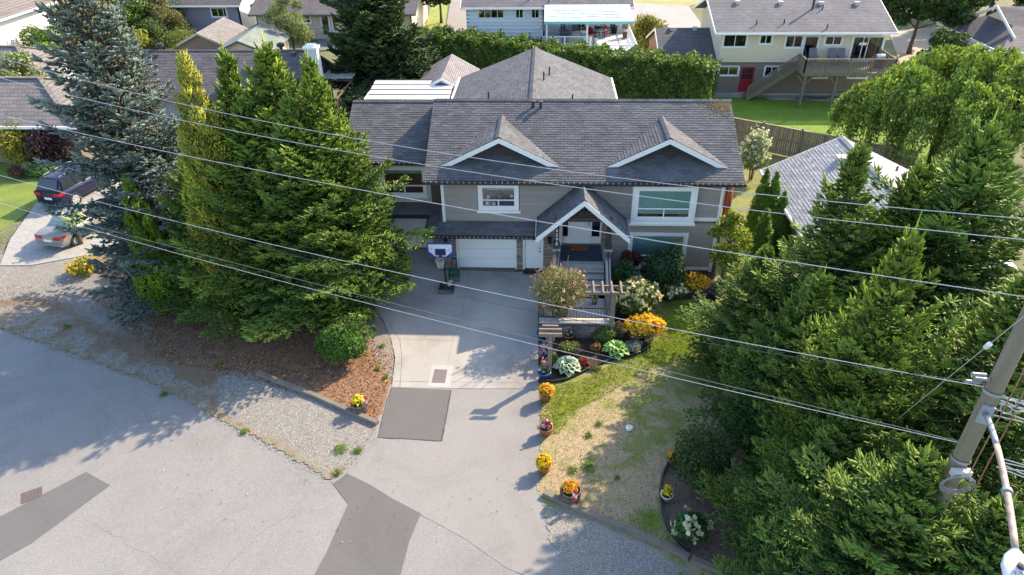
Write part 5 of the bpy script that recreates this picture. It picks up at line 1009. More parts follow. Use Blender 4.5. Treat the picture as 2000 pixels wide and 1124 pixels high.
# ================================================================== POTS
TC, BLU, WOODB = mat('terracotta', (.33, .13, .07), .8, .12, 12), mat('glaze_blue', (.02, .07, .28), .25), mat('barrel_wood', (.16, .12, .09), .8, .2, 12, attr=True)
SOILM = mat('potting_soil', (.035, .025, .02), .95)
def pot(g, r, h, m, label, seed, fl=None, leaf=MG, fr=None, n=420, group=None, cat='flower pot', lf=.07, name='flower_pot', fh=.3):
    t = thing(name, (g.x, g.y, 0), label, cat, group); b = MB(); b.lathe((g.x, g.y, .02), [(0, 0), (r*.68, 0), (r*.95, h*.88), (r*1.06, h*.88), (r*1.06, h), (r*.9, h), (r*.88, h*.9)], 18); b.build('pot', m, t, True)
    b = MB(); b.lathe((g.x, g.y, .02), [(0, h*.9), (r*.9, h*.9)], 14); b.build('soil', SOILM, t)
    R = fr or r*1.1; c = (g.x, g.y, h+R*.35); foliage('foliage', c, (R, R, fh), n, lf, leaf, seed, LFM, parent=t)
    if fl: blossoms('flower', c, (R, R, fh), fl[0], fl[1], fl[2], seed, t, -.1)
    return t
OR = [(.72, .42, .02), (.68, .28, .02), (.75, .5, .05)]
pot(G(1066, 782), .24, .34, TC, 'terracotta pot of orange and yellow mums at the driveway edge beside green lawn', 201, (120, .07, OR), group='pots along the driveway edge')
pot(G(1066, 848), .24, .32, TC, 'terracotta pot with pink and white flowers on the dry lawn edge', 202, (35, .07, [(.5, .08, .15), (.6, .5, .5)]), [(.2, .05, .07), (.12, .1, .06)], fr=.2, n=300, group='pots along the driveway edge')
pot(G(1062, 921), .23, .3, TC, 'terracotta pot filled with dense golden yellow blooms by the driveway', 203, (170, .065, [(.74, .46, .02), (.78, .55, .02)]), group='pots along the driveway edge')
pot(G(1301, 977), .19, .26, mat('pot_white', (.55, .53, .5), .6), 'pale grey pot with yellow flowers beside the black bed edging', 204, (25, .08, [(.75, .55, .03)]), fr=.15, n=260)
pot(G(1311, 905), .16, .22, TC, 'small terracotta pot with orange flowers at the shrub edge', 205, (22, .08, [(.7, .35, .03)]), fr=.17, n=200)
pot(G(1063, 742), .24, .38, BLU, 'bright blue glazed pot nearest the lawn on the driveway edge', 206, (14, .06, [(.4, .35, .5)]), n=240, fr=.2, group='blue pots beside the entry bed')
pot(G(1064, 700), .2, .32, BLU, 'middle blue pot with purple pink flowers beside the driveway', 207, (60, .07, [(.45, .22, .38), (.5, .35, .4)]), fr=.27, n=300, group='blue pots beside the entry bed')
pot(G(1076, 701), .17, .3, mat('glaze_navy', (.02, .03, .09), .3), 'small navy pot tucked behind the middle blue pot', 208, None, n=150, fr=.14)
pot(G(1062, 664), .28, .35, BLU, 'blue pot in shade at the corner of the stone planter wall', 209, None, [(.03, .07, .04)], n=250, fr=.25, group='blue pots beside the entry bed')
pot(G(1064, 722), .16, .26, TC, 'terracotta pot between two blue pots by the wooden post', 210, (20, .06, [(.6, .3, .3)]), n=150, fr=.15)
pot(G(1111, 664), .22, .25, TC, 'terracotta pot standing against the stone planter wall', 211, (16, .06, [(.6, .5, .45)]), n=160, fr=.16)
pot(G(1395, 583), .36, .4, mat('pot_black', (.02, .02, .025), .5), 'large black pot in the shaded corner by the daisies', 212, None, DG, n=160, fr=.2)
pot(G(1160, 612), .0001+.14, .2, TC, 'small pot of pale flowers on the entry landing by the railing', 213, (20, .06, [(.6, .55, .4)]), n=160, fr=.15).location.z = .5
def barrel(g, r, h, label, seed, cols, flag=True):
    t = thing('barrel_planter', (g.x, g.y, 0), label, 'barrel planter', 'wooden half barrel planters'); k = 18
    for i in range(k):
        a0, a1 = 2*math.pi*i/k, 2*math.pi*(i+.94)/k; b = MB(); b.cur = [(1, 1, 1), (.8, .8, .8), (1.2, 1.15, 1.1)][i % 3]; pts = []
        for z, rr in ((.01, r*.86), (h*.5, r*1.0), (h, r*.97)):
            for rad_, a in ((rr, a0), (rr, a1), (rr-.03, a1), (rr-.03, a0)): pts.append((g.x+rad_*math.cos(a), g.y+rad_*math.sin(a), z))
        b.add(pts, [(0, 1, 5, 4), (4, 5, 9, 8), (8, 9, 10, 11), (2, 3, 7, 6), (6, 7, 11, 10), (0, 4, 7, 3), (1, 2, 6, 5), (4, 8, 11, 7), (5, 6, 10, 9)]); b.build('stave', WOODB, t)
    b = MB()
    for z, rr in ((h*.22, .935), (h*.75, 1.0)): b.lathe((g.x, g.y, z), [(r*rr, -.02), (r*rr+.008, -.02), (r*(rr+.01)+.008, .02), (r*rr, .02)], 20)
    b.build('hoop', mat('hoop_iron', (.04, .035, .035), .6), t); b = MB(); b.lathe((g.x, g.y, h*.86), [(0, 0), (r*.93, 0)], 16); b.build('soil', SOILM, t)
    foliage('foliage', (g.x-.03, g.y, h+.06), (r*.75, r*.75, .2), 500, .07, [(.12, .2, .04), (.16, .24, .05)], seed, LFM, parent=t); blossoms('flower', (g.x-.03, g.y, h+.06), (r*.75, r*.75, .22), 60, .075, cols, seed, t, 0)
    return t
barrel(G(704, 803), .30, .40, 'half barrel planter of yellow flowers with small flag, on orange mulch', 301, [(.75, .62, .08), (.7, .55, .05)]); barrel(G(1114, 973), .33, .40, 'half barrel planter with orange and green plants, at the lawn timber', 302, [(.7, .3, .03), (.65, .4, .03)])
barrel(G(1208, 656), .30, .36, 'shallow half barrel with bare soil between arbour and yellow daisies', 303, [(.4, .2, .1)])
RED = mat('flag_red', (.55, .02, .03), .7)
def small_flag(p, label):
    t = thing('small_flag', p, label, 'flag', 'small red and white flags on the barrels'); p = Vector(p); b = MB(); b.tube([p+Vector((0, 0, -.15)), p+Vector((0, 0, .42))], .008, 5); b.build('pole', mat('stick', (.5, .4, .25), .7), t)
    for i, (m, nm) in enumerate(((RED, 'red_band'), (mat('flag_white', (.8, .8, .8), .7), 'white_band'), (RED, 'red_band'))):
        b = MB(); z0 = .40-.13*i; z1 = z0-.13; q = [(p.x+.01+.10*0, p.y-.0, p.z+z0), (p.x+.13, p.y-.05-.02*i, p.z+z0-.05), (p.x+.12, p.y-.07-.02*i, p.z+z1-.05), (p.x+.01, p.y-.02, p.z+z1)]; b.prism(q, (.003, .006, 0)); b.build(nm, m, t)
    b = MB(); c = Vector((p.x+.07, p.y-.052, p.z+.185)); pts = []
    for k in range(11): a = math.pi*2*k/11+math.pi/2; r = .04 if k % 2 == 0 else .017; pts.append(c+Vector((r*math.cos(a), -.012, r*math.sin(a))))
    b.prism(pts, (0, .003, 0)); b.build('leaf_emblem', RED, t)
gb = G(716, 806); small_flag((gb.x, gb.y-.05, .45), 'little red and white maple leaf flag in the left barrel'); gb = G(1117, 978); small_flag((gb.x, gb.y-.22, .36), 'little red and white maple leaf flag in the barrel on the lawn')
b = MB(); g = G(1229, 838); b.lathe((g.x, g.y, .0), [(0, 0), (.12, 0), (.13, .02), (.13, .08), (.10, .11), (0, .115)], 18); dk = b.build('pipe_cap', mat('pipe_white', (.7, .72, .68), .5), None, True); tag(dk, 'round white pipe cap sitting alone on the dry lawn', 'pipe cap')
b = MB(); b.lathe((g.x, g.y, .116), [(0, 0), (.025, 0), (.02, .01)], 8); b.build('bolt', GUT, dk)
# ---- planter wall with railing, arbours
pw = thing('planter_wall', (1.4, 23.1, 0), 'low stone block wall with black railing holding up the entry landing', 'retaining wall'); b = MB(); b.box(-.12, 2.92, 22.92, 23.2, 0, .72); b.box(2.7, 2.92, 23.2, 25.2, 0, .72); b.box(-.12, .1, 23.2, 25.0, 0, .72); b.build('core', wallm, pw)
STD = mat('block_dark', (.15, .135, .125), .9, .3, 5, 50, .2, .008, attr=True); Fw = Face((-.12, 22.92, 0), (1, 0, 0), (0, -1, 0)); rnd = random.Random(6); z = 0
for r_ in range(5):
    a = -(.15 if r_ % 2 else 0)
    while a < 3.04:
        a0, a1 = max(0, a), min(3.04, a+.38)
        if a1-a0 > .05: piece('stone', Fw.p((a0+a1)/2, .02, z+.07), (a1-a0-.012, .06+rnd.uniform(0, .02), .132), STD, pw, None, rnd.choice([(.7, .7, .7), (1, 1, 1), (1.3, 1.25, 1.2), (.55, .53, .52)]))
        a += .38
    z += .144
for i in range(12): piece('cap_stone', (-.12+.127+i*.256, 23.03, .75), (.248, .36, .06), PED, pw, None, (.9+.05*(i % 4),)*3)
b = MB(); b.box(-.1, 2.9, 23.08, 23.11, .86, .89); b.box(-.1, 2.9, 23.07, 23.12, 1.32, 1.36); rl = b.build('railing', mat('rail_black', (.015, .015, .018), .4), pw)
for i in range(25): piece('baluster', (-.05+i*.122, 23.095, 1.1), (.018, .018, .45), mat('rail_black', (.015, .015, .018), .4), rl)
ARB = mat('arbour_wood', (.20, .165, .13), .85, .2, 6, 50, .15, .004)
a1_ = thing('arbour', tuple(G(1073, 737)), 'weathered wooden arbour post with two short crossbars in the entry bed', 'arbour'); g = G(1073, 737); b = MB(); b.box(g.x-.08, g.x+.08, g.y-.08, g.y+.08, 0, 2.1); b.build('post', ARB, a1_)
for y in (-.16, .12): piece('crossbar', (g.x, g.y+y, 2.14), (.85, .07, .14), ARB, a1_, None, (1.5, 1.45, 1.4))
for x in (-.13, .13): piece('bracket', (g.x+x, g.y-.05, 1.93), (.06, .05, .28), ARB, a1_, (0, rad(0), 0))
piece('crossbar', (g.x, g.y+.3, 2.2), (.6, .07, .08), ARB, a1_)
g2_ = G(1192, 660); a2_ = thing('arbour', tuple(g2_), 'weathered wooden arbour with four white rungs beside the steps', 'arbour'); b = MB(); b.box(g2_.x-.09, g2_.x+.09, g2_.y-.09, g2_.y+.09, 0, 2.25); b.build('post', mat('arbour_green', (.20, .19, .13), .85, .2, 6), a2_)
for y in (-.18, .3): piece('crossbar', (g2_.x-.35, g2_.y+y, 2.3), (1.55, .06, .13), ARB, a2_)
for i in range(4): piece('rung', (g2_.x-.8+i*.36, g2_.y+.1, 2.4), (.07, .85, .07), ARB, a2_, None, (2.2, 2.1, 2.0))

# ---- litter and weeds: what gathers on real ground
def litter(name, poly, n, size, cols, seed, avoid=()):
    rng = np.random.default_rng(seed); a = np.array(poly); lo, hi = a.min(0), a.max(0); q = lo+(hi-lo)*rng.random((n*2, 2)); m = inpoly(q[:, 0], q[:, 1], poly)
    for p in avoid: m &= ~inpoly(q[:, 0], q[:, 1], p)
    q = q[m][:n]; k = len(q); P = np.column_stack([q, .016+.012*rng.random(k)]); nr = unit(np.column_stack([rng.normal(size=(k, 2))*.35, np.ones(k)]))
    return put(bpy.data.objects.new(name, leaves_mesh(name, P, nr, size*(.5+rng.random(k)), pal(rng, k, cols, .25), LFM, rng, .5)), None, kind='stuff')
litter('mulch_chips', GP([(150, 560), (430, 640), (700, 640), (770, 700), (738, 825), (600, 775), (430, 730), (300, 700), (200, 600)]), 16000, .075, [(.34, .17, .09), (.22, .12, .07), (.42, .26, .15), (.12, .08, .05)], 401)
litter('fallen_needles', GP([(0, 560), (150, 560), (430, 735), (430, 800), (520, 860), (300, 750), (0, 642)]), 6000, .06, [(.30, .22, .13), (.18, .14, .09), (.34, .28, .16)], 402)
litter('bed_chips', bedB, 7000, .07, [(.24, .17, .12), (.30, .22, .15), (.08, .06, .045)], 403)
litter('street_litter', GP([(520, 885), (655, 960), (760, 870), (770, 780), (800, 1000), (1040, 900), (1045, 1010), (640, 1110), (300, 1000), (260, 800)]), 260, .05, [(.20, .15, .08), (.10, .08, .05), (.4, .36, .28)], 404)
def weeds(name, pts, seed):
    rng = np.random.default_rng(seed); P, Cc = [], []
    for px, py, r in pts:
        g = G(px, py); k = int(260*r/.2); q = rng.normal(size=(k, 2))*r*.5; P.append(np.column_stack([g.x+q[:, 0], g.y+q[:, 1], .03+.07*rng.random(k)])); Cc.append(pal(rng, k, [(.13, .22, .03), (.18, .27, .04)]))
    P, Cc = np.concatenate(P), np.concatenate(Cc); return put(bpy.data.objects.new(name, leaves_mesh(name, P, unit(np.column_stack([rng.normal(size=(len(P), 2))*.7, np.ones(len(P))])), .06*(.6+rng.random(len(P))), Cc, LFM, rng, .35)), None, kind='stuff')
weeds('weeds', [(1148, 915, .22), (1118, 920, .18), (1060, 832, .1), (1150, 852, .12), (665, 880, .25), (700, 882, .15), (660, 925, .14), (748, 678, .12), (738, 722, .1), (755, 738, .1), (478, 845, .14), (130, 640, .16), (320, 772, .14), (1205, 935, .08), (1170, 830, .12), (430, 712, .12)], 9)
# ================================================================== NEIGHBOURS
def at_wall(F, l, t, r, b):
    """opening on a wall face from two sight lines"""
    y = F.o.y; p, q = V(l, t, y), V(r, b, y); return (p.x-F.o.x, q.x-F.o.x, q.z, p.z)
def flat_px(name, pts, z, m, **kw): return flat(name, GP(pts), z, m, .03, **kw)
LUSH = mat('lawn_lush', (.125, .21, .012), .9, .2, .9, 16, .35, .02)
LAWNF = mat('lawn_back', (.14, .19, .03), .9, .2, .8, 30, .35, .02)
PALE = asphaltmat('street_pale', (.30, .285, .265), .15); TAN = mat('tan_drive', (.36, .29, .21), .9, .12, 2, 30, .15)
flat('back_lawn', [(12.6, 44.8), (12.6, 54.8), (13.6, 54.9), (18, 54.2), (26, 53.8), (26, 39), (21.2, 39.1)], -.02, LUSH, .03, kind='structure')
flat('back_patio', [(13.2, 55.3), (13.0, 54.6), (17, 54.7), (17.6, 54.1), (26, 53.6), (26, 55.3)], .01, CONC, .04, kind='structure')
flat('side_lawn', [(9, 26.5), (9, 45), (12.5, 44.4), (21, 38.9), (12, 34), (12, 26)], -.03, mat('lawn_side', (.16, .17, .05), .9, .35, 1.2, 30, .3, .02), .02, kind='structure')
flat_px('neighbour_lawn', [(-200, 290), (60, 285), (95, 320), (120, 345), (100, 380), (40, 425), (0, 450), (-200, 520)], -.015, LAWNF, kind='structure')
flat_px('neighbour_drive', [(20, 470), (70, 400), (180, 330), (300, 330), (300, 480), (170, 500), (60, 520), (0, 520)], .045, mat('drive_gravel_grey', (.30, .29, .27), .9, .1, 2, 14, .25, .02), kind='structure')
flat_px('far_left_lawn', [(-200, 20), (120, 20), (140, 130), (100, 180), (20, 120), (-200, 140)], -.02, LAWNF, kind='structure')
flat_px('lane', [(858, 100), (870, 60), (880, 0), (890, -40), (930, -40), (925, 120)], -.01, asphaltmat('lane_gravel', (.25, .225, .20), .25), kind='structure')
flat_px('lane_verge', [(800, 120), (830, 60), (850, -30), (880, -30), (868, 60), (858, 110)], -.02, mat('verge_bright', (.22, .25, .05), .9, .3, 1.5, 20, .3), kind='structure')
flat_px('back_street', [(1180, 10), (1225, 5), (1345, 12), (1380, 60), (1400, 100), (1240, 62), (1228, 30)], -.01, PALE, kind='structure')
flat_px('back_street_verge', [(1180, -20), (1500, -20), (1345, 12), (1225, 5)], -.02, mat('verge_dry', (.25, .24, .09), .9, .2, 1, 20, .3), kind='structure')
flat_px('tan_driveway', [(1735, 60), (1880, 50), (1850, 130), (1760, 130)], -.015, TAN, kind='structure')
FRX = farroof('far_roof_x', (.175, .17, .178), 'X'); FRD = farroof('far_roof_dark', (.12, .115, .12), 'X'); FRB = farroof('far_roof_brown', (.21, .185, .165), 'X', .3, .3); FRBlue = farroof('far_roof_slate', (.16, .16, .165), 'X')
WSID = mat('white_siding', (.72, .73, .74), .6, .04, 2, 40, .03, attr=True); CRE = mat('stucco_cream', (.72, .60, .42), .85, .05, 2, 50, .05); BRN = mat('brown_siding', (.22, .165, .14), .8, .06, 2, 50, .06, attr=True)
BEI = mat('beige_siding', (.50, .42, .33), .8, .05, attr=True); BLG = mat('blue_grey_siding', (.25, .25, .31), .8, .05); FENCEM = mat('fence_wood', (.21, .165, .12), .9, .15, 3, 40, .2, .004, attr=True)
def roof_x(parent, x0, x1, ye, yr, yb, ze, zr, m, trim=WHITE, name='roof', lip=True):
    b = MB(); b.prism([(x0, ye, ze), (x0, yr, zr), (x0, yb, ze), (x0, yb, ze-.14), (x0, yr, zr-.16), (x0, ye, ze-.14)], (x1-x0, 0, 0)); r = b.build(name, m, parent)
    if lip:
        b = MB(); b.box(x0-.02, x1+.02, ye-.1, ye-.003, ze-.16, ze-.02); b.build('gutter', trim, r); b = MB()
        for xx in (x0-.05, x1): b.prism([(xx, ye, ze+.01), (xx, yr, zr+.01), (xx, yb, ze+.01), (xx, yb, ze-.2), (xx, yr, zr-.2), (xx, ye, ze-.2)], (.05, 0, 0))
        b.build('bargeboard', trim, r)
    return r
def vents(r, pts, m=None, s=.3):
    for p in pts: b = MB(); b.box(p.x-s/2, p.x+s/2, p.y-s/2, p.y+s/2, p.z-.05, p.z+.16); b.box(p.x-s*.62, p.x+s*.62, p.y-s*.62, p.y+s*.62, p.z+.16, p.z+.2); b.build('roof_vent', m or mat('vent_pale', (.45, .43, .4), .6), r)
def pipes(r, pts, h=.45, rad_=.05):
    for p in pts: b = MB(); b.tube([p, p+Vector((0, 0, h))], rad_, 7); b.build('vent_pipe', mat('vent_black', (.03, .03, .035), .5), r)
def on_slope(px, py, ye, ze, k):
    d = sight(px, py); t = (ze-k*ye-CAM_Z)/(d[2]-k*d[1]); return Vector((d[0]*t, d[1]*t, CAM_Z+d[2]*t))
# ---- white two storey house with mint awning
E_ = thing('white_house', (0, 66, 0), 'white two storey house with mint green awning over its deck at the top centre', 'house'); EF = Face((0, 62.6, 0), (1, 0, 0), (0, -1, 0)); EB = Face((0, 64.4, 0), (1, 0, 0), (0, -1, 0))
we = [at_wall(EF, 934, 18, 984, 36), at_wall(EF, 1007, 18, 1022, 36), at_wall(EF, 1038, 18, 1053, 36), at_wall(EF, 941, 76, 979, 92), at_wall(EF, 982, 76, 1000, 92), at_wall(EF, 1008, 76, 1022, 92), at_wall(EF, 1038, 76, 1053, 92)]
wallbox(EF, E_, -6.9, -.25, 0, 5.25, we, WSID); b = MB(); b.box(-6.9, -6.7, 62.6, 71, 0, 5.2); b.box(-.45, -.25, 62.6, 64.4, 0, 5.2); b.box(6.9, 7.1, 64.2, 71, 0, 5.2); b.box(-6.9, 7.1, 70.8, 71, 0, 5.2); b.box(-6.8, 7, 62.7, 70.9, 5.15, 5.2); b.build('wall', WSID, E_)
wb_ = [at_wall(EB, 1094, 44, 1105, 58), at_wall(EB, 1171, 43, 1183, 57), at_wall(EB, 1128, 44, 1143, 66), at_wall(EB, 1191, 46, 1202, 60)]; wallbox(EB, E_, -.25, 7.1, 0, 5.25, wb_, WSID)
siding(EF, E_, -6.88, -.3, .1, 5.2, [(a-.1, c-(-.1), d-.1, e+.1) for a, c, d, e in we], .3, WSID)
for i, w_ in enumerate(we): n = 3 if i == 0 else 1; window(EF, E_, *w_, trim=.07, bars=[w_[0]+(w_[1]-w_[0])*(k+1)/(n+1) for k in range(n)], glass=GLASS2)
for w_ in wb_: window(EB, E_, *w_, trim=.08, bars=[(w_[0]+w_[1])/2], hbars=((w_[2]+w_[3])/2,), glass=GLASS2)
r = roof_x(E_, -7.3, 7.35, 62.0, 67.2, 72.2, 5.3, 7.4, FRX); pipes(r, [on_slope(1032, 2, 62, 5.3, .4), on_slope(1072, 5, 62, 5.3, .4)], .35)
DK = mat('deck_vinyl', (.62, .64, .67), .7, .06, 2, 20, .04); b = MB(); b.box(-.4, 7.2, 56.0, 64.4, 2.58, 2.7); dk_ = b.build('deck', DK, E_); b = MB(); b.box(-.42, 7.22, 55.95, 56, 2.4, 2.72); b.box(7.2, 7.25, 56, 64.4, 2.4, 2.72)
for x in (-.3, 3.3, 7.1): b.box(x-.08, x+.08, 56.1, 56.26, 0, 2.58)
b.build('deck_frame', WHITE, E_)
def railing(parent, p, q, h=.9, post=1.8, m=WHITE, gap=.14, nm='railing', th=.03):
    p, q = Vector(p), Vector(q); d = q-p; n = max(1, round(d.length/post)); b = MB(); b.beam(p+Vector((0, 0, h)), q+Vector((0, 0, h)), .07, .06); b.beam(p+Vector((0, 0, .1)), q+Vector((0, 0, .1)), .05, .05)
    for i in range(n+1): a = p+d*i/n; b.box(a.x-.045, a.x+.045, a.y-.045, a.y+.045, p.z+(q.z-p.z)*i/n, p.z+(q.z-p.z)*i/n+h+.04)
    r = b.build(nm, m, parent); b = MB(); k = int(d.length/gap)
    for i in range(k): a = p+d*(i+.5)/k; b.box(a.x-th/2, a.x+th/2, a.y-th/2, a.y+th/2, a.z+.1, a.z+h)
    b.build('baluster', m, r, kind='stuff'); return r
railing(E_, (-.35, 59.0, 2.7), (3.4, 59.0, 2.7)); railing(E_, (4.6, 56.1, 2.7), (7.15, 56.1, 2.7)); railing(E_, (7.15, 56.1, 2.7), (7.15, 64.2, 2.7), gap=.2); railing(E_, (-.35, 59.0, 2.7), (-.35, 62.5, 2.7)); railing(E_, (1.5, 56.1, 2.7), (4.6, 56.1, 2.7))
AW = mat('awning_mint', (.58, .78, .72), .5, .04); b = MB()
for i in range(18): x = -.15+i*.398; b.prism([(x, 58.55, 4.82), (x, 62.2, 5.42), (x, 62.2, 5.46), (x, 58.55, 4.86)], (.386, 0, 0))
aw = b.build('awning', AW, E_, kind='stuff'); b = MB(); b.box(-.15, 7.0, 58.5, 58.55, 4.68, 4.9); b.build('valance', mat('awning_edge', (.22, .5, .46), .6), aw); b = MB()
for l, t_, r2, b2 in ((1077, 19.5, 1107, 20.5), (1114, 21, 1150, 21.5), (1167, 21.5, 1203, 22.5), (1085, 25, 1122, 26), (1132, 26.5, 1170, 28), (1178, 28, 1212, 29), (1070, 32.5, 1138, 34), (1145, 31.8, 1175, 33), (1180, 33, 1213, 34)):
    p, q = on_slope(l, t_, 58.55, 4.9, .164), on_slope(r2, b2, 58.55, 4.9, .164); b.beam(p, q, .05, .03)
b.build('sag_seam', mat('seam_dark', (.12, .12, .11), .9), aw); b = MB()
for x in (.05, 3.35, 6.7): b.box(x-.07, x+.07, 58.9, 59.04, 2.7, 4.75)
b.build('awning_post', WHITE, E_)
# things kept on the white deck
def chair(p, rz, m, label, cat='chair', seat=.42, group=None):
    t = thing('patio_chair', p, label, cat, group); p = Vector(p); fr_ = mat('chair_frame', (.08, .08, .09), .5)
    for x in (-.22, .22):
        for y in (-.2, .2): piece('leg', (p.x+x, p.y+y, p.z+seat/2), (.03, .03, seat), fr_, t)
    piece('seat', (p.x, p.y, p.z+seat), (.5, .48, .06), m, t); piece('backrest', (p.x, p.y+.24, p.z+seat+.28), (.5, .06, .5), m, t, (rad(-12), 0, 0))
    for x in (-.27, .27): piece('armrest', (p.x+x, p.y, p.z+seat+.2), (.04, .45, .04), fr_, t)
    t.rotation_euler = (0, 0, rz); return t
RF, BF, GF = mat('fabric_red', (.35, .02, .03), .8), mat('fabric_black', (.03, .03, .035), .8), mat('fabric_grey', (.16, .15, .17), .8)
for i, (px, py, z, m, lb) in enumerate([(1148, 76, .4, RF, 'red cushioned chair behind the awning post on the white deck'), (1158, 75, 2.2, RF, 'red chair just right of the awning post on the white deck'), (1183, 74, .5, RF, 'red chair with wooden legs at the sunny edge of the awning'), (1166, 72, 3, BF, 'black chair among the clutter in the middle of the white deck'), (1188, 63, 0, BF, 'black chair against the wall of the white house'), (1124, 70, .2, GF, 'grey folding chair in the shade of the mint awning')]):
    g = G(px, py, 2.7); chair((g.x, g.y, 2.7), z, m, lb, group='chairs on the white deck')
def tub(name, px, py, r, h, m, label, cat, z=2.7, prof=None):
    g = G(px, py, z); t = thing(name, (g.x, g.y, z), label, cat); b = MB(); b.lathe((g.x, g.y, z), prof or [(0, 0), (r*.8, 0), (r, h), (r*1.08, h), (r*1.08, h-.04)], 14); b.build('body', m, t, True); b = MB(); b.lathe((g.x, g.y, z), [(r*1.05, h), (r*1.06, h+.03), (r*.4, h+.07), (0, h+.08)], 14); b.build('lid', m, t); return t
tub('blue_bin', 1102, 84, .42, .95, mat('bin_grey', (.10, .10, .12), .6), 'dark covered barbecue beside the white railing on the deck', 'barbecue'); tub('blue_tub', 1101, 70, .4, .5, mat('tub_blue', (.02, .05, .35), .4), 'royal blue tub on the white deck under the awning', 'tub'); tub('white_bin', 1139, 82, .34, .85, mat('bin_white', (.6, .6, .58), .6), 'tall white bin on the white deck beside the awning post', 'bin'); tub('yellow_bucket', 1119, 83, .28, .35, mat('bucket_yellow', (.6, .5, .03), .5), 'yellow tub among the clutter on the white deck', 'bucket'); tub('white_bucket', 1162, 85, .18, .4, mat('bin_white', (.6, .6, .58), .6), 'small white bucket near the deck middle', 'bucket'); tub('black_planter', 1199, 66, .28, .6, mat('pot_black', (.02, .02, .025), .5), 'black planter against the white house wall on the deck', 'planter'); tub('blue_hose_reel', 1059, 70, .2, .35, mat('tub_lightblue', (.05, .25, .6), .4), 'light blue hose reel hanging by the left deck railing', 'hose reel')
g = G(1171, 76, 2.7); t = thing('patio_table', (g.x, g.y, 2.7), 'glass topped patio table with white dishes on the white deck', 'table'); b = MB(); b.lathe((g.x, g.y, 3.4), [(0, 0), (.6, 0), (.6, .03), (0, .035)], 18); b.build('tabletop', mat('table_glass', (.25, .28, .3), .2), t)
for x in (-.4, .4):
    for y in (-.3, .3): piece('leg', (g.x+x, g.y+y, 3.05), (.03, .03, .7), BF, t)
g = G(1222, 74, 2.7); t = thing('dead_potted_tree', (g.x, g.y, 2.7), 'leafless potted shrub on the sunny end of the white deck', 'plant'); b = MB(); b.lathe((g.x, g.y, 2.7), [(0, 0), (.25, 0), (.33, .4)], 12); b.build('pot', mat('pot_brown', (.2, .12, .08), .8), t); foliage('foliage', (g.x, g.y, 3.7), (.5, .5, .5), 500, .12, [(.35, .22, .16), (.25, .2, .12)], 6, LFM, parent=t)
for i, (px, py, c, lb) in enumerate([(1112, 66, (.5, .45, .5), 'heap of folded pale boxes under the awning'), (1117, 56, (.4, .08, .15), 'pink and tan boxes piled against the white house wall'), (1127, 78, (.6, .58, .55), 'white crate under the awning beside the covered barbecue'), (1134, 62, (.12, .12, .12), 'dark cabinet standing against the white house wall'), (1148, 88, (.6, .6, .6), 'white box behind the deck railing near its right end')]):
    g = G(px, py, 2.7); t = thing('storage_box', (g.x, g.y, 2.7), lb, 'box'); m_ = mat('box%d' % i, c, .8); piece('body', (g.x, g.y, 3.0), (.7, .5, .6), m_, t, (0, 0, .3*i)); piece('lid', (g.x, g.y, 3.33), (.76, .56, .06), m_, t, (0, 0, .3*i))
# ---- cream two storey house
Fh = thing('cream_house', (19, 58, 0), 'cream and brown two storey house with raised wooden deck and red basement door', 'house'); CF = Face((0, 55.2, 0), (1, 0, 0), (0, -1, 0))
wu = [at_wall(CF, *q) for q in ((1415, 68, 1456, 92), (1486, 69, 1506, 86), (1537, 70, 1565, 93), (1614, 71, 1642, 88), (1669, 72, 1717, 114), (1574, 71, 1593, 106))]; wl_ = [at_wall(CF, *q) for q in ((1406, 131, 1441, 148), (1449, 132, 1468, 174), (1496, 131, 1519, 150), (1588, 147, 1616, 153), (1658, 147, 1694, 153))]
wu[4] = (wu[4][0], wu[4][1], 2.66, wu[4][3]); wu[5] = (wu[5][0], wu[5][1], 2.66, wu[5][3]); wl_[1] = (wl_[1][0], wl_[1][1], .12, wl_[1][3])
wallbox(CF, Fh, 13.35, 25.3, 2.55, 4.85, wu, CRE); CF2 = Face((0, 55.3, 0), (1, 0, 0), (0, -1, 0)); wallbox(CF2, Fh, 13.35, 25.3, 0, 2.55, wl_, BRN); siding(CF2, Fh, 13.37, 25.28, .25, 2.52, [(a-.08, c+.08, d-.08, e+.08) for a, c, d, e in wl_], .22, BRN)
b = MB(); b.box(13.35, 13.55, 55.4, 63.2, 0, 4.8); b.prism([(13.35, 55.3, 4.8), (13.35, 63.2, 4.8), (13.35, 59.2, 6.3)], (.2, 0, 0)); b.box(25.1, 25.3, 55.4, 63.2, 0, 4.8); b.prism([(25.1, 55.3, 4.8), (25.1, 63.2, 4.8), (25.1, 59.2, 6.3)], (.2, 0, 0)); b.box(13.4, 25.3, 63, 63.2, 0, 4.8); b.build('wall', CRE, Fh); b = MB(); b.box(13.2, 25.4, 55.05, 55.3, 0, .2); b.build('foundation', CONC, Fh)
for w_ in wu[:4]: window(CF, Fh, *w_, trim=.1, bars=[(w_[0]+w_[1])/2], glass=GLASS2)
window(CF, Fh, *wu[4], trim=.1, bars=[wu[4][0]+.75, (wu[4][0]+wu[4][1])/2], glass=GLASS2, name='sliding_door'); window(CF, Fh, *wu[5], trim=.08, glass=GLASS2, name='deck_door')
for w_ in (wl_[0], wl_[2], wl_[3], wl_[4]): window(CF2, Fh, *w_, trim=.09, bars=[(w_[0]+w_[1])/2], glass=GLASS2)
w_ = wl_[1]; b = MB(); CF2.box(b, w_[0]-.08, w_[0], 0, .04, 0, w_[3]+.08); CF2.box(b, w_[1], w_[1]+.08, 0, .04, 0, w_[3]+.08); CF2.box(b, w_[0], w_[1], 0, .042, w_[3], w_[3]+.08); rd_ = b.build('basement_door', BRN, Fh); b = MB(); CF2.box(b, w_[0], w_[1], -.08, -.03, .1, w_[3]); b.build('door_leaf', mat('door_red', (.28, .015, .03), .5), rd_)
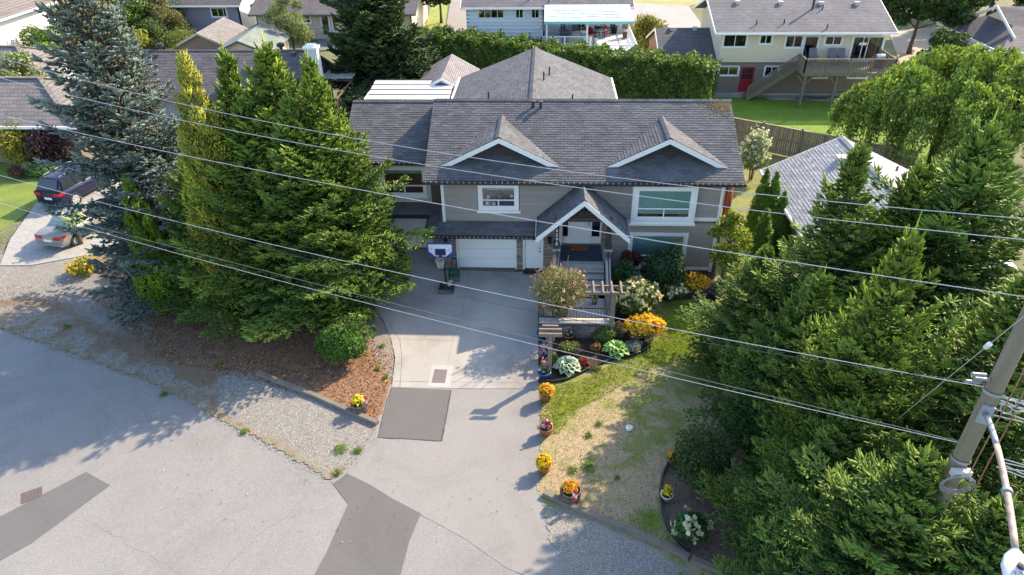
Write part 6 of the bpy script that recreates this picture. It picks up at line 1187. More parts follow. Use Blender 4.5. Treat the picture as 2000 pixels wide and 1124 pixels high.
for i in range(3):
    for j in range(2): x = w_[0]+.14+i*.27; z = w_[3]-.5-j*.42; b = MB(); CF2.box(b, x, x+.22, -.03, -.02, z, z+.36); b.build('pane', mat('pane_dark', (.03, .02, .03), .15), rd_)
r = roof_x(Fh, 12.7, 26.0, 54.4, 59.2, 63.9, 4.95, 6.6, FRX); kk = (6.6-4.95)/4.8; vents(r, [on_slope(px, py, 54.4, 4.95, kk) for px, py in ((1440, 7), (1524, 8), (1603, 9), (1673, 9))]); pipes(r, [on_slope(1587, 18, 54.4, 4.95, kk)], 1.3, .09); pipes(r, [on_slope(px, py, 54.4, 4.95, kk) for px, py in ((1477, 49), (1531, 47), (1615, 57), (1606, 19))], .35)
an = gable_shed('annex', 8.9, 13.3, 54.8, 64.0, 2.45, 4.2, 'small dark roofed garage attached to the left end of the cream house', FRD, mat('annex_orange', (.45, .28, .16), .8), 'X', cat='garage')[1]; vents(an, [on_slope(1312, 58, 54.8, 2.45, .38), on_slope(1357, 58, 54.8, 2.45, .38)])
DW = mat('deck_wood', (.20, .165, .12), .9, .15, 3, 40, .2, .004, attr=True)
dkt = thing('raised_deck', (22, 53.6, 0), 'weathered grey wooden deck with stairs on the back of the cream house', 'deck'); b = MB(); b.box(18.9, 25.4, 52.0, 52.06, 2.4, 2.62); b.box(18.9, 18.96, 52.06, 55.1, 2.4, 2.62); b.box(25.34, 25.4, 52.06, 55.1, 2.4, 2.62); b.build('joist', DW, dkt)
for i in range(21): piece('board', (18.98+3.2, 52.14+i*.145, 2.61), (6.38, .135, .035), DW, dkt, None, ((.9, .9, .9), (1, 1, 1), (1.12, 1.1, 1.08))[i % 3])
railing(dkt, (18.95, 52.05, 2.62), (25.35, 52.05, 2.62), .98, 1.6, DW, .15, th=.06); railing(dkt, (18.95, 52.05, 2.62), (18.95, 53.6, 2.62), .98, 1.6, DW, .15, th=.06); railing(dkt, (25.35, 52.05, 2.62), (25.35, 55.0, 2.62), .98, 1.6, DW, .15, th=.06)
b = MB(); b.box(18.85, 25.45, 51.98, 52.12, 3.58, 3.63); b.build('cap_rail', DW, dkt)
for x in (19.2, 21.5, 24.6):
    b = MB(); b.box(x-.09, x+.09, 52.15, 52.33, 0, 2.42); p_ = b.build('post', DW, dkt); b = MB(); b.beam((x, 52.24, 1.7), (x+.6, 52.24, 2.4), .09, .09); b.beam((x, 52.24, 1.7), (x-.6, 52.24, 2.4), .09, .09); b.build('brace', DW, p_)
b = MB()
for y in (53.7, 54.75): b.beam((18.95, y, 2.5), (15.6, y, .1), .05, .28)
b.build('stringer', DW, dkt)
for i in range(13): piece('tread', (18.8-i*.255, 54.22, 2.42-i*.18), (.27, 1.05, .045), DW, dkt)
railing(dkt, (18.95, 53.68, 2.6), (15.6, 53.68, .15), .95, 1.7, DW, .15, th=.06)
def lounger(g, label):
    t = thing('deck_lounger', g, label, 'lounge chair', 'lounge chairs on the wooden deck'); p = Vector(g)
    piece('seat', (p.x, p.y-.1, p.z+.36), (.58, .6, .05), GF, t); piece('backrest', (p.x, p.y+.32, p.z+.72), (.58, .05, .8), GF, t, (rad(-22), 0, 0))
    for x in (-.3, .3): piece('armrest', (p.x+x, p.y, p.z+.58), (.04, .5, .03), BF, t); piece('leg', (p.x+x, p.y-.3, p.z+.2), (.03, .03, .4), BF, t); piece('leg', (p.x+x, p.y+.3, p.z+.2), (.03, .03, .4), BF, t)
lounger((20.25, 54.3, 2.64), 'grey lounge chair on the wooden deck, left of the other two'); lounger((21.65, 54.3, 2.64), 'grey lounge chair in the middle of the three on the wooden deck'); lounger((22.35, 54.3, 2.64), 'grey lounge chair on the wooden deck nearest the sliding door')
t = thing('barbecue', (24.75, 53.4, 2.64), 'black barbecue with silver lid at the right end of the wooden deck', 'barbecue'); piece('cart', (24.75, 53.4, 3.0), (.6, .45, .7), BF, t); piece('side_shelf', (24.75, 53.4, 3.36), (1.2, .4, .03), BF, t); b = MB()
b.tube([(24.45, 53.4, 3.42), (25.05, 53.4, 3.42)], .22, 12); b.build('lid', mat('steel_lid', (.6, .6, .62), .3, metal=.6), t)
t = thing('broom', (19.9, 54.8, 2.64), 'broom leaning on the wall beside the dark deck door', 'broom'); b = MB(); b.tube([(19.95, 54.6, 2.68), (19.6, 55.0, 3.9)], .015, 5); b.build('handle', DW, t); b = MB(); b.box(19.8, 20.15, 54.5, 54.65, 2.64, 2.72); b.build('head', RF, t)
b = MB(); rnd = random.Random(4); pts = []
for i in range(60): a = i*.55; pts.append((21.2+1.2*math.cos(a*.31)+.5*math.cos(a), 54.3+.25*math.sin(a)+.2*math.sin(a*.37), .05))
b.tube(pts, .025, 5); tag(b.build('garden_hose', mat('hose_dark', (.04, .05, .05), .5)), 'dark garden hose tangled on the concrete beneath the wooden deck', 'hose')
# ---- beige bungalow and blue grey house
D_ = thing('beige_bungalow', (-21.5, 77, 0), 'long beige bungalow with brown roof behind the weeping tree at the top', 'house'); DF = Face((0, 73.4, 0), (1, 0, 0), (0, -1, 0)); wd = [at_wall(DF, *q) for q in ((523, 31, 534, 47), (591, 31, 607, 45), (626, 31, 645, 62), (647, 31, 661, 62), (689, 34, 704, 44))]
wallbox(DF, D_, -29.8, -13.7, 0, 2.5, wd, BEI); b = MB(); b.box(-29.8, -29.6, 73.4, 84, 0, 2.5); b.box(-13.9, -13.7, 73.4, 84, 0, 2.5); b.prism([(-13.9, 73.4, 2.5), (-13.9, 84, 2.5), (-13.9, 78.6, 4.4)], (.2, 0, 0)); b.box(-29.8, -13.7, 83.8, 84, 0, 2.5); b.build('wall', BEI, D_)
for i, w_ in enumerate(wd): window(DF, D_, *w_, trim=.09, hbars=((w_[2]+w_[3])/2,) if i in (1,) else (), glass=GLASS2, name='window' if i not in (2, 3) else 'patio_door')
siding(DF, D_, -29.7, -13.8, .1, 2.45, [(a-.09, c+.09, d-.09, e+.09) for a, c, d, e in wd], .26, BEI); roof_x(D_, -30.3, -13.2, 72.8, 78.6, 84.5, 2.6, 4.7, farroof('far_roof_brown2', (.155, .135, .135), 'X'), mat('trim_green', (.06, .10, .08), .6))
C_ = thing('blue_grey_house', (-38, 80, 0), 'blue grey house with white end wall at the top left', 'house'); CF3 = Face((0, 77, 0), (1, 0, 0), (0, -1, 0)); wc = [at_wall(CF3, 411, 16, 444, 33)]; wallbox(CF3, C_, -45, -32.9, 0, 2.7, wc, BLG); window(CF3, C_, *wc[0], trim=.1, bars=[wc[0][0]+.7, wc[0][0]+1.3], glass=GLASS2, name='sliding_window')
b = MB(); b.box(-33.1, -32.88, 77, 87, 0, 2.7); b.prism([(-33.1, 77, 2.7), (-33.1, 87, 2.7), (-33.1, 82, 4.6)], (.22, 0, 0)); b.box(-45, -33, 86.8, 87, 0, 2.7); b.build('wall', WHITE, C_); roof_x(C_, -45.4, -32.5, 76.4, 82, 87.6, 2.8, 4.9, FRD); b = MB(); b.box(-32.87, -32.83, 80, 81.4, 1.2, 2.2); b.build('window', GLASS2, C_)
t = thing('patio_umbrella', tuple(G(386, 44)), 'closed turquoise patio umbrella beside the blue grey house', 'umbrella'); g = G(386, 44); b = MB(); b.tube([(g.x, g.y, 0), (g.x, g.y, 2.6)], .03, 6); b.build('pole', WHITE, t); b = MB(); b.lathe((g.x, g.y, .9), [(.28, 0), (.24, .6), (.1, 1.4), (.01, 1.75)], 10); b.build('canopy', mat('canopy_teal', (.03, .35, .5), .7), t)
WD = mat('new_wood', (.5, .36, .22), .8, .1, 5)
t = thing('wood_arbour', tuple(G(376, 55)), 'light wood trellis arbour left of the turquoise umbrella', 'arbour'); g = G(372, 56); b = MB()
for x in (-.1, 1.2):
    for y in (-.6, .6): b.box(g.x+x-.05, g.x+x+.05, g.y+y-.05, g.y+y+.05, 0, 2.2)
b.build('post', WD, t)
for i in range(4): piece('slat', (g.x+.55, g.y-.66, .6+i*.45), (1.4, .04, .08), WD, t)
for i in range(4): piece('rafter', (g.x-.2+i*.5, g.y, 2.25), (.06, 1.7, .1), WD, t)
t = thing('wood_bench', tuple(G(398, 35)), 'light wood bench frame under the eave of the blue grey house', 'bench'); g = G(398, 35); piece('seat', (g.x, g.y, .5), (2.8, .6, .08), WD, t); piece('backrest', (g.x, g.y+.35, .9), (2.8, .06, .3), WD, t)
for x in (-1.3, 1.3): piece('leg', (g.x+x, g.y, .25), (.1, .55, .5), WD, t)
def shed_rot(name, near, far, half, ze, zp, label, rm, wm, trim):
    n, f = G(near[0], near[1], zp), G(far[0], far[1], zp); L = (f-n).length; t, r = gable_shed(name, n.x-half, n.x+half, n.y, n.y+L, ze, zp, label, rm, wm, 'Y', trim)
    a = math.atan2(f.y-n.y, f.x-n.x)-math.pi/2; c0 = t.location.copy(); o = Vector((n.x, n.y, 0)); R = Matrix.Rotation(a, 3, 'Z'); t.rotation_euler = (0, 0, a); t.location = o+R@(c0-o); return t
shed_rot('brown_shed', (384, 64), (436, 34), 2.1, 2.3, 3.3, 'brown wooden shed with grey gabled roof in the middle left background', farroof('shed_roof_brown', (.23, .21, .20), 'Y'), mat('shed_wood', (.23, .16, .11), .85, .1, 2, 20, .1, stretch=(1, 1, 6)), mat('trim_beige', (.5, .42, .33), .7))
shed_rot('green_shed', (463, 80), (508, 46), 2.6, 2.3, 3.4, 'beige shed with green grey gabled roof before the beige bungalow', farroof('shed_roof_green', (.22, .25, .22), 'Y'), mat('shed_beige', (.5, .40, .30), .85), mat('trim_green', (.06, .10, .08), .6))
g = G(450, 108); t = thing('utility_pole', (g.x, g.y, 0), 'short dark utility pole standing between the two background sheds', 'pole'); b = MB(); p1 = V(443, 68, g.y); b.tube([(g.x, g.y, 0), (g.x, g.y, p1.z)], .13, 8); b.build('pole', BARK, t); b = MB(); b.box(g.x-.22, g.x+.22, g.y-.2, g.y+.2, p1.z-.2, p1.z+.1); b.build('transformer', GUT, t)
for i, (px, py, c, lb) in enumerate([(655, 82, (.65, .65, .66), 'white wicker chair on the patio of the beige bungalow'), (662, 76, (.7, .7, .7), 'white table seat beside the bungalow patio door'), (676, 68, (.6, .6, .62), 'pale chair at the wall of the beige bungalow'), (646, 87, (.62, .62, .6), 'white footstool chair at the front of the bungalow patio')]):
    g = G(px, py, .05); chair((g.x, g.y, .05), i*1.3, mat('wicker%d' % i, c, .7), lb, group='patio chairs by the beige bungalow')
flat_px('bungalow_patio', [(622, 72), (700, 66), (705, 95), (620, 100)], .04, mat('patio_green', (.15, .16, .15), .8), kind='structure')
# ---- dark roofed bungalow on the left
A_ = thing('dark_roof_bungalow', (-23, 49, 0), 'grey bungalow with long dark roof and white chimney behind the left trees', 'house'); RXL, RXR = -30.4, -16.6; rA = MB(); rA.prism([(RXL+.05, 45.5, 2.56), (RXL+.05, 49.8, 4.66), (RXL+.05, 54.1, 2.56)], (RXR-RXL-.1, 0, 0)); rA = rA.build('roof', DECKM, A_)
SHD = mat('shingle_dark', (.115, .105, .11), .92, .16, 1.1, 90, .14, .004, attr=True, spec=.25); kA = 2.12/4.4; LA = math.hypot(4.4, 2.12)
roof_plane(rA, (RXL, 45.4, 2.7), (1, 0, 0), (0, 1, kA), [(0, 0), (RXR-RXL, 0), (RXR-RXL, LA), (0, LA)], SHD, .16, .34, seed=60); roof_plane(rA, (RXL, 54.2, 2.7), (1, 0, 0), (0, -1, kA), [(0, 0), (RXR-RXL, 0), (RXR-RXL, LA), (0, LA)], SHD, .3, .8, seed=61); ridge_caps(rA, (RXL, 49.8, 4.84), (RXR, 49.8, 4.84), SHD, slope=kA)
AF = Face((0, 46.0, 0), (1, 0, 0), (0, -1, 0)); wa = [at_wall(AF, 288, 205, 315, 226), at_wall(AF, 480, 215, 498, 245)]; GRW = mat('grey_wall', (.30, .30, .33), .8); wallbox(AF, A_, -30, -17, 0, 2.6, wa, GRW)
for w_ in wa: window(AF, A_, *w_, trim=.09, glass=GLASS)
b = MB(); b.box(-17.2, -17, 46, 53.6, 0, 2.65); b.prism([(-17.2, 46, 2.6), (-17.2, 53.6, 2.6), (-17.2, 49.8, 4.5)], (.2, 0, 0)); b.box(-30, -29.8, 46, 53.6, 0, 2.65); b.prism([(-30, 46, 2.6), (-30, 53.6, 2.6), (-30, 49.8, 4.5)], (.2, 0, 0)); b.box(-30, -17, 53.4, 53.6, 0, 2.6); b.build('wall', mat('grey_wall_light', (.5, .48, .46), .8), A_); b = MB(); b.box(RXL, RXR, 45.28, 45.4, 2.55, 2.68); b.prism([(RXR, 45.4, 2.7), (RXR, 49.8, 4.82), (RXR, 54.2, 2.7), (RXR, 54.2, 2.5), (RXR, 49.8, 4.62), (RXR, 45.4, 2.5)], (.05, 0, 0)); b.build('bargeboard', mat('trim_brown', (.10, .08, .06), .7), rA)
b = MB(); cx, cy = -16.15, 48.3; b.box(cx-.42, cx+.42, cy-.35, cy+.35, 0, 5.35); ch = b.build('chimney', mat('chimney_white', (.52, .54, .56), .8, .08, 3), A_); b = MB(); b.box(cx-.5, cx+.5, cy-.43, cy+.43, 5.35, 5.5); b.box(cx-.3, cx+.3, cy-.25, cy+.25, 5.5, 5.62); b.build('chimney_cap', WHITE, ch)
b = MB(); b.box(-17, -16.9, 49, 51, 1.0, 2.1); b.build('window', GLASS2, A_)
for px, py, r_ in ((313, 92, .25), (549, 92, .25)): p = V(px, py+8, 50.0); b = MB(); b.lathe((p.x, 50.1, 4.6), [(.12, 0), (.12, .4), (.28, .42), (.28, .62), (.05, .7)], 12); b.build('roof_ventilator', mat('vent_black', (.03, .03, .035), .5), rA)
vents(rA, [on_slope(306, 112, 45.4, 2.7, kA), on_slope(574, 108, 45.4, 2.7, kA)], GUT, .25)
t = thing('patio_pergola', (-14.9, 46, 0), 'rusty brown patio roof frame against the wall right of the chimney', 'frame'); b = MB()
for x, y in ((-15.9, 50.6), (-14.3, 50.6), (-14.3, 46.2)): b.box(x-.05, x+.05, y-.05, y+.05, 0, 2.5)
b.box(-14.35, -14.25, 46.2, 50.6, 2.4, 2.5); b.box(-16.9, -14.3, 50.55, 50.65, 2.4, 2.5); b.build('post', mat('rust_brown', (.12, .08, .055), .8), t)
for i in range(12): piece('slat', (-15.6, 50.8+i*.24, 2.56), (2.6, .12, .04), mat('slat_white', (.6, .58, .52), .7), t)
# ---- tiled houses at the far left
B1 = thing('tiled_house', (-36, 45, 0), 'brown tiled hip roofed house at the left edge above the fence', 'house')
def hip_roof(parent, x0, x1, y0, y1, ze, zr, m, wallm_, ins=.5):
    h = min(x1-x0, y1-y0)/2; xm0, xm1 = (x0+h, x1-h) if x1-x0 >= y1-y0 else ((x0+x1)/2,)*2; ym0, ym1 = ((y0+y1)/2,)*2 if x1-x0 >= y1-y0 else (y0+h, y1-h); b = MB()
    b.add([(x0, y0, ze), (x1, y0, ze), (x1, y1, ze), (x0, y1, ze), (xm0, ym0, zr), (xm1, ym1, zr)], [(0, 1, 5, 4), (1, 2, 5), (2, 3, 4, 5), (3, 0, 4)]); b.box(x0, x1, y0, y1, ze-.15, ze-.005); r = b.build('roof', m, parent)
    b = MB(); b.box(x0+ins, x1-ins, y0+ins, y1-ins, 0, ze-.1); b.build('wall', wallm_, parent)
    b = MB(); b.box(x0-.08, x1+.08, y0-.1, y0-.01, ze-.14, ze+.02); b.box(x1+.01, x1+.1, y0-.01, y1, ze-.14, ze+.02); b.build('gutter', WHITE, r)
    for a, c in (((x0, y0, ze), (xm0, ym0, zr)), ((x1, y0, ze), (xm1, ym1, zr)), ((xm0, ym0, zr), (xm1, ym1, zr)), ((x1, y1, ze), (xm1, ym1, zr))):
        if (Vector(a)-Vector(c)).length > .3: b = MB(); b.beam(Vector(a)+Vector((0, 0, .03)), Vector(c)+Vector((0, 0, .03)), .28, .1); b.build('ridge_cap', m, r)
    return r
TILE = farroof('tile_brown', (.195, .178, .165), 'X', .33, .25); hip_roof(B1, -44, -29.2, 40.2, 48.5, 2.6, 4.4, TILE, mat('wall_brown', (.2, .15, .12), .8))
B2 = thing('white_tiled_house', (-46, 57, 0), 'white walled house with ribbed tile roof at the left edge above the lawn', 'house'); hip_roof(B2, -56, -37.6, 50.0, 57.0, 2.6, 4.2, farroof('tile_grey', (.22, .195, .175), 'X', .3, .22), mat('wall_white2', (.65, .63, .6), .8)); hip_roof(B2, -62, -47.5, 59.5, 69.5, 4.6, 6.3, farroof('tile_grey2', (.2, .175, .16), 'X', .3, .22), mat('wall_white2', (.65, .63, .6), .8))
# ---- pale roofed neighbour on the right
N_ = thing('pale_roof_house', (15.3, 30, 0), 'low house with pale grey gabled roof behind the right spruces', 'house'); nx0, nx1, nxr, ny0, ny1, nze, nzr = 11.45, 19.1, 15.15, 24.5, 34.5, 2.5, 4.35; b = MB(); b.prism([(nx0+.05, ny1-.05, nze-.13), (nx1-.05, ny1-.05, nze-.13), (nxr, ny1-.05, nzr-.13)], (0, -(ny1-ny0-.1), 0)); rn = b.build('roof', DECKM, N_)
for xa, sg in ((nx0, 1), (nx1, -1)):
    run = abs(nxr-xa); Ln = math.hypot(run, nzr-nze); roof_plane(rn, (xa, ny0, nze), (0, 1, 0), (sg*run, 0, nzr-nze), [(0, 0), (ny1-ny0, 0), (ny1-ny0, Ln), (0, Ln)], SHL, .15, .34, seed=70+sg)
ridge_caps(rn, (nxr, ny0, nzr+.02), (nxr, ny1, nzr+.02), SHL, slope=.49, w=.17); b = MB(); b.box(nx0+.5, nx1-.5, ny0+.4, ny1-.4, 0, 2.45); b.prism([(nx0+.5, ny1-.5, 2.4), (nx1-.5, ny1-.5, 2.4), (nxr, ny1-.5, nzr-.2)], (0, -(ny1-ny0-1), 0)); b.build('wall', mat('wall_taupe', (.17, .14, .115), .8), N_)
b = MB(); b.box(nx0-.1, nx0-.01, ny0, ny1, nze-.14, nze); b.box(nx1+.01, nx1+.1, ny0, ny1, nze-.14, nze); b.build('gutter', WHITE, rn); b = MB()
for xa in (nx0, nx1): b.prism([(xa, ny1, nze), (nxr, ny1, nzr), (nxr, ny1, nzr-.2), (xa, ny1, nze-.2)], (0, .05, 0))
b.build('bargeboard', WHITE, rn); vents(rn, [on_slope(1660, 308, 0, 0, 0)] if 0 else [Vector((14.45, 32.3, 3.98))], mat('vent_pale', (.6, .6, .6), .6), .4); pipes(rn, [Vector((17.4, 32.6, 3.15))], .4); b = MB(); b.box(17.2, 17.5, 31.8, 32.1, 3.1, 3.4); b.build('roof_vent', mat('vent_pinkish', (.35, .2, .18), .7), rn)
# ---- white walled house on the right edge
G_ = thing('white_wall_house', (44, 62, 0), 'white walled house with dark hipped roof at the right edge', 'house'); GM, GM2 = farroof('right_roof', (.12, .115, .125), 'Y'), farroof('right_roof2', (.20, .175, .17), 'X'); b = MB(); b.add([(35.6, 57.0, 2.8), (35.6, 67.6, 2.8), (37.9, 64.2, 4.1), (37.9, 60.4, 4.1)], [(0, 3, 2, 1)]); b.build('roof', GM, G_)
b = MB(); b.add([(35.6, 57.0, 2.8), (60, 57.0, 2.8), (60, 62.3, 5.2), (37.2, 62.3, 5.2), (37.9, 60.4, 4.1)], [(0, 1, 2, 3, 4)]); b.add([(35.6, 67.6, 2.8), (60, 67.6, 2.8), (60, 62.3, 5.2), (37.2, 62.3, 5.2), (37.9, 64.2, 4.1)], [(1, 0, 4, 3, 2)]); b.build('roof', GM2, G_); b = MB(); b.prism([(37.85, 60.4, 4.1), (37.85, 64.2, 4.1), (37.85, 62.3, 5.1)], (.1, 0, 0)); b.build('gable', mat('gable_pale', (.5, .5, .42), .8), G_)
b = MB(); b.beam((37.2, 62.3, 5.18), (37.2, 58.6, 3.5), .06, .22); b.beam((37.2, 62.3, 5.18), (37.2, 65.6, 3.7), .06, .22); b.beam((35.55, 57, 2.75), (35.55, 67.6, 2.75), .08, .18); b.beam((35.55, 56.95, 2.75), (60, 56.95, 2.75), .08, .18); b.build('bargeboard', WHITE, G_); b = MB(); b.box(36.2, 60, 57.5, 67.2, 0, 2.75); b.build('wall', mat('wall_white2', (.65, .63, .6), .8), G_); b = MB(); b.box(38.5, 41, 57.4, 57.49, .2, 2.0); b.build('garage_opening', DARK, G_)
# ---- fences
def fence(name, p, q, h, label, bw=.145, m=FENCEM, posts=2.4, cap=True, side=-1, single=True):
    p, q = Vector((*p, 0)), Vector((*q, 0)); d = q-p; L = d.length; t_ = d/L; nrm = Vector((-t_.y, t_.x, 0)); rz = math.atan2(d.y, d.x); t = thing(name, tuple(p), label, 'fence'); rnd = random.Random(7); n = int(L/bw)
    for i in range(n): c = p+t_*(i+.5)*L/n; k = rnd.choice([.7, .85, 1, 1, 1.15, 1.35]); piece('board', (c.x, c.y, h/2-.02), (L/n-.012, .022, h-.08+rnd.uniform(-.02, .02)), m, t, (0, 0, rz), (k, k*.99, k*.97))
    for i in range(int(L/posts)+1): c = p+t_*min(L, i*posts)+nrm*side*.05; b = MB(); b.obox((c.x, c.y, (h+.08)/2), t_*.06, nrm*.06, (0, 0, (h+.08)/2)); b.obox((c.x, c.y, h+.1), t_*.075, nrm*.075, (0, 0, .02)); b.build('post', m, t)
    if cap: m_ = (p+q)/2; piece('rail', (m_.x, m_.y, h-.03), (L, .12, .05), m, t, (0, 0, rz), (1.4, 1.38, 1.3))
    for z in (.3, h*.55): m_ = (p+q)/2+nrm*side*.03; piece('rail', (m_.x, m_.y, z), (L, .05, .09), m, t, (0, 0, rz))
    return t
fence('board_fence', (12.0, 44.75), (21.6, 38.75), 1.85, 'long grey brown board fence between bright lawn and pale roofed house'); g0_, g1_ = G(-60, 292), G(52, 288); fence('board_fence', (g0_.x, g0_.y), (g1_.x, g1_.y), 1.8, 'dark brown board fence at the left edge above the lawn', cap=True)
g0_, g1_ = G(15, 92), G(96, 88); fence('board_fence', (g0_.x, g0_.y), (g1_.x, g1_.y), 1.8, 'reddish brown fence behind the white walled house at the far left', bw=.3, m=mat('fence_red', (.17, .09, .06), .9, .15, attr=True)); fence('board_fence', (-12.9, 69.5), (-12.2, 72.6), 1.7, 'orange new wood fence panel at the end of the beige bungalow', bw=.2, m=mat('new_wood2', (.5, .27, .13), .8, .1, attr=True)); fence('board_fence', (8.2, 52.8), (7.6, 60.5), 1.9, 'tan fence between the white deck and the small dark roof', bw=.3, m=mat('fence_tan', (.38, .29, .2), .9, .15, attr=True))
t = thing('trampoline', tuple(G(40, 25)), 'blue trampoline net with white poles at the top left corner', 'trampoline'); g = G(38, 22); b = MB()
for i in range(6): a = i*math.pi/3; b.tube([(g.x+2*math.cos(a), g.y+2*math.sin(a), 0), (g.x+2*math.cos(a), g.y+2*math.sin(a), 2.6)], .05, 6)
b.build('pole', WHITE, t); b = MB(); b.lathe((g.x, g.y, .8), [(0, 0), (2, 0), (2.05, .08)], 20); b.build('mat', GUT, t); b = MB(); b.lathe((g.x, g.y, .85), [(1.95, 0), (1.95, 1.6)], 20); b.build('net', mat('net_navy', (.01, .02, .06), .9), t)
tub('blue_drum', 59, 52, .35, .6, mat('tub_lightblue', (.05, .25, .6), .4), 'small light blue tub on the far left lawn', 'tub', z=0)
b = MB(); b.tube([(9.55, 32.6, .5), (9.5, 33.2, 1.4), (9.55, 33.7, 2.6), (9.6, 33.9, 3.3)], [.05, .32, .34, .06], 10); tag(b.build('kayak', mat('kayak_orange', (.38, .10, .03), .5), None, True), 'rusty orange kayak leaning beside the right wall of the grey house', 'kayak')
# ================================================================== VEHICLES
def car(loc, rz, label, paint, L, Wd, Hh, suv=False, group=None):
    t = thing('parked_car', (0, 0, 0), label, 'car'); hw = Wd/2; GLc = mat('car_glass', (.02, .03, .035), .08, spec=.8); BLK = mat('tyre', (.02, .02, .02), .85); x0, x1 = -L/2, L/2
    def loft(secs, m, name, parent=t, smooth=True, close=True):
        b = MB(); n = len(secs[0][1])
        for x, pts in secs: b.v += [(x, y, z) for y, z in pts]+[(x, -y, z) for y, z in pts[::-1]]; b.c += [(1, 1, 1)]*(2*n)
        k = 2*n
        for i in range(len(secs)-1):
            for j in range(k): b.f.append([i*k+j, i*k+(j+1) % k, (i+1)*k+(j+1) % k, (i+1)*k+j]); b.m.append(0)
        b.f.append(list(range(k))); b.m.append(0); b.f.append([(len(secs)-1)*k+j for j in range(k)][::-1]); b.m.append(0)
        o = b.build(name, m, parent, smooth)
        if smooth: o.data.polygons[-1].use_smooth = False; mod = o.modifiers.new('edge', 'EDGE_SPLIT'); mod.split_angle = rad(35)
        return o
    belt = .92 if not suv else 1.08; zb = .22 if not suv else .28
    def sec(k, zt, b0=zb): return [(0.02, b0), (hw*.86*k, b0), (hw*.97*k, b0+.16), (hw*k, (b0+zt)/2+.05), (hw*.97*k, zt-.12), (hw*.88*k, zt), (0.02, zt+.045)]
    if not suv: S = [(x0, sec(.84, .62, .34)), (x0+.05, sec(.93, .86, .28)), (x0+.35, sec(.98, .95)), (x0+.9, sec(1, .95)), (-.3, sec(1, .92)), (.7, sec(1, .9)), (1.2, sec(.99, .86)), (x1-.35, sec(.93, .74)), (x1-.06, sec(.82, .6, .28)), (x1, sec(.7, .5, .32))]; roofs = (x0+.82, x0+1.5, .35, 1.15)
    else: S = [(x0, sec(.84, .75, .42)), (x0+.06, sec(.95, 1.02, .32)), (x0+.3, sec(1, 1.08)), (0, sec(1, 1.08)), (1.0, sec(1, 1.04)), (x1-.5, sec(.96, .96)), (x1-.08, sec(.85, .8, .3)), (x1, sec(.7, .6, .35))]; roofs = (x0+.12, x0+.55, .55, 1.3)
    body = loft(S, paint, 'body'); a, b_, c, d = roofs; gh = hw*.88; tw = hw*.70
    def gs(w, z0, z1): return [(0.02, z0), (w[0], z0), (w[0]*.5+w[1]*.5, (z0+z1)/2), (w[1], z1-.03), (w[1]*.85, z1), (0.02, z1+.03)]
    zr = Hh; loft([(a-.03, gs((gh*.95, gh*.93), belt-.05, belt+.04)), (b_, gs((gh*1.02, tw), belt-.05, zr-.03)), ((b_+c)/2, gs((gh*1.02, tw*1.03), belt-.05, zr)), (c, gs((gh*1.02, tw*1.0), belt-.05, zr-.03)), (d, gs((gh*.96, gh*.92), belt-.05, belt+.02))], paint, 'cabin')
    def pane(name, q): b = MB(); b.prism(q, (.0001, 0, .006)); b.build(name, GLc, t)
    rg = MB(); e = .02
    f = lambda s: (a+(b_-a)*s-e*1.2, belt+.03+(zr-.03-belt)*s)
    def rear(s, k): x, z = f(s); return x, z+.015
    xl, zl = rear(.12, 1); xh, zh = rear(.88, 1); wl0, wh0 = gh*.80, tw*.86; rg.add([(xl-.02, wl0, zl), (xl-.02, -wl0, zl), (xh-.02, -wh0, zh), (xh-.02, wh0, zh), (xl+.02, wl0, zl-.01), (xl+.02, -wl0, zl-.01), (xh+.02, -wh0, zh-.01), (xh+.02, wh0, zh-.01)], [(0, 3, 2, 1), (4, 5, 6, 7), (0, 1, 5, 4), (2, 3, 7, 6), (1, 2, 6, 5), (3, 0, 4, 7)]); rg.build('rear_window', mat('rear_glass', (.18, .26, .27), .06, spec=.8) if not suv else GLc, t)
    fg = MB(); xw = lambda s: d+(c-d)*s+e*1.2; zw = lambda s: belt+.03+(zr-.03-belt)*s; fg.add([(xw(.08), gh*.82, zw(.08)), (xw(.08), -gh*.82, zw(.08)), (xw(.9), -tw*.88, zw(.9)), (xw(.9), tw*.88, zw(.9))], [(0, 1, 2, 3)]); fg.build('windscreen', GLc, t)
    for s in (-1, 1):
        for k0, k1 in ((.0, .30), (.33, .62), (.65, .97)):
            xs = lambda u, top: (a+.25*(1-top)+(b_-a)*top*.9)+((d-.25*(1-top)-(d-c)*top*.95)-(a+.25*(1-top)+(b_-a)*top*.9))*u; y0_, y1_ = gh*1.025, tw*1.04; z0, z1 = belt+.04, zr-.14; tt = (z1-belt)/(zr-belt); ya, yb = y0_*s, (y0_+(y1_-y0_)*tt*1.0)*s
            b = MB(); b.add([(xs(k0, 0), ya, z0), (xs(k1, 0), ya, z0), (xs(k1, 1), yb+.004*s, z1), (xs(k0, 1), yb+.004*s, z1)], [(0, 1, 2, 3)]); b.build('side_window', GLc, t)
        b = MB(); b.obox((.55 if not suv else .75, s*(hw+.06), belt+.05), (.08, 0, 0), (0, .09, 0), (0, 0, .06)); b.build('mirror', paint, t); piece('handle', (-.35, s*hw*.985, belt-.16), (.18, .03, .03), paint, t)
        TL = mat('tail_red', (.45, .01, .02), .25); b = MB(); zt = .74 if not suv else .92
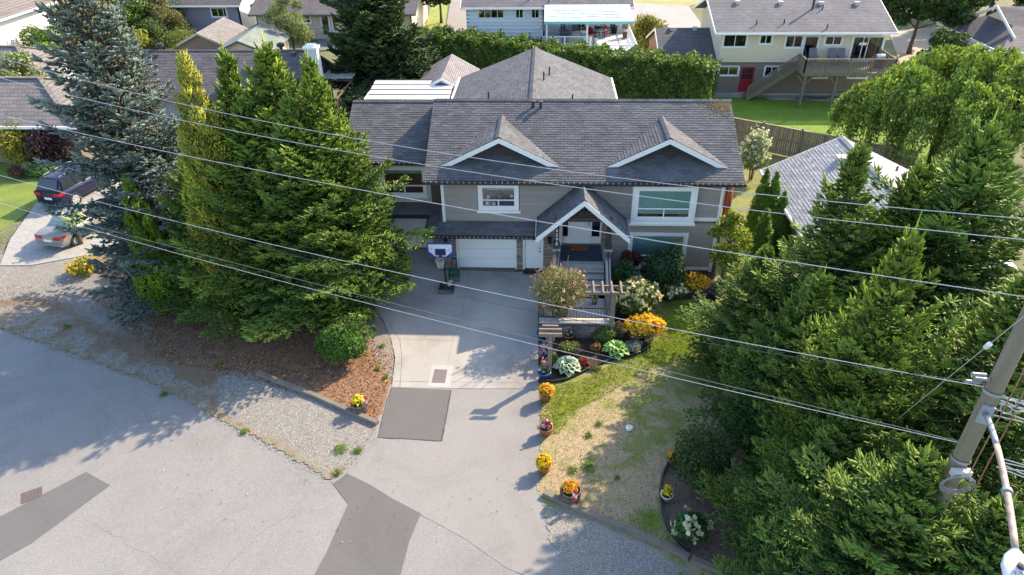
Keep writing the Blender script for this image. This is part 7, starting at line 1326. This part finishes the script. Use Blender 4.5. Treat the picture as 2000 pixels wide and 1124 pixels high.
        if not suv: b.add([(x0-.01, s*hw*.42, zt-.07), (x0-.01, s*hw*.42, zt+.09), (x0+.02, s*hw*.86, zt+.12), (x0+.02, s*hw*.86, zt-.07), (x0+.34, s*hw*1.0, zt+.11), (x0+.34, s*hw*1.0, zt-.0)], [(0, 1, 2, 3), (3, 2, 4, 5)])
        else: b.add([(x0+.0, s*hw*.45, zt-.04), (x0+.02, s*hw*.45, zt+.1), (x0+.02, s*hw*.92, zt+.14), (x0-.01, s*hw*.92, zt-.04), (x0+.35, s*hw*1.01, zt+.1), (x0+.35, s*hw*1.01, zt+.0)], [(0, 1, 2, 3), (3, 2, 4, 5)])
        b.build('tail_light', TL, t); b = MB(); b.add([(x1-.02, s*hw*.4, .62), (x1-.02, s*hw*.4, .72), (x1-.25, s*hw*.9, .76), (x1-.25, s*hw*.9, .64)], [(0, 1, 2, 3)]); b.build('headlight', mat('lamp_clear', (.6, .6, .6), .1), t)
        for wx in (x0+.85, x1-.85):
            r = .31 if not suv else .36; b = MB(); b.tube([(wx, s*(hw-.18), r), (wx, s*(hw+.005), r)], r*1.13, 20); b.build('wheel_arch', DARK, t); b = MB(); b.tube([(wx, s*(hw-.2), r), (wx, s*(hw+.015), r)], r, 20); ty = b.build('wheel', BLK, t); b = MB(); b.tube([(wx, s*(hw), r), (wx, s*(hw+.028), r)], [r*.72, r*.66], 18); b.build('rim', mat('rim_silver', (.55, .55, .57), .3, metal=.4), ty); b = MB()
            for k in range(7): an_ = k*.8976; b.obox((wx+math.cos(an_)*r*.42, s*(hw+.029), r+math.sin(an_)*r*.42), (math.cos(an_+1.57)*.022, 0, math.sin(an_+1.57)*.022), (0, .003, 0), (math.cos(an_)*r*.17, 0, math.sin(an_)*r*.17))
            b.build('slot', DARK, ty)
    zt = .72 if not suv else .80; piece('number_plate', (x0-.005, 0, zt-.1), (.02, .5, .13), mat('plate_white', (.7, .7, .72), .5), t); piece('bumper', (x0+.02, 0, .42), (.1, Wd*.86, .14), paint, t)
    if suv:
        for s in (-1, 1): b = MB(); b.tube([(b_+.15, s*tw*.8, zr+.01), (b_+.25, s*tw*.82, zr+.04), (c-.2, s*tw*.82, zr+.04), (c-.1, s*tw*.8, zr+.01)], .010, 6); b.build('roof_rail', mat('rail_silver', (.6, .6, .62), .3), t)
    t.location = loc; t.rotation_euler = (0, 0, rz); return t
hd = Vector((.19, .98, 0)).normalized(); ang = math.atan2(hd.y, hd.x); mid = (G(70, 487)+G(135, 496))/2
car((mid+hd*2.2).to_tuple(), ang, 'grey beige sedan parked on the gravel drive, rear to the street', mat('paint_greige', (.26, .25, .235), .3, .02, metal=.3), 4.4, 1.72, 1.45)
hd2 = Vector((.20, .98, 0)).normalized(); mid = (G(72, 408)+G(135, 413))/2; car((mid+hd2*2.3).to_tuple(), math.atan2(hd2.y, hd2.x), 'dark navy suv parked behind the grey sedan beside the lawn', mat('paint_navy', (.018, .022, .05), .2, .02, metal=.3), 4.6, 1.88, 1.74, True)
# ================================================================== HOOP AND HOSE CART
g = G(872, 566); t = thing('basketball_hoop', (g.x, g.y, 0), 'portable basketball hoop with blue framed white backboard before the stone pier', 'basketball hoop'); HB = mat('plastic_black', (.02, .022, .028), .4); BB = mat('hoop_blue', (.02, .045, .25), .4)
b = MB(); cs = [(g.x-.36, g.y-.42), (g.x+.36, g.y-.42), (g.x+.36, g.y+.42), (g.x-.36, g.y+.42)]; b.add([(x, y, .01) for x, y in cs]+[(g.x+(x-g.x)*.82, g.y+(y-g.y)*.82, .2) for x, y in cs], [(0, 1, 5, 4), (1, 2, 6, 5), (2, 3, 7, 6), (3, 0, 4, 7), (4, 5, 6, 7)]); bs = b.build('base', HB, t)
b = MB(); b.tube([(g.x-.02, g.y+.25, .1), (g.x-.1, g.y+.1, 2.2)], .045, 8); b.beam((g.x-.02, g.y-.25, .2), (g.x-.05, g.y+.2, .9), .03, .03); b.tube([(g.x-.08, g.y+.1, 2.25), (g.x-.08, g.y-.32, 2.2)], .03, 6); b.build('pole', HB, t)
bx, by, bz = g.x-.08, g.y-.36, 2.28; b = MB(); b.box(bx-.54, bx+.54, by-.02, by+.02, bz-.34, bz+.34); b.build('backboard', mat('board_white', (.72, .74, .8), .4), t); b = MB()
for x0, x1, z0, z1 in ((-.56, .56, .31, .36), (-.56, .56, -.36, -.31), (-.56, -.51, -.31, .31), (.51, .56, -.31, .31)): b.box(bx+x0, bx+x1, by-.035, by+.03, bz+z0, bz+z1)
for sx in (-1, 1): b.prism([(bx+sx*.51, by-.03, bz-.33), (bx+sx*.51, by-.03, bz-.05), (bx+sx*.2, by-.03, bz-.33)], (0, .005, 0))
b.build('frame', BB, t); b = MB(); b.box(bx-.24, bx+.24, by-.032, by-.024, bz-.24, bz+.09); b.build('target_square', BB, t); b = MB(); b.box(bx-.18, bx+.18, by-.038, by-.033, bz-.18, bz+.03); b.build('target_inner', mat('square_navy', (.01, .015, .05), .5), t)
rnd = random.Random(2); b = MB()
for sx in (-1, 1):
    for k in range(5): x = bx+sx*(.33+.05*k*.6); z = bz+rnd.uniform(-.12, .1); b.beam((x-.05, by-.027, z), (x+.05, by-.027, z+rnd.uniform(-.05, .05)), .004, .012)
b.build('board_graphic', mat('graphic_grey', (.25, .28, .35), .6), t)
b = MB(); rc = (bx, by-.27); b.tube([(rc[0]+.21*math.cos(a*.35), rc[1]+.21*math.sin(a*.35), bz-.28) for a in range(19)], .012, 6, False); b.box(bx-.06, bx+.06, by-.08, by-.03, bz-.33, bz-.22); b.build('rim', mat('rim_dark', (.06, .03, .03), .5), t); b = MB()
for i in range(12):
    for sg in (-1, 1):
        pts = [(rc[0]+(.21-.10*u**.7)*math.cos(i*.5236+sg*u*.9), rc[1]+(.21-.10*u**.7)*math.sin(i*.5236+sg*u*.9), bz-.28-.45*u) for u in (0, .33, .66, 1)]; b.tube(pts, .008, 4, False)
b.build('net', mat('net_white', (.55, .55, .5), .8), t)
for i, (dx, dy) in enumerate([(-.12, .22), (.12, .3), (.14, .05), (.2, .33)]): b = MB(); b.lathe((g.x+dx, g.y+dy, .19), [(.09, 0), (.1, .05), (.06, .1), (0, .11)], 7); tag(b.build('weight_stone', mat('stone_tan', (.4, .3, .24), .9)), ['flat tan stone behind the hoop pole on the black base', 'tan stone at the back right of the hoop base', 'reddish stone lying in front of the hoop pole', 'small tan stone at the rear corner of the hoop base'][i], 'stone', 'stones weighing down the hoop base')
g = G(888, 545); t = thing('hose_cart', (g.x, g.y, 0), 'green garden hose wound on a black cart beside the garage door', 'hose cart'); b = MB()
for s in (-.25, .25): b.tube([(g.x+s, g.y-.25, .02), (g.x+s*.7, g.y+.05, .5), (g.x+s*.35, g.y+.2, 1.0)], .02, 5)
b.tube([(g.x-.25, g.y-.25, .04), (g.x+.25, g.y-.25, .04)], .02, 5); b.box(g.x-.1, g.x+.1, g.y+.17, g.y+.23, .96, 1.03); b.build('frame', HB, t); b = MB(); pts = []
for i in range(120): a = i*.35; r = .2+.03*math.sin(i*.9); pts.append((g.x-.18+.36*((i*.37/8) % 1), g.y+.0+r*math.cos(a), .38+r*math.sin(a)))
b.tube(pts, .02, 5); b.build('hose', mat('hose_green', (.02, .10, .06), .5), t)
for s_ in (-.24, .24): b = MB(); b.tube([(g.x+s_-.015, g.y, .38), (g.x+s_+.015, g.y, .38)], .21, 14); b.build('reel_side', mat('reel_green', (.03, .09, .06), .6), t)
# ================================================================== UTILITY POLE, LAMP, WIRES
pw_ = Vector((0, 0, CAM_Z))+Vector(sight(1925, 795))*12.2; PX, PY = pw_.x, pw_.y; t = thing('utility_pole', (PX, PY, 0), 'tall weathered wooden utility pole with street lamp arm at the right edge', 'utility pole')
PM = mat('pole_wood', (.185, .155, .105), .85, .18, 2.5, 50, .22, .008, stretch=(3, 3, .35)); b = MB(); b.tube([(PX, PY, -.1), (PX, PY, 4), (PX, PY, 8), (PX, PY, 13.2)], [.17, .16, .145, .125], 20); b.build('pole', PM, t, True)
GALV = mat('galvanised', (.27, .30, .33), .4, .1, 8, metal=.3); RUST = mat('rusty_pipe', (.36, .27, .22), .6, .35, 7, 30, .2)
aim = Vector((0, 0, CAM_Z))+Vector(sight(1984, 1082))*((9.35-CAM_Z)/sight(1984, 1082)[2]); za = 8.75; s0 = Vector((PX, PY, za)); dd = aim-s0; fw = Vector((dd.x, dd.y, 0)); b = MB(); pts = []
for k in range(13): u = k/12; pts.append(s0+fw.normalized()*.16+(fw-fw.normalized()*.16)*u+Vector((0, 0, dd.z*math.sin(u*math.pi/2)**.8)))
b.tube(pts[:5], .045, 10); arm = b.build('lamp_arm', GALV, t, True); b = MB(); b.tube(pts[4:], .046, 10); b.build('arm_tube', RUST, arm, True); b = MB(); m_ = pts[8]; b.tube([m_-(pts[9]-pts[8]).normalized()*.03, m_+(pts[9]-pts[8]).normalized()*.03], .075, 12); b.build('collar', GALV, arm)
b = MB(); b.obox(s0+fw.normalized()*.17, Vector((-fw.y, fw.x, 0)).normalized()*.1, fw.normalized()*.02, (0, 0, .2)); b.build('arm_bracket', GALV, t)
fu = fw.normalized(); sd_ = Vector((-fu.y, fu.x, 0)); b = MB(); hc = aim+fu*.28; n1 = []
for i, (u, w, h0, h1) in enumerate([(-.34, .05, -.03, .05), (-.2, .14, -.07, .08), (0, .19, -.09, .11), (.22, .17, -.08, .09), (.36, .08, -.05, .03)]):
    for k in range(12): a = k*math.pi/6; b.v.append(tuple(hc+fu*u+sd_*w*math.cos(a)+Vector((0, 0, (h1 if math.sin(a) > 0 else -h0)*math.sin(a))))); b.c.append((1, 1, 1))
for i in range(4):
    for k in range(12): b.f.append([i*12+k, i*12+(k+1) % 12, (i+1)*12+(k+1) % 12, (i+1)*12+k]); b.m.append(0)
b.f += [list(range(12)), list(range(48, 60))[::-1]]; b.m += [0, 0]; lh = b.build('lamp_head', mat('lamp_grey', (.62, .64, .68), .4), t, True); b = MB(); b.lathe((hc.x+fu.x*.05, hc.y+fu.y*.05, hc.z-.12), [(0, -.03), (.1, 0), (.13, .05)], 14); b.build('lens', mat('lens_clear', (.6, .6, .55), .2), lh)
b = MB(); q = hc+Vector((0, 0, .115)); b.lathe((q.x+fu.x*.02, q.y+fu.y*.02, q.z-.02), [(.05, 0), (.05, .06), (0, .07)], 12); b.build('photocell', GUT, lh)
SB = text3('100', tuple(q+fu*.16+Vector((0, 0, -.012))), .16, mat('ink_grey', (.12, .13, .16), .7), lh, 'lettering', rx=0, rz=math.degrees(math.atan2(sd_.y, sd_.x))+180)
DRK = mat('cable_black', (.03, .03, .035), .5); CBL = mat('cable_grey', (.42, .43, .44), .45, .05, metal=.1)
b = MB(); b.obox((PX-.05, PY-.22, 7.35), (.17, 0, 0), (0, .06, 0), (0, 0, .07)); b.build('cable_box', mat('box_cream', (.5, .47, .42), .6), t); b = MB()
for k in range(4): r = .17+.02*k; b.tube([(PX-.1+r*1.4*math.cos(a*.45), PY-.30-.01*k, 7.15+r*math.sin(a*.45)) for a in range(15)], .008, 5, False)
b.build('cable_coil', mat('coil_grey', (.2, .2, .21), .5), t); b = MB(); b.lathe((PX, PY, 7.5), [(.18, 0), (.18, .06)], 16); b.lathe((PX, PY, 9.15), [(.175, 0), (.175, .06)], 16); b.build('band', GALV, t)
b = MB(); b.tube([(PX+.1, PY-.18, 12.9), (PX+.13, PY-.24, 9.5), (PX+.1, PY-.2, 6)], .012, 5); b.tube([(PX+.4, PY-.1, 9.9), (PX+.42, PY-.14, 8.6), (PX+.45, PY-.1, 6.3)], .012, 5); b.build('ground_wire', mat('copper_brown', (.25, .12, .08), .6), t)
rnd = random.Random(8); b = MB()
for k in range(9):
    z = 9.1-rnd.random()*.5; p0 = Vector((PX+.16, PY-.05, z)); p1 = p0+Vector((.25+.1*k*.4, -.1, -.15*rnd.random())); p2 = p0+Vector((1.0, .1-.05*k, -.3-.25*rnd.random())); p3 = p0+Vector((2.6, .4-.1*k, -.2-.3*rnd.random())); b.tube([p0, p1, p2, p3], .012, 5)
for k in range(5): z = 8.2-rnd.random()*.3; p0 = Vector((PX+.45, PY-.3, z-.3)); b.tube([p0, p0+Vector((.5, -.1, -.1*k*.5)), p0+Vector((1.8, .1, -.2))], .011, 5)
for k in range(3): a0 = rnd.random(); b.tube([(PX+.14+.12*math.cos(a*.6+a0)+.05, PY-.22, 9.0+.16*math.sin(a*.6+a0)) for a in range(9)], .008, 5, False)
b.build('service_drop', CBL, t, kind='stuff')
b = MB()
for px, py in ((1912, 731), (1900, 745), (1918, 740)): p = V(px, py, PY); b.tube([(p.x-.12, p.y, p.z), (p.x+.12, p.y, p.z-.02)], .035, 8)
b.build('cable_clamp', mat('clamp_grey', (.2, .22, .25), .5), t)
tr = Vector((-.93, .36, 0)).normalized(); nr = Vector((-tr.y, tr.x, 0))
def on_track(px, py):
    d = sight(px, py); k = (nr.x*PX+nr.y*PY)/(nr.x*d[0]+nr.y*d[1]); w = Vector((d[0]*k, d[1]*k, CAM_Z+d[2]*k)); return (w-Vector((PX, PY, 0))).dot(tr), w.z
def wire(pts, r, label, m, z_off=0, smax=36, off=0, group='overhead wires crossing the picture', dz=0):
    sz = np.array([on_track(*p) for p in pts]); co = np.polyfit(sz[:, 0], sz[:, 1], 2); b = MB(); P = []
    for k in range(37): s = smax*k/36; P.append(Vector((PX, PY, 0))+tr*s+nr*off*0+Vector((0, 0, np.polyval(co, s)+z_off+dz*math.sin(math.pi*k/36))))
    b.tube(P, r, 6); o = b.build('power_line', m); tag(o, label, 'overhead wire', group); return o
wire([(0, 108), (240, 186), (680, 269), (840, 293), (1060, 323), (1500, 380), (2000, 432)], .0068, 'topmost pale overhead wire, crossing both twin roof gables', CBL)
wire([(0, 150), (240, 216), (840, 322), (1060, 354), (1500, 416), (2000, 470)], .0068, 'second overhead wire from the top, along the main gutter line', CBL)
wire([(0, 225), (240, 278), (840, 397), (1300, 473), (2000, 580)], .0075, 'third overhead wire, crossing the porch roof and front door', CBL)
wire([(0, 343), (400, 446), (740, 527), (1060, 593), (1300, 636), (1500, 682)], .0068, 'fourth overhead wire, crossing the basketball hoop base', CBL)
wire([(0, 400), (240, 460), (660, 578), (840, 628), (1100, 690), (1470, 770)], .006, 'lower pale wire crossing the concrete driveway and garden bed', CBL)
wire([(0, 395), (240, 452), (660, 569), (840, 612), (1100, 676), (1470, 764)], .006, 'lower dark wire just above the lowest pale one', mat('cable_mid', (.14, .14, .15), .5))
wire([(800, 553), (1030, 612), (1300, 655), (1500, 690), (400, 450)], .006, 'thin dark wire crossing the driveway right of the hoop base', DRK)
p0 = Vector((0, 0, CAM_Z))+Vector(sight(2010, 610))*10.6; p1 = Vector((0, 0, CAM_Z))+Vector(sight(1850, 740))*13.5; b = MB(); b.tube([p0, p1, p1+(p1-p0)*1.2], .008, 5); o = b.build('guy_wire', CBL); tag(o, 'thin guy wire with insulator slanting down left of the utility pole', 'guy wire'); b = MB(); q0 = p0.lerp(p1, .42); b.tube([q0, q0+(p1-p0).normalized()*.16], .045, 8); b.build('insulator', mat('insulator_grey', (.6, .62, .65), .4), o)

# ---- pieces that came out of one mesh become objects of their own
def split_loose(o):
    me = o.data; nv = len(me.vertices); par = list(range(nv))
    def find(a):
        while par[a] != a: par[a] = par[par[a]]; a = par[a]
        return a
    for e in me.edges:
        a, b_ = find(e.vertices[0]), find(e.vertices[1])
        if a != b_: par[a] = b_
    groups = {}
    for p in me.polygons: groups.setdefault(find(p.vertices[0]), []).append(p)
    if not 1 < len(groups) <= 24: return
    for ps in groups.values():
        ids = sorted({v for p in ps for v in p.vertices}); ix = {v: i for i, v in enumerate(ids)}; nm = bpy.data.meshes.new(o.name.split('.')[0]); nm.from_pydata([me.vertices[v].co[:] for v in ids], [], [[ix[v] for v in p.vertices] for p in ps])
        nm.color_attributes.new('Col', 'FLOAT_COLOR', 'POINT').data.foreach_set('color', [1.0]*(4*len(ids)))
        for m in me.materials: nm.materials.append(m)
        n_ = bpy.data.objects.new(o.name.split('.')[0], nm); C.objects.link(n_); n_.parent = o.parent; n_.matrix_parent_inverse = o.matrix_parent_inverse.copy(); n_.matrix_basis = o.matrix_basis.copy()
        for ch in list(o.children) if ps is next(iter(groups.values())) else []: ch.parent = n_
    bpy.data.objects.remove(o)
for o in [o for o in bpy.data.objects if o.type == 'MESH' and o.parent and 'kind' not in o and o.name.split('.')[0] in ('bargeboard', 'gutter', 'corner_trim', 'post', 'awning_post', 'stringer', 'brace', 'vent_pipe', 'roof_vent', 'cable_clamp', 'ground_wire', 'number_plate', 'band', 'joist', 'sag_seam', 'door_panel', 'handrail', 'rib')]: split_loose(o)
